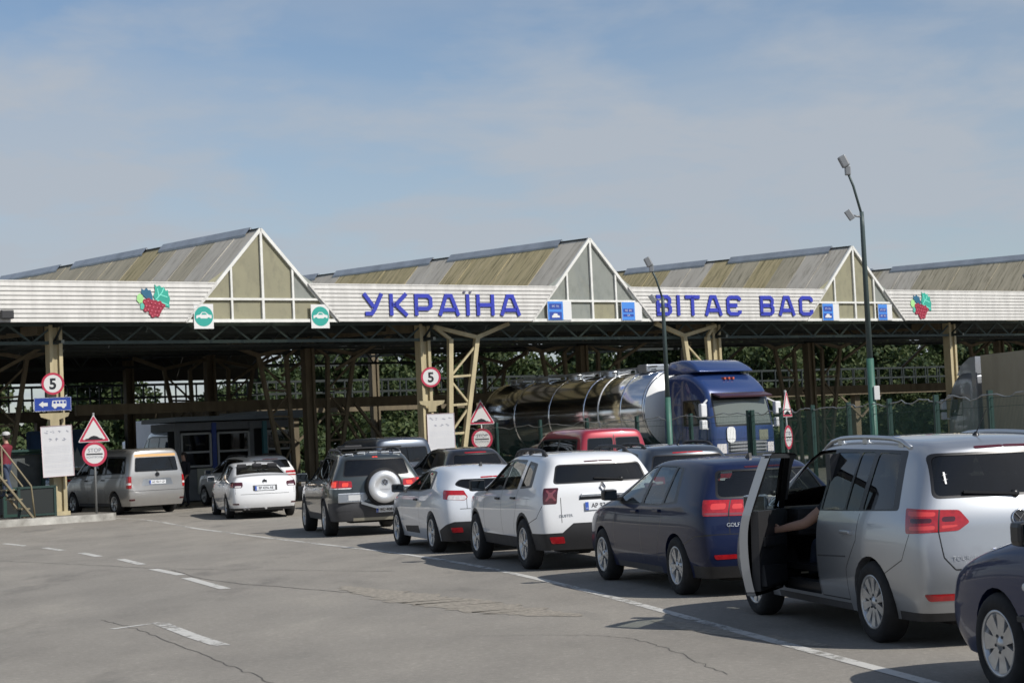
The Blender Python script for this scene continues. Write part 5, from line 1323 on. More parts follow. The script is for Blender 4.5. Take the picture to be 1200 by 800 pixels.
# ---- passenger van
def car_van(col, label, cat='van', band=True, name='passenger_van', lod=3, dark_doors=False, txt='AC 5017 CP', simple=False):
    c, root, sp = start('van', col, name, label, cat, QUEUE, lod)
    c.windows([(-.70, 1.20), (-.62, 1.74), (.3, 1.77), (1.5, 1.78), (2.16, 1.72), (2.86, 1.20), (2.5, 1.17), (.6, 1.19)],
              [([(1.90, 1.21), (2.70, 1.21), (2.14, 1.68), (1.90, 1.72)], G_MID), ([(.68, 1.22), (1.80, 1.215), (1.80, 1.73), (.68, 1.725)], G_DARK), ([(-.62, 1.235), (.58, 1.225), (.58, 1.72), (-.55, 1.70)], G_DARK)], G_DARK)
    if dark_doors:
        for sg in (-1, 1): c.screen('rear', [(.03, 1.23), (.70, 1.23), (.64, 1.75), (.03, 1.75)] if sg > 0 else [(-.70, 1.23), (-.03, 1.23), (-.03, 1.75), (-.64, 1.75)], G_DARK, 'rear_window', .02, .05)
    else: c.screen('rear', [(-.70, 1.25), (.70, 1.25), (.645, 1.70), (-.645, 1.70)], G_DARK, 'rear_window', .02, .06)
    if band: c.region('rear', [(-.66, 1.715), (.66, 1.715), (.645, 1.80), (-.645, 1.80)], M('yellow_band', (.62, .38, .16), .5), (-1,))
    c.screen('top', [(-.72, 3.0), (.72, 3.0), (.64, 2.25), (-.64, 2.25)], G_CLEAR, 'windscreen')
    c.lamp('corner', [([(-.10, .76), (.15, .76), (.15, 1.12), (-.12, 1.12)], RED), ([(-.09, .86), (.14, .86), (.14, .92), (-.09, .92)], CLEAR)], 'tail_light')
    c.lamp('corner', [([(.03, .40), (.25, .40), (.25, .45), (.03, .45)], REDD)], 'reflector')
    c.region('rear', [(-.50, .83), (.50, .83), (.44, 1.03), (-.44, 1.03)], SATIN, (-1,))
    c.seam('rear', [(-.9, .68), (0, .68)], .012); c.seam('side', [(1.85, .35), (1.85, 1.18)]); c.seam('side', [(2.78, .35), (2.82, .9), (2.70, 1.15)]); c.seam('side', [(.62, .35), (.62, 1.2)]); c.seam('side', [(-.7, 1.10), (.6, 1.10)], .018)
    if dark_doors: c.seam('rear', [(-.004, .68), (-.004, 1.85)], .014)
    c.region('side', [(.4, .15), (2.6, .15), (2.6, .34), (.4, .34)], GREYP)
    c.arches(.375, .335); c.finish(root)
    mirror_part(c, 2.66, 1.16, BLACKP, (.11, .12, .24)); handle_part(c, [(1.96, 1.02), (.75, 1.02)], BLACKP)
    underbody(root, sp, -.98, 3.88, .375, .335, .952)
    if not simple: interior(root, .88, .7, 1.9, .7, 1.15, rows=3)
    add_wheels(root, sp, .335, .215, .21, 5, 'spoke', .945)
    wiper(c, 0, .40, 1.26, 1.32)
    plate(c, 0, .92, txt)
    p_, _ = c.hit('rear', 0, 1.14); roundel(root, p_ + Vector((0, -.004, 0)), .07, CHROME, 0, dark=TRIM)
    return root, sp

# ---- dark blue saloon cut by the picture edge: nose, wheel and mirror
def car_nose():
    c, root, sp = start('sedan', P_INDIGO, 'saloon', 'dark blue saloon nearest the camera, cut off by the right edge', 'car', QUEUE)
    c.windows([(.02, 1.005), (.36, 1.34), (.75, 1.395), (1.2, 1.40), (1.62, 1.36), (2.30, .985), (1.9, .955), (.8, .97)],
              [([(1.22, .985), (2.14, .985), (1.60, 1.34), (1.22, 1.375)], G_MID), ([(.40, .995), (1.12, .99), (1.12, 1.375), (.62, 1.355)], G_MID)], G_MID)
    c.screen('top', [(-.635, -.40), (.635, -.40), (.53, .30), (-.53, .30)], G_MID, 'rear_window', .02, .05)
    c.screen('top', [(-.64, 2.38), (.64, 2.38), (.53, 1.68), (-.53, 1.68)], G_CLEAR, 'windscreen')
    c.lamp('fcorner', [([(-.28, .60), (.35, .58), (.38, .68), (-.32, .74)], CLEAR)], 'headlight'); c.lamp('corner', [([(-.24, .78), (.34, .78), (.36, .93), (-.28, .93)], RED)], 'tail_light')
    c.region('front', [(-.36, .34), (.36, .34), (.42, .68), (-.42, .68)], BLACKP, (-1,)); c.region('fcorner', [(-.50, .15), (1.0, .15), (1.0, .30), (-.50, .30)], BLACKP)
    c.seam('fcorner', [(-.52, .60), (-.30, .585)], .010); c.seam('fcorner', [(-.55, .42), (.5, .40)], .035, BLACKP)
    c.seam('side', [(1.17, .30), (1.17, .97)]); c.seam('side', [(2.08, .3), (2.10, .7), (2.02, .95)], .012); c.seam('side', [(.42, .97), (.40, .8), (.54, .52), (.58, .3)]); c.seam('side', [(.45, .56), (2.06, .54)], .03, P_INDIGO)
    c.arches(.345, .325); c.finish(root)
    mirror_part(c, 1.96, .985, TRIM, (.11, .11, .15)); handle_part(c, [(1.34, .85), (.52, .87)], P_INDIGO)
    for sd in (-1, 1):
        p_, _ = c.hit('side', 2.24, .70, sd); mb = MB(); mb.lathe([(.028, -.01), (.026, .010), (.016, .018), (0, .020)], 14, Matrix.Translation(p_) @ Matrix.Rotation(R(90 * sd), 4, 'Y')); mb.build('side_repeater', CLEAR, root)
        mb = MB(); p0, _ = c.hit('side', 1.25, .50, sd); mb.box(p0 + Vector((sd * .006, .35, 0)), (.02, 1.5, .04), bev=.006); mb.build('rub_strip', BLACKP, root)
        mb = MB(); mb.box((sd * .80, 2.20, .22), (.10, .03, .22)); mb.build('mud_flap', TYRE, root)
    underbody(root, sp, -1.0, 3.58, .345, .325, .89); interior(root, .82, .45, 1.3, .45, .97)
    add_wheels(root, sp, .322, .21, .21, 7, 'wide', .885); return root, sp
r, sp = car_mpv(); place(r, sp, 2.78, 14.75, 13, .89)
r, sp = car_hatch(); place(r, sp, 1.65, 19.85, 15.2, .885)
r, sp = car_suv(); place(r, sp, .02, 24.8, 15.2, .90)
r, sp = car_coupe(); place(r, sp, -1.45, 29.6, 16, .895)
r, sp = car_bigsuv(); place(r, sp, -3.93, 36.7, 14.5, .955)
r, sp = car_sedan(); place(r, sp, -7.65, 47.7, 16.5, .885)
r, sp = car_van(P_VAN, 'pewter passenger van with a yellow band above its rear window'); place(r, sp, -11.95, 54.0, 37, .945)
r, sp = car_nose(); place(r, sp, 3.58, 9.1, 13, .885)
# ---- the rest of the traffic
def solid_van(*a, **k): return car_van(*a, **k)
r, sp = car_van(P_STEEL, 'blue-grey van behind the dark SUV with the spare wheel', band=False, name='delivery_van', lod=2, txt='AX 3310 BM', simple=True); place(r, sp, -4.25, 49.3, 25, .945)
r, sp = car_van(P_RED, 'red van with two dark rear door windows, beside the tanker', band=False, name='delivery_van', lod=2, dark_doors=True, txt='AH 7721 IO', simple=True); place(r, sp, 1.08, 43.2, 18, .945)
p_ = r.children[0]
r, sp = car_van(P_GREY, 'tall pale grey van parked deep under the canopy beyond the pewter van', band=False, name='delivery_van', lod=2, simple=True); place(r, sp, -14.7, 76, 30, .945); r.scale = (1.05, 1.1, 1.45)
def plain_car(kind, col, name, label, x, y, head, rails_=False, lod=2, cat='car', whip=False):
    c, root, sp = start(kind, col, name, label, cat, QUEUE, lod)
    D = {'suv': ([(-.34, 1.12), (-.18, 1.50), (.45, 1.565), (1.05, 1.575), (1.52, 1.54), (2.24, 1.07), (1.9, 1.04), (.6, 1.07)], [([(1.18, 1.07), (2.10, 1.07), (1.52, 1.51), (1.18, 1.54)]), ([(.30, 1.10), (1.08, 1.08), (1.08, 1.54), (.36, 1.53)]), ([(-.24, 1.15), (.20, 1.12), (.22, 1.50), (-.08, 1.47)])], [(-.66, 1.165), (.66, 1.165), (.58, 1.475), (-.58, 1.475)], 2.32),
         'hatch': ([(.02, 1.00), (.30, 1.40), (.55, 1.435), (1.05, 1.44), (1.44, 1.405), (2.17, 1.02), (1.9, .985), (.6, .995)], [([(1.17, 1.012), (2.02, 1.012), (1.42, 1.385), (1.17, 1.415)]), ([(.46, 1.018), (1.08, 1.014), (1.08, 1.418), (.52, 1.41)])], [(-.60, 1.06), (.60, 1.06), (.52, 1.36), (-.52, 1.36)], 2.22),
         'mpv': ([(-.46, 1.06), (-.30, 1.56), (.3, 1.575), (1.05, 1.585), (1.62, 1.565), (2.38, 1.04), (1.9, 1.005), (.6, 1.03)], [([(1.16, 1.03), (2.02, 1.015), (1.62, 1.515), (1.16, 1.545)]), ([(.30, 1.04), (1.04, 1.035), (1.04, 1.55), (.30, 1.55)])], [(-.665, 1.155), (.665, 1.155), (.60, 1.53), (-.60, 1.53)], 2.5)}
    o, panes, rear, yw = D[kind]
    c.windows(o, [(q, G_DARK) for q in panes], G_DARK); c.screen('rear', rear, G_DARK, 'rear_window', .02, .06); c.screen('top', [(-.66, yw), (.66, yw), (.55, yw - .74), (-.55, yw - .74)], G_MID, 'windscreen')
    zl = {'suv': .95, 'hatch': .9, 'mpv': .95}[kind]
    c.lamp('corner', [([(-.16, zl - .07), (.38, zl - .06), (.36, zl + .10), (-.20, zl + .11)], RED), ([(-.10, zl - .03), (.34, zl - .02), (.34, zl + .02), (-.10, zl + .02)], CLEAR)], 'tail_light')
    zs = rear[2][1]; c.lamp('rear', [([(-.26, zs + .022), (0, zs + .025), (0, zs + .05), (-.26, zs + .045)], RED)], 'brake_light')
    c.region('side', [(.5, .15), (2.1, .15), (2.1, .32), (.5, .32)], GREYP); c.region('corner', [(-.42, .12), (.9, .12), (.9, .36), (-.42, .36)], BLACKP)
    c.seam('side', [(1.12, .33), (1.12, 1.0)]); c.seam('rear', [(-.6, .66), (0, .66)])
    c.arches(.35, .325); c.finish(root); mirror_part(c, 2.0, 1.01, col); underbody(root, sp, -.78, 3.4, .35, .325, .89); interior(root, .82, .5, 1.2, .35, 1.0)
    add_wheels(root, sp, .325, .21, .21, 5, 'spoke', .885); plate(c, 0, .78, None)
    if rails_: rails(c, -.25, 1.4, .575, BLACKP, .06, .024)
    if whip: antenna(c, -.2, 'whip')
    place(root, sp, x, y, head, .885); return root, sp
plain_car('suv', P_SLATE, 'suv', 'dark slate SUV with roof rails seen between the white SUV and the dark blue hatchback', 1.75, 30.2, 13, True, cat='suv', lod=3, whip=True)
plain_car('hatch', P_BLACK, 'hatchback', 'black hatchback in front of the second white notice board', -2.0, 44.0, 19, lod=3)[0].scale = (1.05, 1.05, 1.12)
plain_car('mpv', P_GREY, 'minivan', 'pale silver minivan just left of the red van, mostly hidden', .55, 48.6, 17, cat='minivan')
plain_car('suv', P_WHITE, 'suv', 'white SUV in the shade of the canopy, right behind the white saloon', -8.85, 57.4, 32, True, cat='suv', lod=3)
plain_car('hatch', P_BLACK, 'hatchback', 'black hatchback in deep shade to the right of the pewter van', -12.2, 66.5, 36)
plain_car('hatch', P_GREY, 'hatchback', 'pale silver hatchback half hidden to the left of the pewter van', -16.0, 63.4, 38)

# ---- trucks
BLUEC = paint('truck_blue_paint', (.016, .042, .15), .2, .3, .04)
STEELM = M('polished_steel', (.86, .87, .89), .12, metal=1, var=.10, vscale=2.5, bump=.03, bscale=2)
SP['cab'] = dict(k=1, W=1.24, wb=3.6, z0=.55, rear=[0, 0, 0, 0], front=[-.05, 0, .0, 0], rb=.0, fb=.12, xl=[.97, 1, 1, 1, .985], st=[
    (0, 0, 1.85, 0, 3.28, 1.13, .99), (.14, .14, 1.85, .14, 3.40, 1.17, 1), (.9, .9, 1.85, .9, 3.44, 1.18, 1), (1.45, 1.45, 1.85, 1.35, 3.40, 1.17, 1), (2.02, 2.02, 1.85, 1.86, 3.02, 1.15, 1), (2.30, 2.28, 1.85, 2.06, 2.80, 1.11, .965)],
    c5=.4, crear=.7, rear_lim=-5)
def truck_cab(root, col, lod=3, deflector=True):
    sp = dict(SP['cab']); sp['paint'] = col; sp['lod'] = lod; c = Car(sp); cabr = link('cab', None, root); c.root = cabr
    c.windows([(.92, 1.86), (.92, 2.62), (1.7, 2.62), (2.06, 1.95), (2.0, 1.84)], [([(.98, 1.90), (1.98, 1.90), (1.68, 2.57), (.98, 2.57)], G_DARK)], G_DARK)
    c.put(c.cut('front', [(-1.08, 1.80), (1.08, 1.80), (1.05, 2.80), (-1.05, 2.80)]), None, TRIM)
    pid = c.new_part('windscreen', glass('truck_windscreen', .45, .05, sheen=(.42, .48, .44))); c.put(c.cut('front', round_poly([(-1.04, 1.86), (1.04, 1.86), (1.01, 2.58), (-1.01, 2.58)], .05)), pid)
    c.region('front', [(-1.3, .5), (1.3, .5), (1.3, 1.0), (-1.3, 1.0)], GREYP, (-1,))
    c.region('front', [(-.75, 1.02), (.75, 1.02), (.75, 1.36), (-.75, 1.36)], M('grille_grey', (.10, .11, .13), .5), (-1,))
    c.lamp('front', [([(-1.08, 1.02), (-.78, 1.02), (-.78, 1.30), (-1.08, 1.30)], CLEAR)], 'headlight')
    c.seam('side', [(.88, 1.1), (.88, 2.66)], .02); c.seam('side', [(2.02, .9), (2.05, 1.84)], .02)
    sp['wb'] = 0; c.arches(.001, -5) if False else None
    c.finish(cabr)
    for x in (-.16, 0, .16):
        p_, n_ = c.hit('top', x + .05, 1.66); mb = MB(); mb.box(p_ + Vector((0, 0, .01)), (.07, .20, .07), bev=.02); mb.build('marker_lamp', M('marker_lens', (.48, .10, .05), .25), cabr)
    for zz in (1.10, 1.2, 1.3):
        mb = MB(); y = c.hit('front', 0, zz)[0].y; mb.box((0, y + .005, zz), (1.4, .04, .05), bev=.012); mb.build('grille_bar', M('grille_bar_grey', (.22, .23, .24), .4), cabr)
    p_, _ = c.hit('front', .62, 1.55); mb = MB(); mb.prism(round_poly([(-.16, -.22), (.16, -.22), (.16, .24), (-.16, .24)], .15, 5), .02, Matrix(((1, 0, 0, p_.x), (0, 0, 1, p_.y + .005), (0, 1, 0, p_.z), (0, 0, 0, 1)))); mb.build('lamp_cover', M('white_disc', (.70, .71, .70), .5), cabr)
    p_, _ = c.hit('front', -.62, 1.52); mb = MB(); mb.box(p_ + Vector((0, .012, 0)), (.34, .02, .30)); mb.build('emblem_plate', M('emblem_plate', (.18, .19, .14), .5), cabr)
    for sd in (-1, 1):
        mb = MB(); m_ = Vector((sd * 1.42, 2.12, 2.30)); mb.box(m_, (.22, .16, .40), bev=.05); mb.box(m_ - Vector((0, 0, .42)), (.22, .16, .28), bev=.05); mb.bar((sd * 1.15, 2.0, 2.6), m_ + Vector((0, 0, .15)), .04); mb.bar((sd * 1.2, 2.05, 1.75), m_ - Vector((0, 0, .5)), .04)
        mb.build('mirror', M('mirror_shell', (.62, .63, .64), .4), cabr)
    mb = MB(); mb.box((0, 2.0, 2.86), (2.0, .5, .05), mat=Matrix.Translation((0, 2.18, 2.74)) @ Matrix.Rotation(R(-16), 4, 'X') @ Matrix.Scale(1, 4)); mb.build('sun_visor', M('visor', (.05, .02, .03), .3), cabr)
    if deflector:
        mb = MB(); n = 8
        prof = [(.02, 3.40), (.02, 3.80)] + [(.55 + 1.05 * t, 3.84 - .40 * t ** 2.4) for t in [k / n for k in range(n + 1)]]
        ws = lambda z: 1.10 - .16 * max(0, (z - 3.40) / .42)
        a = [mb.v((-ws(z), y, z)) for y, z in prof]; b = [mb.v((ws(z), y, z)) for y, z in prof]
        for i in range(len(prof)):
            j = (i + 1) % len(prof); f = mb._f([a[i], b[i], b[j], a[j]])
        mb._f(a); mb._f(b[::-1])
        bmesh.ops.recalc_face_normals(mb.bm, faces=mb.bm.faces); es = [e for e in mb.bm.edges if len(e.link_faces) == 2 and e.calc_face_angle(0) > .9]
        bmesh.ops.bevel(mb.bm, geom=es, offset=.07, segments=3, affect='EDGES', profile=.5)
        for f in mb.bm.faces: f.smooth = True
        mb.build('roof_deflector', col, cabr)
    mb = MB(); mb.box((0, -1.2, .85), (.9, 6.0, .25)); mb.box((-1.0, -.9, .7), (.5, 1.1, .6), bev=.05); mb.box((1.0, -.9, .7), (.5, 1.1, .6), bev=.05); mb.build('chassis', UNDER, root)
    for y, dual in ((1.35, 0), (-2.3, 1)): axle(root, y, dual)
def axle(root, y, dual=True, r=.5):
    for sd in (-1, 1):
        w = link('wheel', None, root, (sd * 1.02, y, r)); wd = .56 if dual else .3
        MX = Matrix.Rotation(R(90 * sd), 4, 'Y'); mb = MB(); h = wd / 2
        mb.lathe([(.30, -h), (r - .03, -h), (r, -h + .05), (r, h - .05), (r - .03, h), (.30, h)], 28, MX); mb.build('tyre', TYRE, w)
        mb = MB(); mb.lathe([(.31, h - .01), (.28, h - .03), (.24, h - .14), (.12, h - .14), (.11, h - .02), (0, h - .02)], 24, MX); mb.build('rim', SATIN, w)
tanker = thing('tanker_truck', 'blue lorry with tall roof pulling a long mirror-polished steel tanker, facing the camera', 'truck', (7.75, 55.2, gz(7.5, 55)), R(180 + 33))
tanker.location = Vector((6.75, 53.9, .05)) - Matrix.Rotation(R(213), 3, 'Z') @ Vector((0, 2.3, 0))
truck_cab(tanker, BLUEC)
tr = link('tank_trailer', None, tanker)
mb = MB(); MYA = Matrix.Translation((0, -1.0, 2.40)) @ Matrix.Rotation(R(90), 4, 'X')    # z -> -y
prof = [(0, -.28), (.5, -.24), (.9, -.12), (1.17, .0), (1.23, .06), (1.23, 3.0), (1.23, 5.0), (1.23, 7.0), (1.23, 9.3), (1.17, 9.36)]
mb.lathe(prof[3:], 64, MYA); mb.build('tank', STEELM, tr)
mb = MB(); mb.lathe([(0, -.36), (.5, -.31), (.95, -.16), (1.18, .0)], 48, MYA); mb.build('tank_end', M('white_dome', (.70, .71, .70), .35), tr)
mb = MB(); mb.lathe([(1.18, 9.35), (1.0, 9.5), (.5, 9.62), (0, 9.66)], 48, MYA); mb.build('tank_end', M('rear_dome', (.30, .31, .31), .25, metal=.9), tr)
for z in (.04, 1.2, 2.4, 3.2, 5.2, 7.3, 9.28):
    mb = MB(); mb.lathe([(1.225, z - .035), (1.25, z - .025), (1.25, z + .025), (1.225, z + .035)], 48, MYA); mb.build('tank_band', STEELM if z != 2.4 else M('pale_band', (.72, .72, .70), .35, metal=.4), tr)
mb = MB(); zt = 3.65
for x in (-.35, .35):
    mb.bar((x, -1.3, zt + .12), (x, -10.0, zt + .12), .05)
    for y in range(-9, -1): mb.bar((x, y - .4, zt - .05), (x, y - .4, zt + .12), .04)
mb.build('top_walkway', SATIN, tr)
for y in (-2.2, -4.2, -6.2, -8.2, -9.8):
    mb = MB(); mb.lathe([(.28, 0), (.28, .14), (.22, .18), (0, .2)], 20, Matrix.Translation((0, y, zt - .04))); mb.box((.0, y + .5, zt + .05), (.5, .34, .05)); mb.build('hatch', SATIN, tr)
mb = MB(); mb.box((0, -2.0, zt + .10), (.9, .5, .22), bev=.04); mb.build('valve_box', SATIN, tr)
mb = MB(); mb.box((0, -5.8, 1.05), (1.0, 9.0, .2)); mb.box((-1.05, -5.2, .85), (.3, 2.4, .5), bev=.04); mb.box((1.05, -5.2, .85), (.3, 2.4, .5), bev=.04); mb.box((0, -10.4, .8), (2.3, .12, .2))
for x in (-.8, .8): mb.bar((x, -3.6, .1), (x, -3.6, 1.1), .12)
mb.build('trailer_frame', UNDER, tr)
for y in (-7.2, -8.5, -9.8): axle(tr, y, False)

lorry = thing('curtain_lorry', 'grey lorry with a khaki tarpaulin trailer standing beyond the fence at the right edge', 'truck')
hd = R(12); lorry.rotation_euler = (0, 0, hd)
fl = Vector((16.75, 67.0)); ctr = fl + Vector((math.cos(hd), math.sin(hd))) * 1.27; lorry.location = (ctr.x, ctr.y, .02)
truck_cab_root = lorry
truck_cab(lorry, paint('lorry_grey_paint', (.30, .32, .35), .3, .35, .06), 3, False)
mb = MB(); q = [(.02, 3.36), (.02, 4.0), (.5, 3.98), (1.2, 3.72), (1.6, 3.36)]; mb.prism([(y, z) for y, z in q], 2.1, Matrix(((0, 0, 1, -1.05), (1, 0, 0, 0), (0, 1, 0, 0), (0, 0, 0, 1)))); mb.build('roof_deflector', MATS['lorry_grey_paint'], lorry)
mb = MB(); mb.box((-1.2, -.16, 2.3), (.06, .34, 3.0)); mb.box((1.2, -.16, 2.3), (.06, .34, 3.0)); mb.build('side_fairing', MATS['lorry_grey_paint'], lorry)
TARP = M('khaki_tarpaulin', (.38, .345, .255), .75, var=.22, vscale=.8, stretch=(1, 1, .35), bump=.3, bscale=2.5)
mb = MB(); n = 60; L_ = 13.6; y0 = -.85
for sd in (-1, 1):
    pv = None
    for i in range(n + 1):
        y = y0 - L_ * i / n; x = sd * (1.265 + .012 * math.sin(i * 1.9) + .006 * math.sin(i * 5.3)); v = (mb.v((x, y, 1.25)), mb.v((x + sd * .01, y, 2.6)), mb.v((sd * 1.265, y, 4.0)))
        if pv:
            for a in range(2):
                f = mb._f([pv[a], v[a], v[a + 1], pv[a + 1]]); f.smooth = True
        pv = v
mb.poly([(-1.265, y0, 1.25), (1.265, y0, 1.25), (1.265, y0, 4.0), (-1.265, y0, 4.0)]); mb.poly([(-1.265, y0 - L_, 1.25), (-1.265, y0 - L_, 4.0), (1.265, y0 - L_, 4.0), (1.265, y0 - L_, 1.25)])
mb.poly([(-1.265, y0, 4.0), (1.265, y0, 4.0), (1.265, y0 - L_, 4.0), (-1.265, y0 - L_, 4.0)]); mb.build('tarpaulin', TARP, lorry, fix=False)
mb = MB(); mb.box((0, y0 - L_ / 2, 1.12), (2.5, L_, .22)); mb.box((0, y0 - L_ / 2, .85), (1.0, L_ - 1, .25)); mb.build('trailer_frame', UNDER, lorry)
for y in (-9.5, -10.8, -12.1): axle(lorry, y, False)

# pale box lorry and blue container deep under the canopy
bl = thing('box_lorry', 'white box lorry in the background beyond the pewter van', 'truck', (-15.0, 82.5, gz(-15, 82)), R(36))
mb = MB(); mb.box((0, 0, 2.05), (2.4, 5.4, 2.5), bev=.05); mb.build('cargo_box', M('white_box', (.74, .76, .78), .5, var=.08), bl)
mb = MB(); mb.box((0, 3.6, 1.5), (2.2, 1.6, 1.9), bev=.18); mb.build('cab', MATS['white_paint'], bl)
mb = MB(); mb.box((0, .6, .65), (.9, 7.4, .25)); mb.build('trailer_frame', UNDER, bl)
for y in (3.5, -1.6): axle(bl, y, True, .42)
bc = thing('shipping_container', 'blue container with a pale emblem behind the left notice board', 'container', (-18.9, 76.0, gz(-19, 76)), R(12))
mb = MB(); mb.box((0, 0, 1.5), (2.4, 6, 2.6)); mb.build('shell', M('container_blue', (.025, .10, .27), .5, var=.2), bc)
mb = MB()
for x in (-1.2, 1.2): mb.box((x, -3.0, 1.5), (.12, .12, 2.7))
for z in (.22, 2.8): mb.box((0, -3.0, z), (2.5, .1, .12))
for x in (-.6, -.2, .2, .6): q_ = MB(); q_.bar((x, -3.05, .18), (x, -3.05, 2.84), .04); q_.build('lock_bar', M('container_trim', (.02, .07, .18), .5), bc)
for x in (-1.1, 1.1):
    for y in (-2.8, 2.8): q_ = MB(); q_.box((x, y, .1), (.2, .2, .2)); q_.build('corner_foot', M('container_trim', (.02, .07, .18), .5), bc)
mb.bar((-1.2, -3.0, 2.85), (1.2, -3.0, 2.85), .08); mb.build('door_frame', M('container_trim', (.02, .07, .18), .5), bc)
mb = MB(); mb.prism([(.30, 1.1), (.42, 1.5), (.36, 1.9), (.5, 2.3), (.62, 1.95), (.7, 2.2), (.84, 1.8), (.98, 2.0), (1.0, 1.4), (.86, 1.05), (.6, 1.25)], .02, Matrix(((1, 0, 0, 0), (0, 0, -1, -3.07), (0, 1, 0, 0), (0, 0, 0, 1)))); mb.build('emblem', M('pale_emblem', (.45, .52, .58), .6), bc)

# ---- booth, kiosk, stairs
BT = M('booth_panel', (.17, .185, .20), .6, var=.2); BTB = M('booth_blue', (.03, .07, .30), .5); BTT = M('booth_teal', (.06, .20, .24), .5); WIN = M('booth_frame', (.36, .38, .39), .5)
booth = thing('control_booth', 'passport control booth with white framed windows and blue corner posts in the shade', 'booth', (*bw(5.1, 13.6), .08), BA)
mb = MB(); mb.box((0, 0, .6), (4.5, 2.3, 1.1)); mb.box((0, 0, 2.66), (4.5, 2.3, .28)); mb.build('wall', BT, booth)
mb = MB(); mb.box((0, -.1, 2.92), (5.0, 3.0, .16)); mb.box((1.5, -.2, 3.05), (1.9, 3.0, .14)); mb.build('roof', M('booth_roof', (.16, .20, .24), .5), booth)
for x, m_ in ((-2.25, BT), (-.85, BTB), (.62, BT), (1.15, BTT), (2.25, WIN)):
    mb = MB(); mb.box((x, -1.15, 1.42), (.16, .12, 2.7)); mb.build('post', m_, booth)
for x, w in ((-1.55, 1.1), (-.1, 1.2), (1.7, .95)):
    wf = MB(); z0, z1 = 1.25, 2.4
    for a, b in (((x - w / 2, z0), (x + w / 2, z0)), ((x - w / 2, z1), (x + w / 2, z1)), ((x - w / 2, z0), (x - w / 2, z1)), ((x + w / 2, z0), (x + w / 2, z1)), ((x - w / 2, 1.75), (x + w / 2, 1.75))): wf.bar((a[0], -1.17, a[1]), (b[0], -1.17, b[1]), .07)
    w_ = wf.build('window', WIN, booth); mb = MB(); mb.box((x, -1.14, (z0 + z1) / 2), (w, .02, z1 - z0)); mb.build('pane', glass('booth_glass', .3), w_)
mb = MB(); mb.box((-1.2, -1.19, .72), (.7, .03, .9)); mb.build('notice', M('booth_notice', (.40, .42, .36), .6), booth)
mb = MB(); mb.box((0, 0, 1.75), (4.2, .06, 1.6)); mb.build('back_wall', M('booth_inside', (.05, .055, .06), .8), booth)

kiosk = thing('kiosk', 'small dark green kiosk with grey upper panels behind the left column', 'kiosk', (*bw(-6.45, 2.25), .27), BA); kiosk.scale = (1, 1, .77)
GRN = M('kiosk_green', (.015, .05, .04), .5); mb = MB()
for x in (-.55, .55):
    for y in (-.5, .5): mb.box((x, y, 1.15), (.09, .09, 2.3))
for z in (.06, 1.0, 2.26): mb.box((0, -.5, z), (1.1, .08, .1))
mb.box((0, 0, 2.34), (1.4, 1.3, .08)); mb.build('frame', GRN, kiosk)
mb = MB(); mb.box((0, -.44, 1.62), (1.04, .04, 1.16)); mb.build('grey_panel', M('kiosk_panel', (.07, .08, .08), .6, var=.4, vscale=5), kiosk)
mb = MB(); mb.box((0, -.0, .55), (1.04, .9, .9)); mb.build('lower_panel', M('kiosk_dark', (.006, .010, .010), .6), kiosk)
cab_ = thing('guard_panel', 'dark green framed guard panel standing on the kerb island', 'barrier', (*bw(-6.45, .75), .27), BA)
mb = MB()
for x in (-.5, .5): mb.box((x, 0, .4), (.07, .07, .8))
mb.box((0, 0, .80), (1.07, .07, .06)); mb.box((0, 0, .06), (1.07, .06, .05)); mb.build('frame', M('panel_green', (.012, .035, .03), .5), cab_)
mb = MB(); mb.box((0, .01, .43), (.96, .03, .68)); mb.build('sheet', MATS['kiosk_dark'], cab_)
STC = M('worn_cream', (.25, .21, .13), .6, var=.35)
st = thing('steel_stairs', 'cream painted steel steps with handrails at the left edge', 'stairs', (*bw(-7.05, .45), .27), BA)
mb = MB()
for y in (-.35, .35): mb.bar((.25, y, 0), (-1.35, y, 2.1), .10, .05)
mb.build('stringer', STC, st)
for i in range(7):
    mb = MB(); z = .25 + i * .26; mb.box((.25 - 1.6 * z / 2.1, 0, z), (.24, .68, .035)); mb.build('tread', STC, st)
mb = MB()
for y in (-.35, .35):
    mb.tube([(.30, y, .0), (.22, y, .85), (-1.3, y, 2.95)], .025, 6); mb.bar((-.55, y, 1.05), (-.55, y, 1.92), .035)
mb.build('handrail', STC, st)

# ---- signs
SWHITE = M('sign_white', (.64, .64, .63), .45); SRED = M('sign_red', (.46, .035, .075), .45); SBLK = M('sign_black', (.015, .015, .02), .5); SBLUE = M('sign_blue', (.02, .055, .30), .45); SBACK = M('sign_back', (.25, .26, .26), .5, metal=.6); SGREEN = M('sign_green', (.02, .30, .25), .5)
FACE = Matrix(((1, 0, 0, 0), (0, 0, -1, 0), (0, 1, 0, 0), (0, 0, 0, 1)))   # u -> x, v -> z, w -> -y
def disc(name, r, d0, d1, mat, par, z=0, n=40, r0=None):
    mb = MB(); M_ = Matrix.Translation((0, 0, z)) @ FACE
    if r0 is None: mb.lathe([(0, d0), (r, d0), (r, d1), (0, d1)], n, M_, False)
    else: mb.lathe([(r0, d0), (r, d0), (r, d1), (r0, d1)], n, M_, False)
    return mb.build(name, mat, par)
def limit_sign(label, s, n, z, r, group, rz=0):
    t = thing('speed_limit_sign', label, 'traffic sign', (*bw(s, n), z), BA + rz, group)
    disc('plate', r, -.012, .0, SBACK, t); disc('face', r * .80, 0, .004, SWHITE, t); disc('rim', r, 0, .006, SRED, t, r0=r * .80)
    text_mesh('numeral', '5', r * 1.35, .002, SBLK, parent=t, loc=(0, -.007, -.02), rot=(R(90), 0, 0), off=.012)
    return t
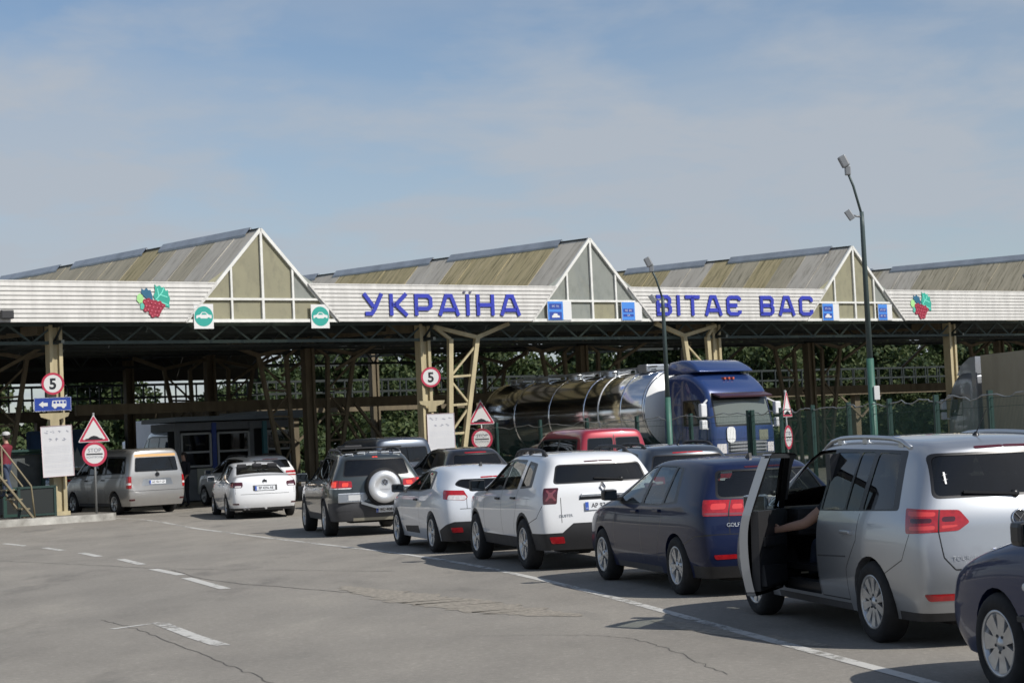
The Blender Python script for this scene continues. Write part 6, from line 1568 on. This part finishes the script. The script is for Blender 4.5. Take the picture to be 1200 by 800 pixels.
limit_sign('round red rimmed 5 limit sign on the left column above the blue bus sign', -5.92, .70, 3.85, .30, 'five limit signs', R(-22)); limit_sign('round red rimmed 5 limit sign on the middle column above the second notice board', 6.16, .70, 3.80, .31, 'five limit signs', R(-22))
bus = thing('bus_sign', 'blue sign with a white left arrow and a white bus on the left column', 'traffic sign', (*bw(-5.95, .68), 3.29), BA + R(-22))
mb = MB(); mb.box((0, 0, 0), (.98, .02, .37), bev=.004); mb.build('face', SBLUE, bus)
mb = MB(); w_ = .015
for a, b in (((-.48, .175), (.48, .175)), ((-.48, -.175), (.48, -.175)), ((-.48, -.175), (-.48, .175)), ((.48, -.175), (.48, .175))): mb.bar((a[0], -.012, a[1]), (b[0], -.012, b[1]), .014, .006)
mb.build('border', SWHITE, bus)
mb = MB(); mb.prism([(-.37, 0), (-.25, .09), (-.25, .045), (-.13, .045), (-.13, -.045), (-.25, -.045), (-.25, -.09)], .004, Matrix.Translation((0, -.011, 0)) @ FACE); mb.build('arrow', SWHITE, bus)
mb = MB(); M_ = Matrix.Translation((0, -.011, 0)) @ FACE; mb.prism(round_poly([(-.03, -.07), (.36, -.07), (.36, .10), (-.01, .10)], .03, 3), .003, M_); mb.mi = 1
for x in (.02, .11, .20, .29): mb.prism([(x, .015), (x + .06, .015), (x + .06, .075), (x, .075)], .005, M_)
mb.mi = 0
for x in (.06, .28): mb.prism([(x + .045 * math.cos(k * .5236), -.075 + .045 * math.sin(k * .5236)) for k in range(12)], .006, M_)
mb.build('bus_symbol', [SWHITE, SBLUE], bus)
def notice(label, s, n, z0, z1, w, rz=0, lean=0):
    t = thing('notice_board', label, 'notice board', (*bw(s, n), z0), BA + rz); t.rotation_euler.y = lean
    h = z1 - z0; mb = MB(); mb.box((0, 0, h / 2), (w, .03, h), bev=.005); mb.build('panel', M('notice_white', (.68, .68, .69), .5, var=.08, vscale=3), t)
    mb = MB()
    for a, b in (((-w / 2, 0), (w / 2, 0)), ((-w / 2, h), (w / 2, h)), ((-w / 2, 0), (-w / 2, h)), ((w / 2, 0), (w / 2, h))): mb.bar((a[0], -.017, a[1]), (b[0], -.017, b[1]), .02, .01)
    mb.build('edge', M('notice_edge', (.60, .45, .46), .5), t)
    rr = random.Random(int(s * 10)); ink = M('notice_ink', (.36, .37, .42), .6)
    mb = MB()
    for r_, xs in ((h - .16, (-.30, -.12, .10, .30)), (h - .37, (-.16, .02, .22))):
        for x in xs:
            for k in range(4): mb.box((x * w / .9 + rr.uniform(-.04, .04), -.0165, r_ + rr.uniform(-.035, .035)), (rr.uniform(.02, .06), .003, rr.uniform(.012, .03)))
    mb.build('pictogram', ink, t)
    mb = MB(); z = h - .55
    while z > .12:
        x = -w * .42
        while x < w * .40:
            l_ = rr.uniform(.03, .09); mb.box((x + l_ / 2, -.0165, z), (l_, .003, .012)); x += l_ + .018
        z -= .042 if rr.random() < .8 else .09
    mb.build('text_line', M('notice_text', (.60, .61, .64), .6), t)
    mb = MB(); mb.bar((-.2, .06, h * .8), (.2, .06, h * .8), .05); mb.bar((-.2, .06, h * .25), (.2, .06, h * .25), .05); mb.build('bracket', SBACK, t)
notice('white notice board with rows of small print on the left column', -5.86, .62, 1.33, 2.70, .82, R(-25), R(-1.5)); notice('white notice board with small print on the middle column', 6.40, .62, 1.50, 2.66, .84, R(-25))
for s, z in ((-5.90, 2.93), (6.16, 2.95)):
    t = thing('sign_bracket', 'cream sheet metal bracket above the notice board on the ' + ('left' if s < 0 else 'middle') + ' column', 'bracket', (*bw(s, .70), z), BA + R(-22))
    mb = MB(); mb.prism([(-.40, .12), (.40, .12), (.36, .02), (.12, -.06), (.12, -.22), (-.12, -.22), (-.12, -.06), (-.36, .02)], .03, FACE); mb.build('sheet', CREAM, t)
def warn_post(label, x, y, z0, rz, zt, zc, group='bump and stop sign posts', post=True, k=1.0):
    t = thing('sign_post', label, 'traffic sign', (x, y, z0), rz, group)
    if post: mb = MB(); mb.tube([(0, .04, 0), (0, .04, zt + .55)], .032, 10); mb.build('post', M('grey_post', (.30, .31, .31), .5, metal=.5), t)
    a = link('triangle_sign', None, t, (0, 0, zt)); S = .40 * k; tri = lambda q: [(S * q * math.cos(R(90 + 120 * i)) * 1.12, S * q * math.sin(R(90 + 120 * i)) * 1.12) for i in range(3)]
    mb = MB(); mb.prism(round_poly(tri(1.12), .05, 3), .012, Matrix.Translation((0, .012, 0)) @ FACE); mb.build('plate', SWHITE, a)
    mb = MB(); mb.prism(round_poly(tri(1.05), .05, 3), .003, FACE); mb.build('border', SRED, a)
    mb = MB(); mb.prism(round_poly(tri(.80), .03, 3), .003, Matrix.Translation((0, -.004, 0)) @ FACE); mb.build('face', SWHITE, a)
    mb = MB(); M_ = Matrix.Translation((0, -.008, 0)) @ FACE
    mb.prism([(-.23 * k, -.185 * k), (.23 * k, -.185 * k), (.23 * k, -.155 * k), (.16 * k, -.15 * k), (.09 * k, -.10 * k), (0, -.075 * k), (-.09 * k, -.10 * k), (-.16 * k, -.15 * k), (-.23 * k, -.155 * k)], .003, M_); mb.build('bump_symbol', SBLK, a)
    b = link('stop_sign', None, t, (0, 0, zc)); r = .335 * k
    disc('plate', r, -.012, 0, SBACK, b); disc('face', r * .80, 0, .004, SWHITE, b); disc('rim', r, 0, .006, SRED, b, r0=r * .78)
    mb = MB(); mb.box((0, -.007, 0), (r * 1.3, .004, .035 * k)); mb.build('bar', SBLK, b)
    ik = M('sign_ink', (.16, .17, .22), .6)
    text_mesh('lettering', 'STOP', .15 * k, .0015, ik, parent=b, loc=(0, -.006, .10 * k), rot=(R(90), 0, 0)); text_mesh('lettering', 'КОНТРОЛЬ', .078 * k, .0015, ik, parent=b, loc=(0, -.006, -.085 * k), rot=(R(90), 0, 0))
    return t
b_ = bw(-4.86, .55); warn_post('bump triangle above a round STOP sign at the tip of the kerb island', b_.x, b_.y, .27, BA + R(-22), 2.20, 1.62)
warn_post('bump triangle above a round STOP sign beside the rear of the tanker', -1.13, 60.0, .02, R(8), 2.55, 1.80, k=1.05)
warn_post('bump triangle and STOP sign turned edge-on beside the blue lorry cab', 8.35, 56.2, .02, R(62), 2.32, 1.42, k=1.1)
# blue lane signs in the gables, green car signs
def gable_sign(s, z, w, h, mirror, label, rows):
    t = thing('lane_sign', label, 'lane sign', (*bw(s, -.075), z), BA, 'blue and white lane signs in the gables')
    mb = MB(); mb.box((0, 0, 0), (w, .02, h)); mb.build('panel', SWHITE, t)
    bx = -w * .17 if not mirror else -w * .17
    mb = MB(); mb.box((bx, -.012, 0), (w * .63, .008, h - .01)); mb.build('blue_field', M('lane_blue', (.06, .22, .62), .45), t)
    for z_, hh, car in rows:
        mb = MB(); mb.box((bx, -.018, z_), (w * .5, .006, hh)); mb.build('blue_row', M('lane_navy', (.025, .06, .30), .45), t)
        if car:
            mb = MB(); mb.prism([(bx - .15, z_ - .06), (bx + .15, z_ - .06), (bx + .15, z_), (bx + .08, z_ + .01), (bx + .05, z_ + .07), (bx - .07, z_ + .07), (bx - .11, z_ + .01), (bx - .15, z_)], .003, Matrix.Translation((0, -.0215, 0)) @ FACE); mb.build('car_symbol', SWHITE, t)
        else: text_mesh('lettering', 'ЄС  EU' if hh > .1 else 'UA', .085, .001, SWHITE, parent=t, loc=(bx, -.0225, z_), rot=(R(90), 0, 0))
gable_sign(10.62, 5.80, .95, .60, 0, 'blue and white lane sign at the left of the middle gable', [(.14, .18, 0), (-.16, .24, 1)]); gable_sign(13.55, 5.79, .85, .60, 0, 'blue and white lane sign at the right of the middle gable', [(.02, .12, 0), (-.14, .08, 0)])
gable_sign(22.55, 5.77, .82, .60, 0, 'blue and white lane sign at the left of the right gable', [(.12, .18, 0), (-.14, .18, 1)]); gable_sign(25.28, 5.77, .72, .58, 0, 'blue and white lane sign at the right of the right gable', [(.08, .14, 0), (-.14, .14, 0)])
def car_sign(s, label):
    t = thing('lane_sign', label, 'lane sign', (*bw(s, -.09), 5.62), BA, 'green car lane signs')
    mb = MB(); mb.box((0, 0, 0), (.60, .02, .70)); mb.build('panel', SWHITE, t); disc('green_disc', .285, .011, .014, SGREEN, t)
    mb = MB(); mb.prism([(-.23, -.06), (-.20, -.06), (-.17, -.03), (-.12, -.03), (-.09, -.06), (.10, -.06), (.13, -.03), (.17, -.03), (.20, -.06), (.24, -.05), (.24, .03), (.15, .045), (.06, .12), (-.05, .12), (-.12, .045), (-.23, .02)], .003, Matrix.Translation((0, -.0145, 0)) @ FACE); mb.mi = 1; mb.prism([(-.08, .045), (.10, .045), (.05, .10), (-.04, .10)], .002, Matrix.Translation((0, -.0180, 0)) @ FACE); mb.build('car_symbol', [SWHITE, SGREEN], t)
car_sign(-1.76, 'square green disc sign with a white car at the left foot of the left gable'); car_sign(1.95, 'square green disc sign with a white car at the right foot of the left gable')

# ---- lamp posts and the wall lamp
POLE = M('green_pole', (.045, .14, .105), .5, var=.35, vscale=3); LAMP = M('lamp_grey', (.22, .23, .24), .45, metal=.4)
def lamp_post(x, y, z0, h, label, k=1.0, box=True):
    t = thing('lamp_post', label, 'lamp post', (x, y, z0), 0, 'green lamp posts')
    mb = MB(); mb.tube([(0, 0, 0), (0, 0, .8 * k), (0, 0, h * .42)], [.10, .085, .08], 12); mb.build('lower_pole', POLE, t)
    mb = MB(); mb.tube([(0, 0, h * .42), (0, 0, h * .80), (0, 0, h * .845)], [.065, .05, .045], 12); mb.tube([(0, 0, h * .835), (-.16, -.06, h * .92), (-.30, -.10, h * .97)], .028, 8); mb.build('upper_pole', M('dark_pole', (.05, .075, .075), .5), t)
    mb = MB(); mb.tube([(0, 0, h * .83), (-.22, -.06, h * .835)], .022, 6); mb.box((0, 0, 0), (.13, .08, .23), mat=Matrix.Translation((-.28, -.08, h * .836)) @ Matrix.Rotation(R(-32), 4, 'Y'), bev=.015); mb.build('floodlight', LAMP, t)
    mb = MB(); mb.box((0, 0, 0), (.17, .15, .26), mat=Matrix.Translation((-.35, -.11, h * .992)) @ Matrix.Rotation(R(-25), 4, 'Y'), bev=.03); mb.box((0, 0, 0), (.12, .12, .2), mat=Matrix.Translation((-.27, -.09, h * .965)), bev=.02); mb.build('lamp_head', LAMP, t)
    if box: mb = MB(); mb.box((.09, -.06, 2.40), (.12, .10, .30), bev=.01); mb.build('meter_box', SWHITE, t)
    return t
lamp_post(7.72, 39.5, 0, 7.5, 'tall green lamp post in front of the right gable'); lamp_post(4.15, 49.6, 0, 6.45, 'green lamp post against the middle of the canopy by the tanker', box=False); lamp_post(17.35, 60, 0, 6.35, 'green lamp post at the right edge of the picture, only its lamp in view', box=False)
wl = thing('wall_lamp', 'small black lamp on the bottom edge of the left sign board', 'lamp', (*bw(-7.45, -.22), 5.66), BA); mb = MB(); mb.box((0, 0, 0), (.34, .16, .24), bev=.03); mb.bar((0, .08, 0), (0, .16, 0), .05); mb.build('housing', M('lamp_black', (.02, .02, .022), .5), wl)

# ---- green mesh fence with loose wire on top
FG_ = M('fence_green', (.008, .042, .034), .5, var=.3); WIRE = M('loose_wire', (.30, .31, .30), .5, metal=.6)
def fence(name, label, P_, h=2.25, sp_=2.5, wires=True):
    t = thing('mesh_fence', label, 'fence'); P_ = [Vector(p) for p in P_]; d = P_[1] - P_[0]; L_ = d.length; d.normalize(); n = max(1, round(L_ / sp_))
    for i in range(n + 1):
        p = P_[0] + d * (L_ * i / n); g = gz(p.x, p.y); mb = MB(); mb.box((p.x, p.y, g + h / 2), (.09, .09, h), math.atan2(d.y, d.x)); mb.build('post', FG_, t)
    for i in range(n):
        a, b = P_[0] + d * (L_ * i / n), P_[0] + d * (L_ * (i + 1) / n); mb = MB(); l_ = (b - a).length; m_ = int(l_ / .06)
        for k in range(m_ + 1):
            q = a.lerp(b, k / m_); mb.bar((q.x, q.y, .10), (q.x, q.y, h - .12), .0045)
        for z in (.12, .32, .9, 1.5, 1.95, h - .14): mb.bar((a.x, a.y, z), (b.x, b.y, z), .008)
        mb.build('mesh_panel', FG_, t)
    mb = MB(); pts = []; rr = random.Random(5)
    for i in range(int(L_ / .25) + 1):
        q = P_[0] + d * min(L_, i * .25); sag = .10 * abs(math.sin(i * .5)) + rr.uniform(-.03, .03); pts.append((q.x + rr.uniform(-.04, .04), q.y - .08, h - .16 + sag))
    mb.tube(pts, .014, 5)
    mb.build('wire', WIRE, t)
fence('f', 'green welded mesh fence along the far lane at the right', [(9.4, 28.0), (6.35, 49.0)]); fence('f', 'green welded mesh fence running back beside the tanker', [(6.25, 49.1), (-2.0, 60.4)])

# ---- trees beyond the checkpoint
LEAF = [M('leaf_a', (.070, .105, .032), .7, col2=(.036, .06, .018), var=.1, vscale=.5), M('leaf_b', (.095, .120, .040), .7, col2=(.05, .072, .022), var=.1, vscale=.5), M('leaf_c', (.035, .065, .022), .7, col2=(.02, .04, .014), var=.1, vscale=.5)]
for m_ in LEAF:
    t_ = m_.node_tree; b_n = t_.nodes['Principled BSDF']; tl = t_.nodes.new('ShaderNodeBsdfTranslucent'); ms = t_.nodes.new('ShaderNodeMixShader'); ms.inputs[0].default_value = .3
    src = b_n.inputs['Base Color'].links[0].from_socket; t_.links.new(src, tl.inputs[0]); t_.links.new(b_n.outputs[0], ms.inputs[1]); t_.links.new(tl.outputs[0], ms.inputs[2]); t_.links.new(ms.outputs[0], t_.nodes['Material Output'].inputs[0])
BARK = M('bark', (.055, .042, .030), .9, var=.3)
def tree_meshes(seed, H, Wd, leaf, n, mi_):
    rr = random.Random(seed); tr_ = MB(); ends = []
    tr_.tube([(0, 0, 0), (.1, .05, H * .3), (.0, -.1, H * .62), (.1, 0, H * .9)], [.2, .16, .09, .03], 8)
    for i in range(9):
        a = rr.uniform(0, 6.28); z = H * rr.uniform(.2, .75); l_ = Wd * rr.uniform(.35, .75); e = Vector((l_ * math.cos(a), l_ * math.sin(a), z + l_ * rr.uniform(.3, .9))); tr_.tube([(0, 0, z), tuple(Vector((0, 0, z)).lerp(e, .5) + Vector((0, 0, .15))), tuple(e)], [.07, .045, .015], 5); ends.append(e)
    cl = []
    for i in range(70):
        a = rr.uniform(0, 6.28); t = rr.random(); z = H * (.10 + .88 * t); prof = math.sin(math.pi * min(1, (.22 + .72 * t))) ** .7; q = Wd * prof * rr.uniform(.2, 1.0); cl.append((Vector((q * math.cos(a), q * math.sin(a), z)), rr.uniform(.45, 1.0) * Wd * .34))
    cr_ = MB()
    for i in range(n):
        c, r_ = rr.choice(cl); v = Vector((rr.gauss(0, 1), rr.gauss(0, 1), rr.gauss(0, .8))); v = v.normalized() * r_ * rr.random() ** .4; p = c + v
        s = leaf * rr.uniform(.6, 1.3); u = Vector((rr.gauss(0, 1), rr.gauss(0, 1), rr.gauss(0, 1))).normalized(); w = u.cross(Vector((rr.gauss(0, 1), rr.gauss(0, 1), rr.gauss(0, 1)))).normalized()
        cr_.mi = rr.choice((0, 0, 1, 2)) if mi_ == 0 else rr.choice((1, 1, 0, 2)); cr_.poly([p - u * s, p + w * s * .5, p + u * s, p - w * s * .5])
    return tr_.mesh('trunk', BARK), cr_.mesh('crown', LEAF, fix=False)
TM = [tree_meshes(1, 7.5, 2.9, .21, 9000, 0), tree_meshes(2, 6.0, 2.6, .19, 8000, 1), tree_meshes(3, 9.0, 3.3, .22, 11000, 0)]
rr = random.Random(21); tn = 0
spots = []
for i in range(30): spots.append((-46 + i * 4.3 + rr.uniform(-1.3, 1.3), 118 + i * .35 + rr.uniform(-5, 5), rr.choice((0, 1, 1, 2)), rr.uniform(.75, 1.1) if i < 12 else rr.uniform(1.0, 1.35)))
for i in range(24): spots.append((-14 + i * 3.9 + rr.uniform(-1, 1), 134 + rr.uniform(-4, 4), rr.choice((0, 2)), rr.uniform(1.05, 1.35)))
for i in range(16): spots.append((-6 + i * 4.4 + rr.uniform(-1, 1), 113 + rr.uniform(-2, 2), 1, rr.uniform(.8, 1.1)))
ADJ = ['short', 'mid-height', 'tall']
for x, y, k, s in spots:
    t = thing('tree', 'leafy green tree in the row behind the canopy, one of many seen between its columns', 'tree', (x, y, gz(x, y)), rr.uniform(0, 6.28), 'trees behind the checkpoint'); t.scale = (s, s, s * rr.uniform(.9, 1.1))
    link('trunk', TM[k][0], t); link('crown', TM[k][1], t)
hedge_me = tree_meshes(9, 2.6, 2.4, .2, 4200, 0)
for i in range(26):
    t = thing('shrub', 'low bushy shrub at the foot of the trees behind the canopy', 'shrub', (-48 + i * 4.4 + rr.uniform(-1, 1), 110 + rr.uniform(-2, 2), .05), rr.uniform(0, 6), 'shrubs behind the checkpoint'); t.scale = (1.1, 1.1, rr.uniform(.8, 1.2)); link('trunk', hedge_me[0], t); link('crown', hedge_me[1], t)
verge = MB(); verge.poly([(-150, 103, .09), (160, 103, .09), (200, 330, .09), (-200, 330, .09)]); tag(verge.build('grass_verge', M('dry_grass', (.07, .09, .028), .95, var=.4, vscale=.3, bump=.8, bscale=9)), kind='structure')
# ------------------------------------------------------------------ people
SKIN = M('skin', (.42, .25, .18), .55, var=.12, vscale=12); HAIR = M('dark_hair', (.02, .015, .012), .7)
def skin_figure(name, J, E_, root_j, mats, part_of, sub=2, head=None, parent=None):
    """J = joints name -> (pos, rx, ry); one continuous skin; part_of(co) -> material slot"""
    me = bpy.data.meshes.new(name); ks = list(J); me.from_pydata([J[k][0] for k in ks], [(ks.index(a), ks.index(b)) for a, b in E_], [])
    ob = link(name, me); sk = ob.modifiers.new('k', 'SKIN'); sk.use_smooth_shade = True
    for i, k in enumerate(ks):
        d = me.skin_vertices[0].data[i]; d.radius = (J[k][1], J[k][2]); d.use_root = (k == root_j)
    sb = ob.modifiers.new('s', 'SUBSURF'); sb.levels = sb.render_levels = sub
    bpy.context.view_layer.update()
    m2_ = bpy.data.meshes.new_from_object(ob.evaluated_get(bpy.context.evaluated_depsgraph_get())); bpy.data.objects.remove(ob)
    m2_.name = name; m2_.materials.clear()
    for m in mats: m2_.materials.append(m)
    for p in m2_.polygons: p.material_index = part_of(p.center); p.use_smooth = True
    return link(name, m2_, parent)
def hand_joints(J, E_, wrist, palm_dir, side_dir, curl, pre, root, s=1.0):
    """palm, four unequal bent fingers and a thumb from the side of the palm"""
    w = Vector(wrist); d = Vector(palm_dir).normalized(); sd = Vector(side_dir).normalized(); c = Vector(curl).normalized()
    J[pre + 'palm'] = (tuple(w + d * .055 * s), .040 * s, .020 * s); E_.append((root, pre + 'palm'))
    for i, (o, l_) in enumerate(((-.030, .070), (-.010, .080), (.010, .075), (.029, .058))):
        b = w + d * .085 * s + sd * o * s; m = b + d * l_ * .48 * s + c * .012 * s; e = m + d * l_ * .30 * s + c * .034 * s
        for n_, p, r_ in (('a', b, .0095), ('b', m, .0088), ('c', e, .0075)): J[f'{pre}f{i}{n_}'] = (tuple(p), r_ * s, r_ * s)
        E_ += [(pre + 'palm', f'{pre}f{i}a'), (f'{pre}f{i}a', f'{pre}f{i}b'), (f'{pre}f{i}b', f'{pre}f{i}c')]
    t0 = w + d * .03 * s - sd * .032 * s + c * .008 * s; t1 = t0 + d * .032 * s - sd * .022 * s + c * .014 * s; t2 = t1 + d * .026 * s + c * .014 * s
    for n_, p, r_ in (('a', t0, .0125), ('b', t1, .0105), ('c', t2, .009)): J[f'{pre}t{n_}'] = (tuple(p), r_ * s, r_ * s)
    E_ += [(pre + 'palm', pre + 'ta'), (pre + 'ta', pre + 'tb'), (pre + 'tb', pre + 'tc')]
def head_parts(root, c, yaw=0, hat=None, hair=HAIR):
    """face details, hair and cap; face looks along local +y turned by yaw"""
    e = link('head_detail', None, root, c, (0, 0, yaw)); bpy.data.objects.remove(e)
    M_ = Matrix.Translation(c) @ Matrix.Rotation(yaw, 4, 'Z')
    mb = MB(); prof = []
    for k in range(9): a = math.pi / 2 * k / 8; prof.append((.092 * math.cos(a) ** .9 if k < 8 else 0, .03 + .098 * math.sin(a)))
    mb.lathe(prof[:], 20, M_ @ Matrix.Translation((0, -.022, 0)) @ Matrix.Diagonal((.93, 1.12, 1, 1))); mb.lathe([(.0, -.06), (.07, -.05), (.088, 0), (.09, .035)], 20, M_ @ Matrix.Translation((0, -.040, 0)) @ Matrix.Diagonal((.95, .92, 1, 1)))
    mb.build('hair', hair, root)
    mb = MB()
    for sd in (-1, 1): mb.lathe([(0, -.01), (.009, -.004), (.009, .004), (0, .01)], 8, M_ @ Matrix.Translation((sd * .032, .094, .012)))
    mb.build('eyes', M('eye', (.03, .025, .02), .2), root)
    if hat:
        mb = MB(); mb.lathe([(.105, .055), (.108, .09), (.09, .135), (.04, .155), (0, .158)], 20, M_ @ Matrix.Translation((0, -.01, 0))); mb.box((0, 0, 0), (.15, .12, .014), mat=M_ @ Matrix.Translation((0, .12, .062)) @ Matrix.Rotation(R(-10), 4, 'X'), bev=.005); mb.build('cap', hat, root)
def person(label, loc, rz, top, bottom, pose='stand', hat=None, skin=SKIN, H=1.74, arm=0, group='people at the checkpoint'):
    t = thing('person', label, 'person', loc, rz, group); k = H / 1.74
    L_ = lambda x, y, z: (x * k, y * k, z * k)
    st = .10 if pose == 'stand' else .22
    J = {'hip': (L_(0, 0, .94), .15, .105), 'waist': (L_(0, .01, 1.10), .135, .10), 'chest': (L_(0, .0, 1.30), .165, .115), 'neckb': (L_(0, -.01, 1.44), .085, .07), 'neck': (L_(0, .0, 1.50), .052, .054), 'jaw': (L_(0, .030, 1.57), .060, .075), 'head': (L_(0, .008, 1.645), .076, .092), 'crown': (L_(0, -.005, 1.71), .052, .06), 'nose': (L_(0, .105, 1.625), .012, .014)}
    E_ = [('hip', 'waist'), ('waist', 'chest'), ('chest', 'neckb'), ('neckb', 'neck'), ('neck', 'jaw'), ('jaw', 'head'), ('head', 'crown'), ('head', 'nose')]
    for sd, nm in ((-1, 'l'), (1, 'r')):
        f = st * sd if pose != 'stand' else .02 * sd
        J[nm + 'hipj'] = (L_(sd * .095, 0, .88), .095, .10); J[nm + 'knee'] = (L_(sd * .10, .03 + f * .5, .49), .062, .066); J[nm + 'ank'] = (L_(sd * .10, -.02 + f, .09), .042, .048); J[nm + 'toe'] = (L_(sd * .115, .15 + f, .035), .042, .030)
        E_ += [('hip', nm + 'hipj'), (nm + 'hipj', nm + 'knee'), (nm + 'knee', nm + 'ank'), (nm + 'ank', nm + 'toe')]
        a = arm if sd > 0 else arm * .6
        J[nm + 'sh'] = (L_(sd * .185, -.01, 1.39), .064, .066); J[nm + 'elb'] = (L_(sd * .245, .02 + .12 * a, 1.10 + .03 * a), .046, .048); J[nm + 'wr'] = (L_(sd * (.25 - .06 * a), .10 + .32 * a, .87 + .22 * a), .030, .034)
        E_ += [('chest', nm + 'sh'), (nm + 'sh', nm + 'elb'), (nm + 'elb', nm + 'wr')]
        w = Vector(J[nm + 'wr'][0]); d = (w - Vector(J[nm + 'elb'][0])); hand_joints(J, E_, w, d, (0, 1, .1), (-sd, .1, 0), nm, nm + 'wr', k)
    def part(c):
        z = c.z / k; x = abs(c.x) / k
        if z < .075: return 3
        if z < .93 and x < .21: return 2
        if z > 1.475: return 0
        if x > .185 and z < .90 + .22 * arm and c.y > .0: return 0
        return 1
    skin_figure('body', J, E_, 'hip', [skin, top, bottom, M('shoe_leather', (.02, .018, .016), .5)], part, parent=t)
    head_parts(t, Vector(L_(0, .008, 1.638)), 0, hat); return t
DARKCL = M('dark_uniform', (.018, .02, .028), .85, var=.3); REDJ = M('red_jacket', (.17, .014, .028), .75, var=.2); BEIGE = M('beige_shirt', (.50, .40, .32), .8, var=.15); JEAN = M('blue_jeans', (.05, .07, .12), .85, var=.3); CAPW = M('white_cap', (.45, .45, .45), .7)
person('person in a dark uniform standing in the shade to the right of the pewter van', (-10.75, 59.0, .085), R(150), DARKCL, DARKCL, arm=.6)
b_ = bw(-7.35, .45); person('person in a red jacket and white cap climbing the cream steps', (b_.x, b_.y, .80), R(70), REDJ, JEAN, 'walk', CAPW, arm=.8)
person('person in a beige shirt standing in front of the second notice board', (-3.05, 55.0, .085), R(165), BEIGE, JEAN, arm=.3)

def driver():
    """seated driver of the silver minivan; the left arm reaches out to the open door"""
    t = thing('person', 'driver seated in the silver minivan reaching a bare arm out to the open door', 'person', group='people at the checkpoint')
    J = {'hip': ((0, 0, 0), .16, .12), 'waist': ((0, -.05, .17), .14, .11), 'chest': ((-.01, -.11, .38), .17, .12), 'neckb': ((0, -.12, .53), .085, .07), 'neck': ((0, -.10, .59), .052, .054), 'jaw': ((0, -.06, .66), .06, .075), 'head': ((0, -.085, .735), .076, .092), 'crown': ((0, -.10, .80), .052, .06), 'nose': ((0, .015, .715), .012, .014)}
    E_ = [('hip', 'waist'), ('waist', 'chest'), ('chest', 'neckb'), ('neckb', 'neck'), ('neck', 'jaw'), ('jaw', 'head'), ('head', 'crown'), ('head', 'nose')]
    for sd, nm in ((-1, 'l'), (1, 'r')):
        J[nm + 'hipj'] = ((sd * .10, .05, -.02), .095, .095); J[nm + 'knee'] = ((sd * .13, .46, .08), .066, .066); J[nm + 'ank'] = ((sd * .12, .66, -.27), .045, .048); J[nm + 'toe'] = ((sd * .12, .82, -.28), .042, .03)
        E_ += [('hip', nm + 'hipj'), (nm + 'hipj', nm + 'knee'), (nm + 'knee', nm + 'ank'), (nm + 'ank', nm + 'toe')]
    J['rsh'] = ((.185, -.11, .47), .064, .066); J['relb'] = ((.24, .08, .25), .046, .048); J['rwr'] = ((.12, .30, .34), .03, .034)
    J['lsh'] = ((-.19, -.10, .46), .066, .068); J['lelb'] = ((-.42, .02, .27), .047, .049); J['lfore'] = ((-.50, .10, .25), .043, .044); J['lwr'] = ((-.585, .185, .225), .030, .033)
    E_ += [('chest', 'rsh'), ('rsh', 'relb'), ('relb', 'rwr'), ('chest', 'lsh'), ('lsh', 'lelb'), ('lelb', 'lfore'), ('lfore', 'lwr')]
    hand_joints(J, E_, J['lwr'][0], (-.74, .66, -.12), (0, .2, -1), (.5, .4, -.2), 'l', 'lwr'); hand_joints(J, E_, J['rwr'][0], (-.2, .9, .3), (1, 0, 0), (0, .2, -1), 'r', 'rwr')
    def part(c):
        if c.z > .575: return 0
        if c.x < -.33 and c.z > .1: return 0
        if c.x > .19 and c.z < .36 and c.z > .1 and c.y > .0: return 0
        if c.z < -.225: return 3
        if c.y > .08 and c.z < .2 or c.z < .08: return 2
        return 1
    skin_figure('body', J, E_, 'hip', [SKIN, DARKCL, JEAN, M('shoe_leather', (.02, .018, .016), .5)], part, parent=t)
    head_parts(t, Vector((0, -.085, .728))); return t
drv = driver(); mv = next(o for o in scn.objects if o.get('label', '').startswith('silver minivan'))
drv.rotation_euler = mv.rotation_euler; drv.location = mv.location + Matrix.Rotation(mv.rotation_euler.z, 3, 'Z') @ Vector((-.40, 1.46, .62))
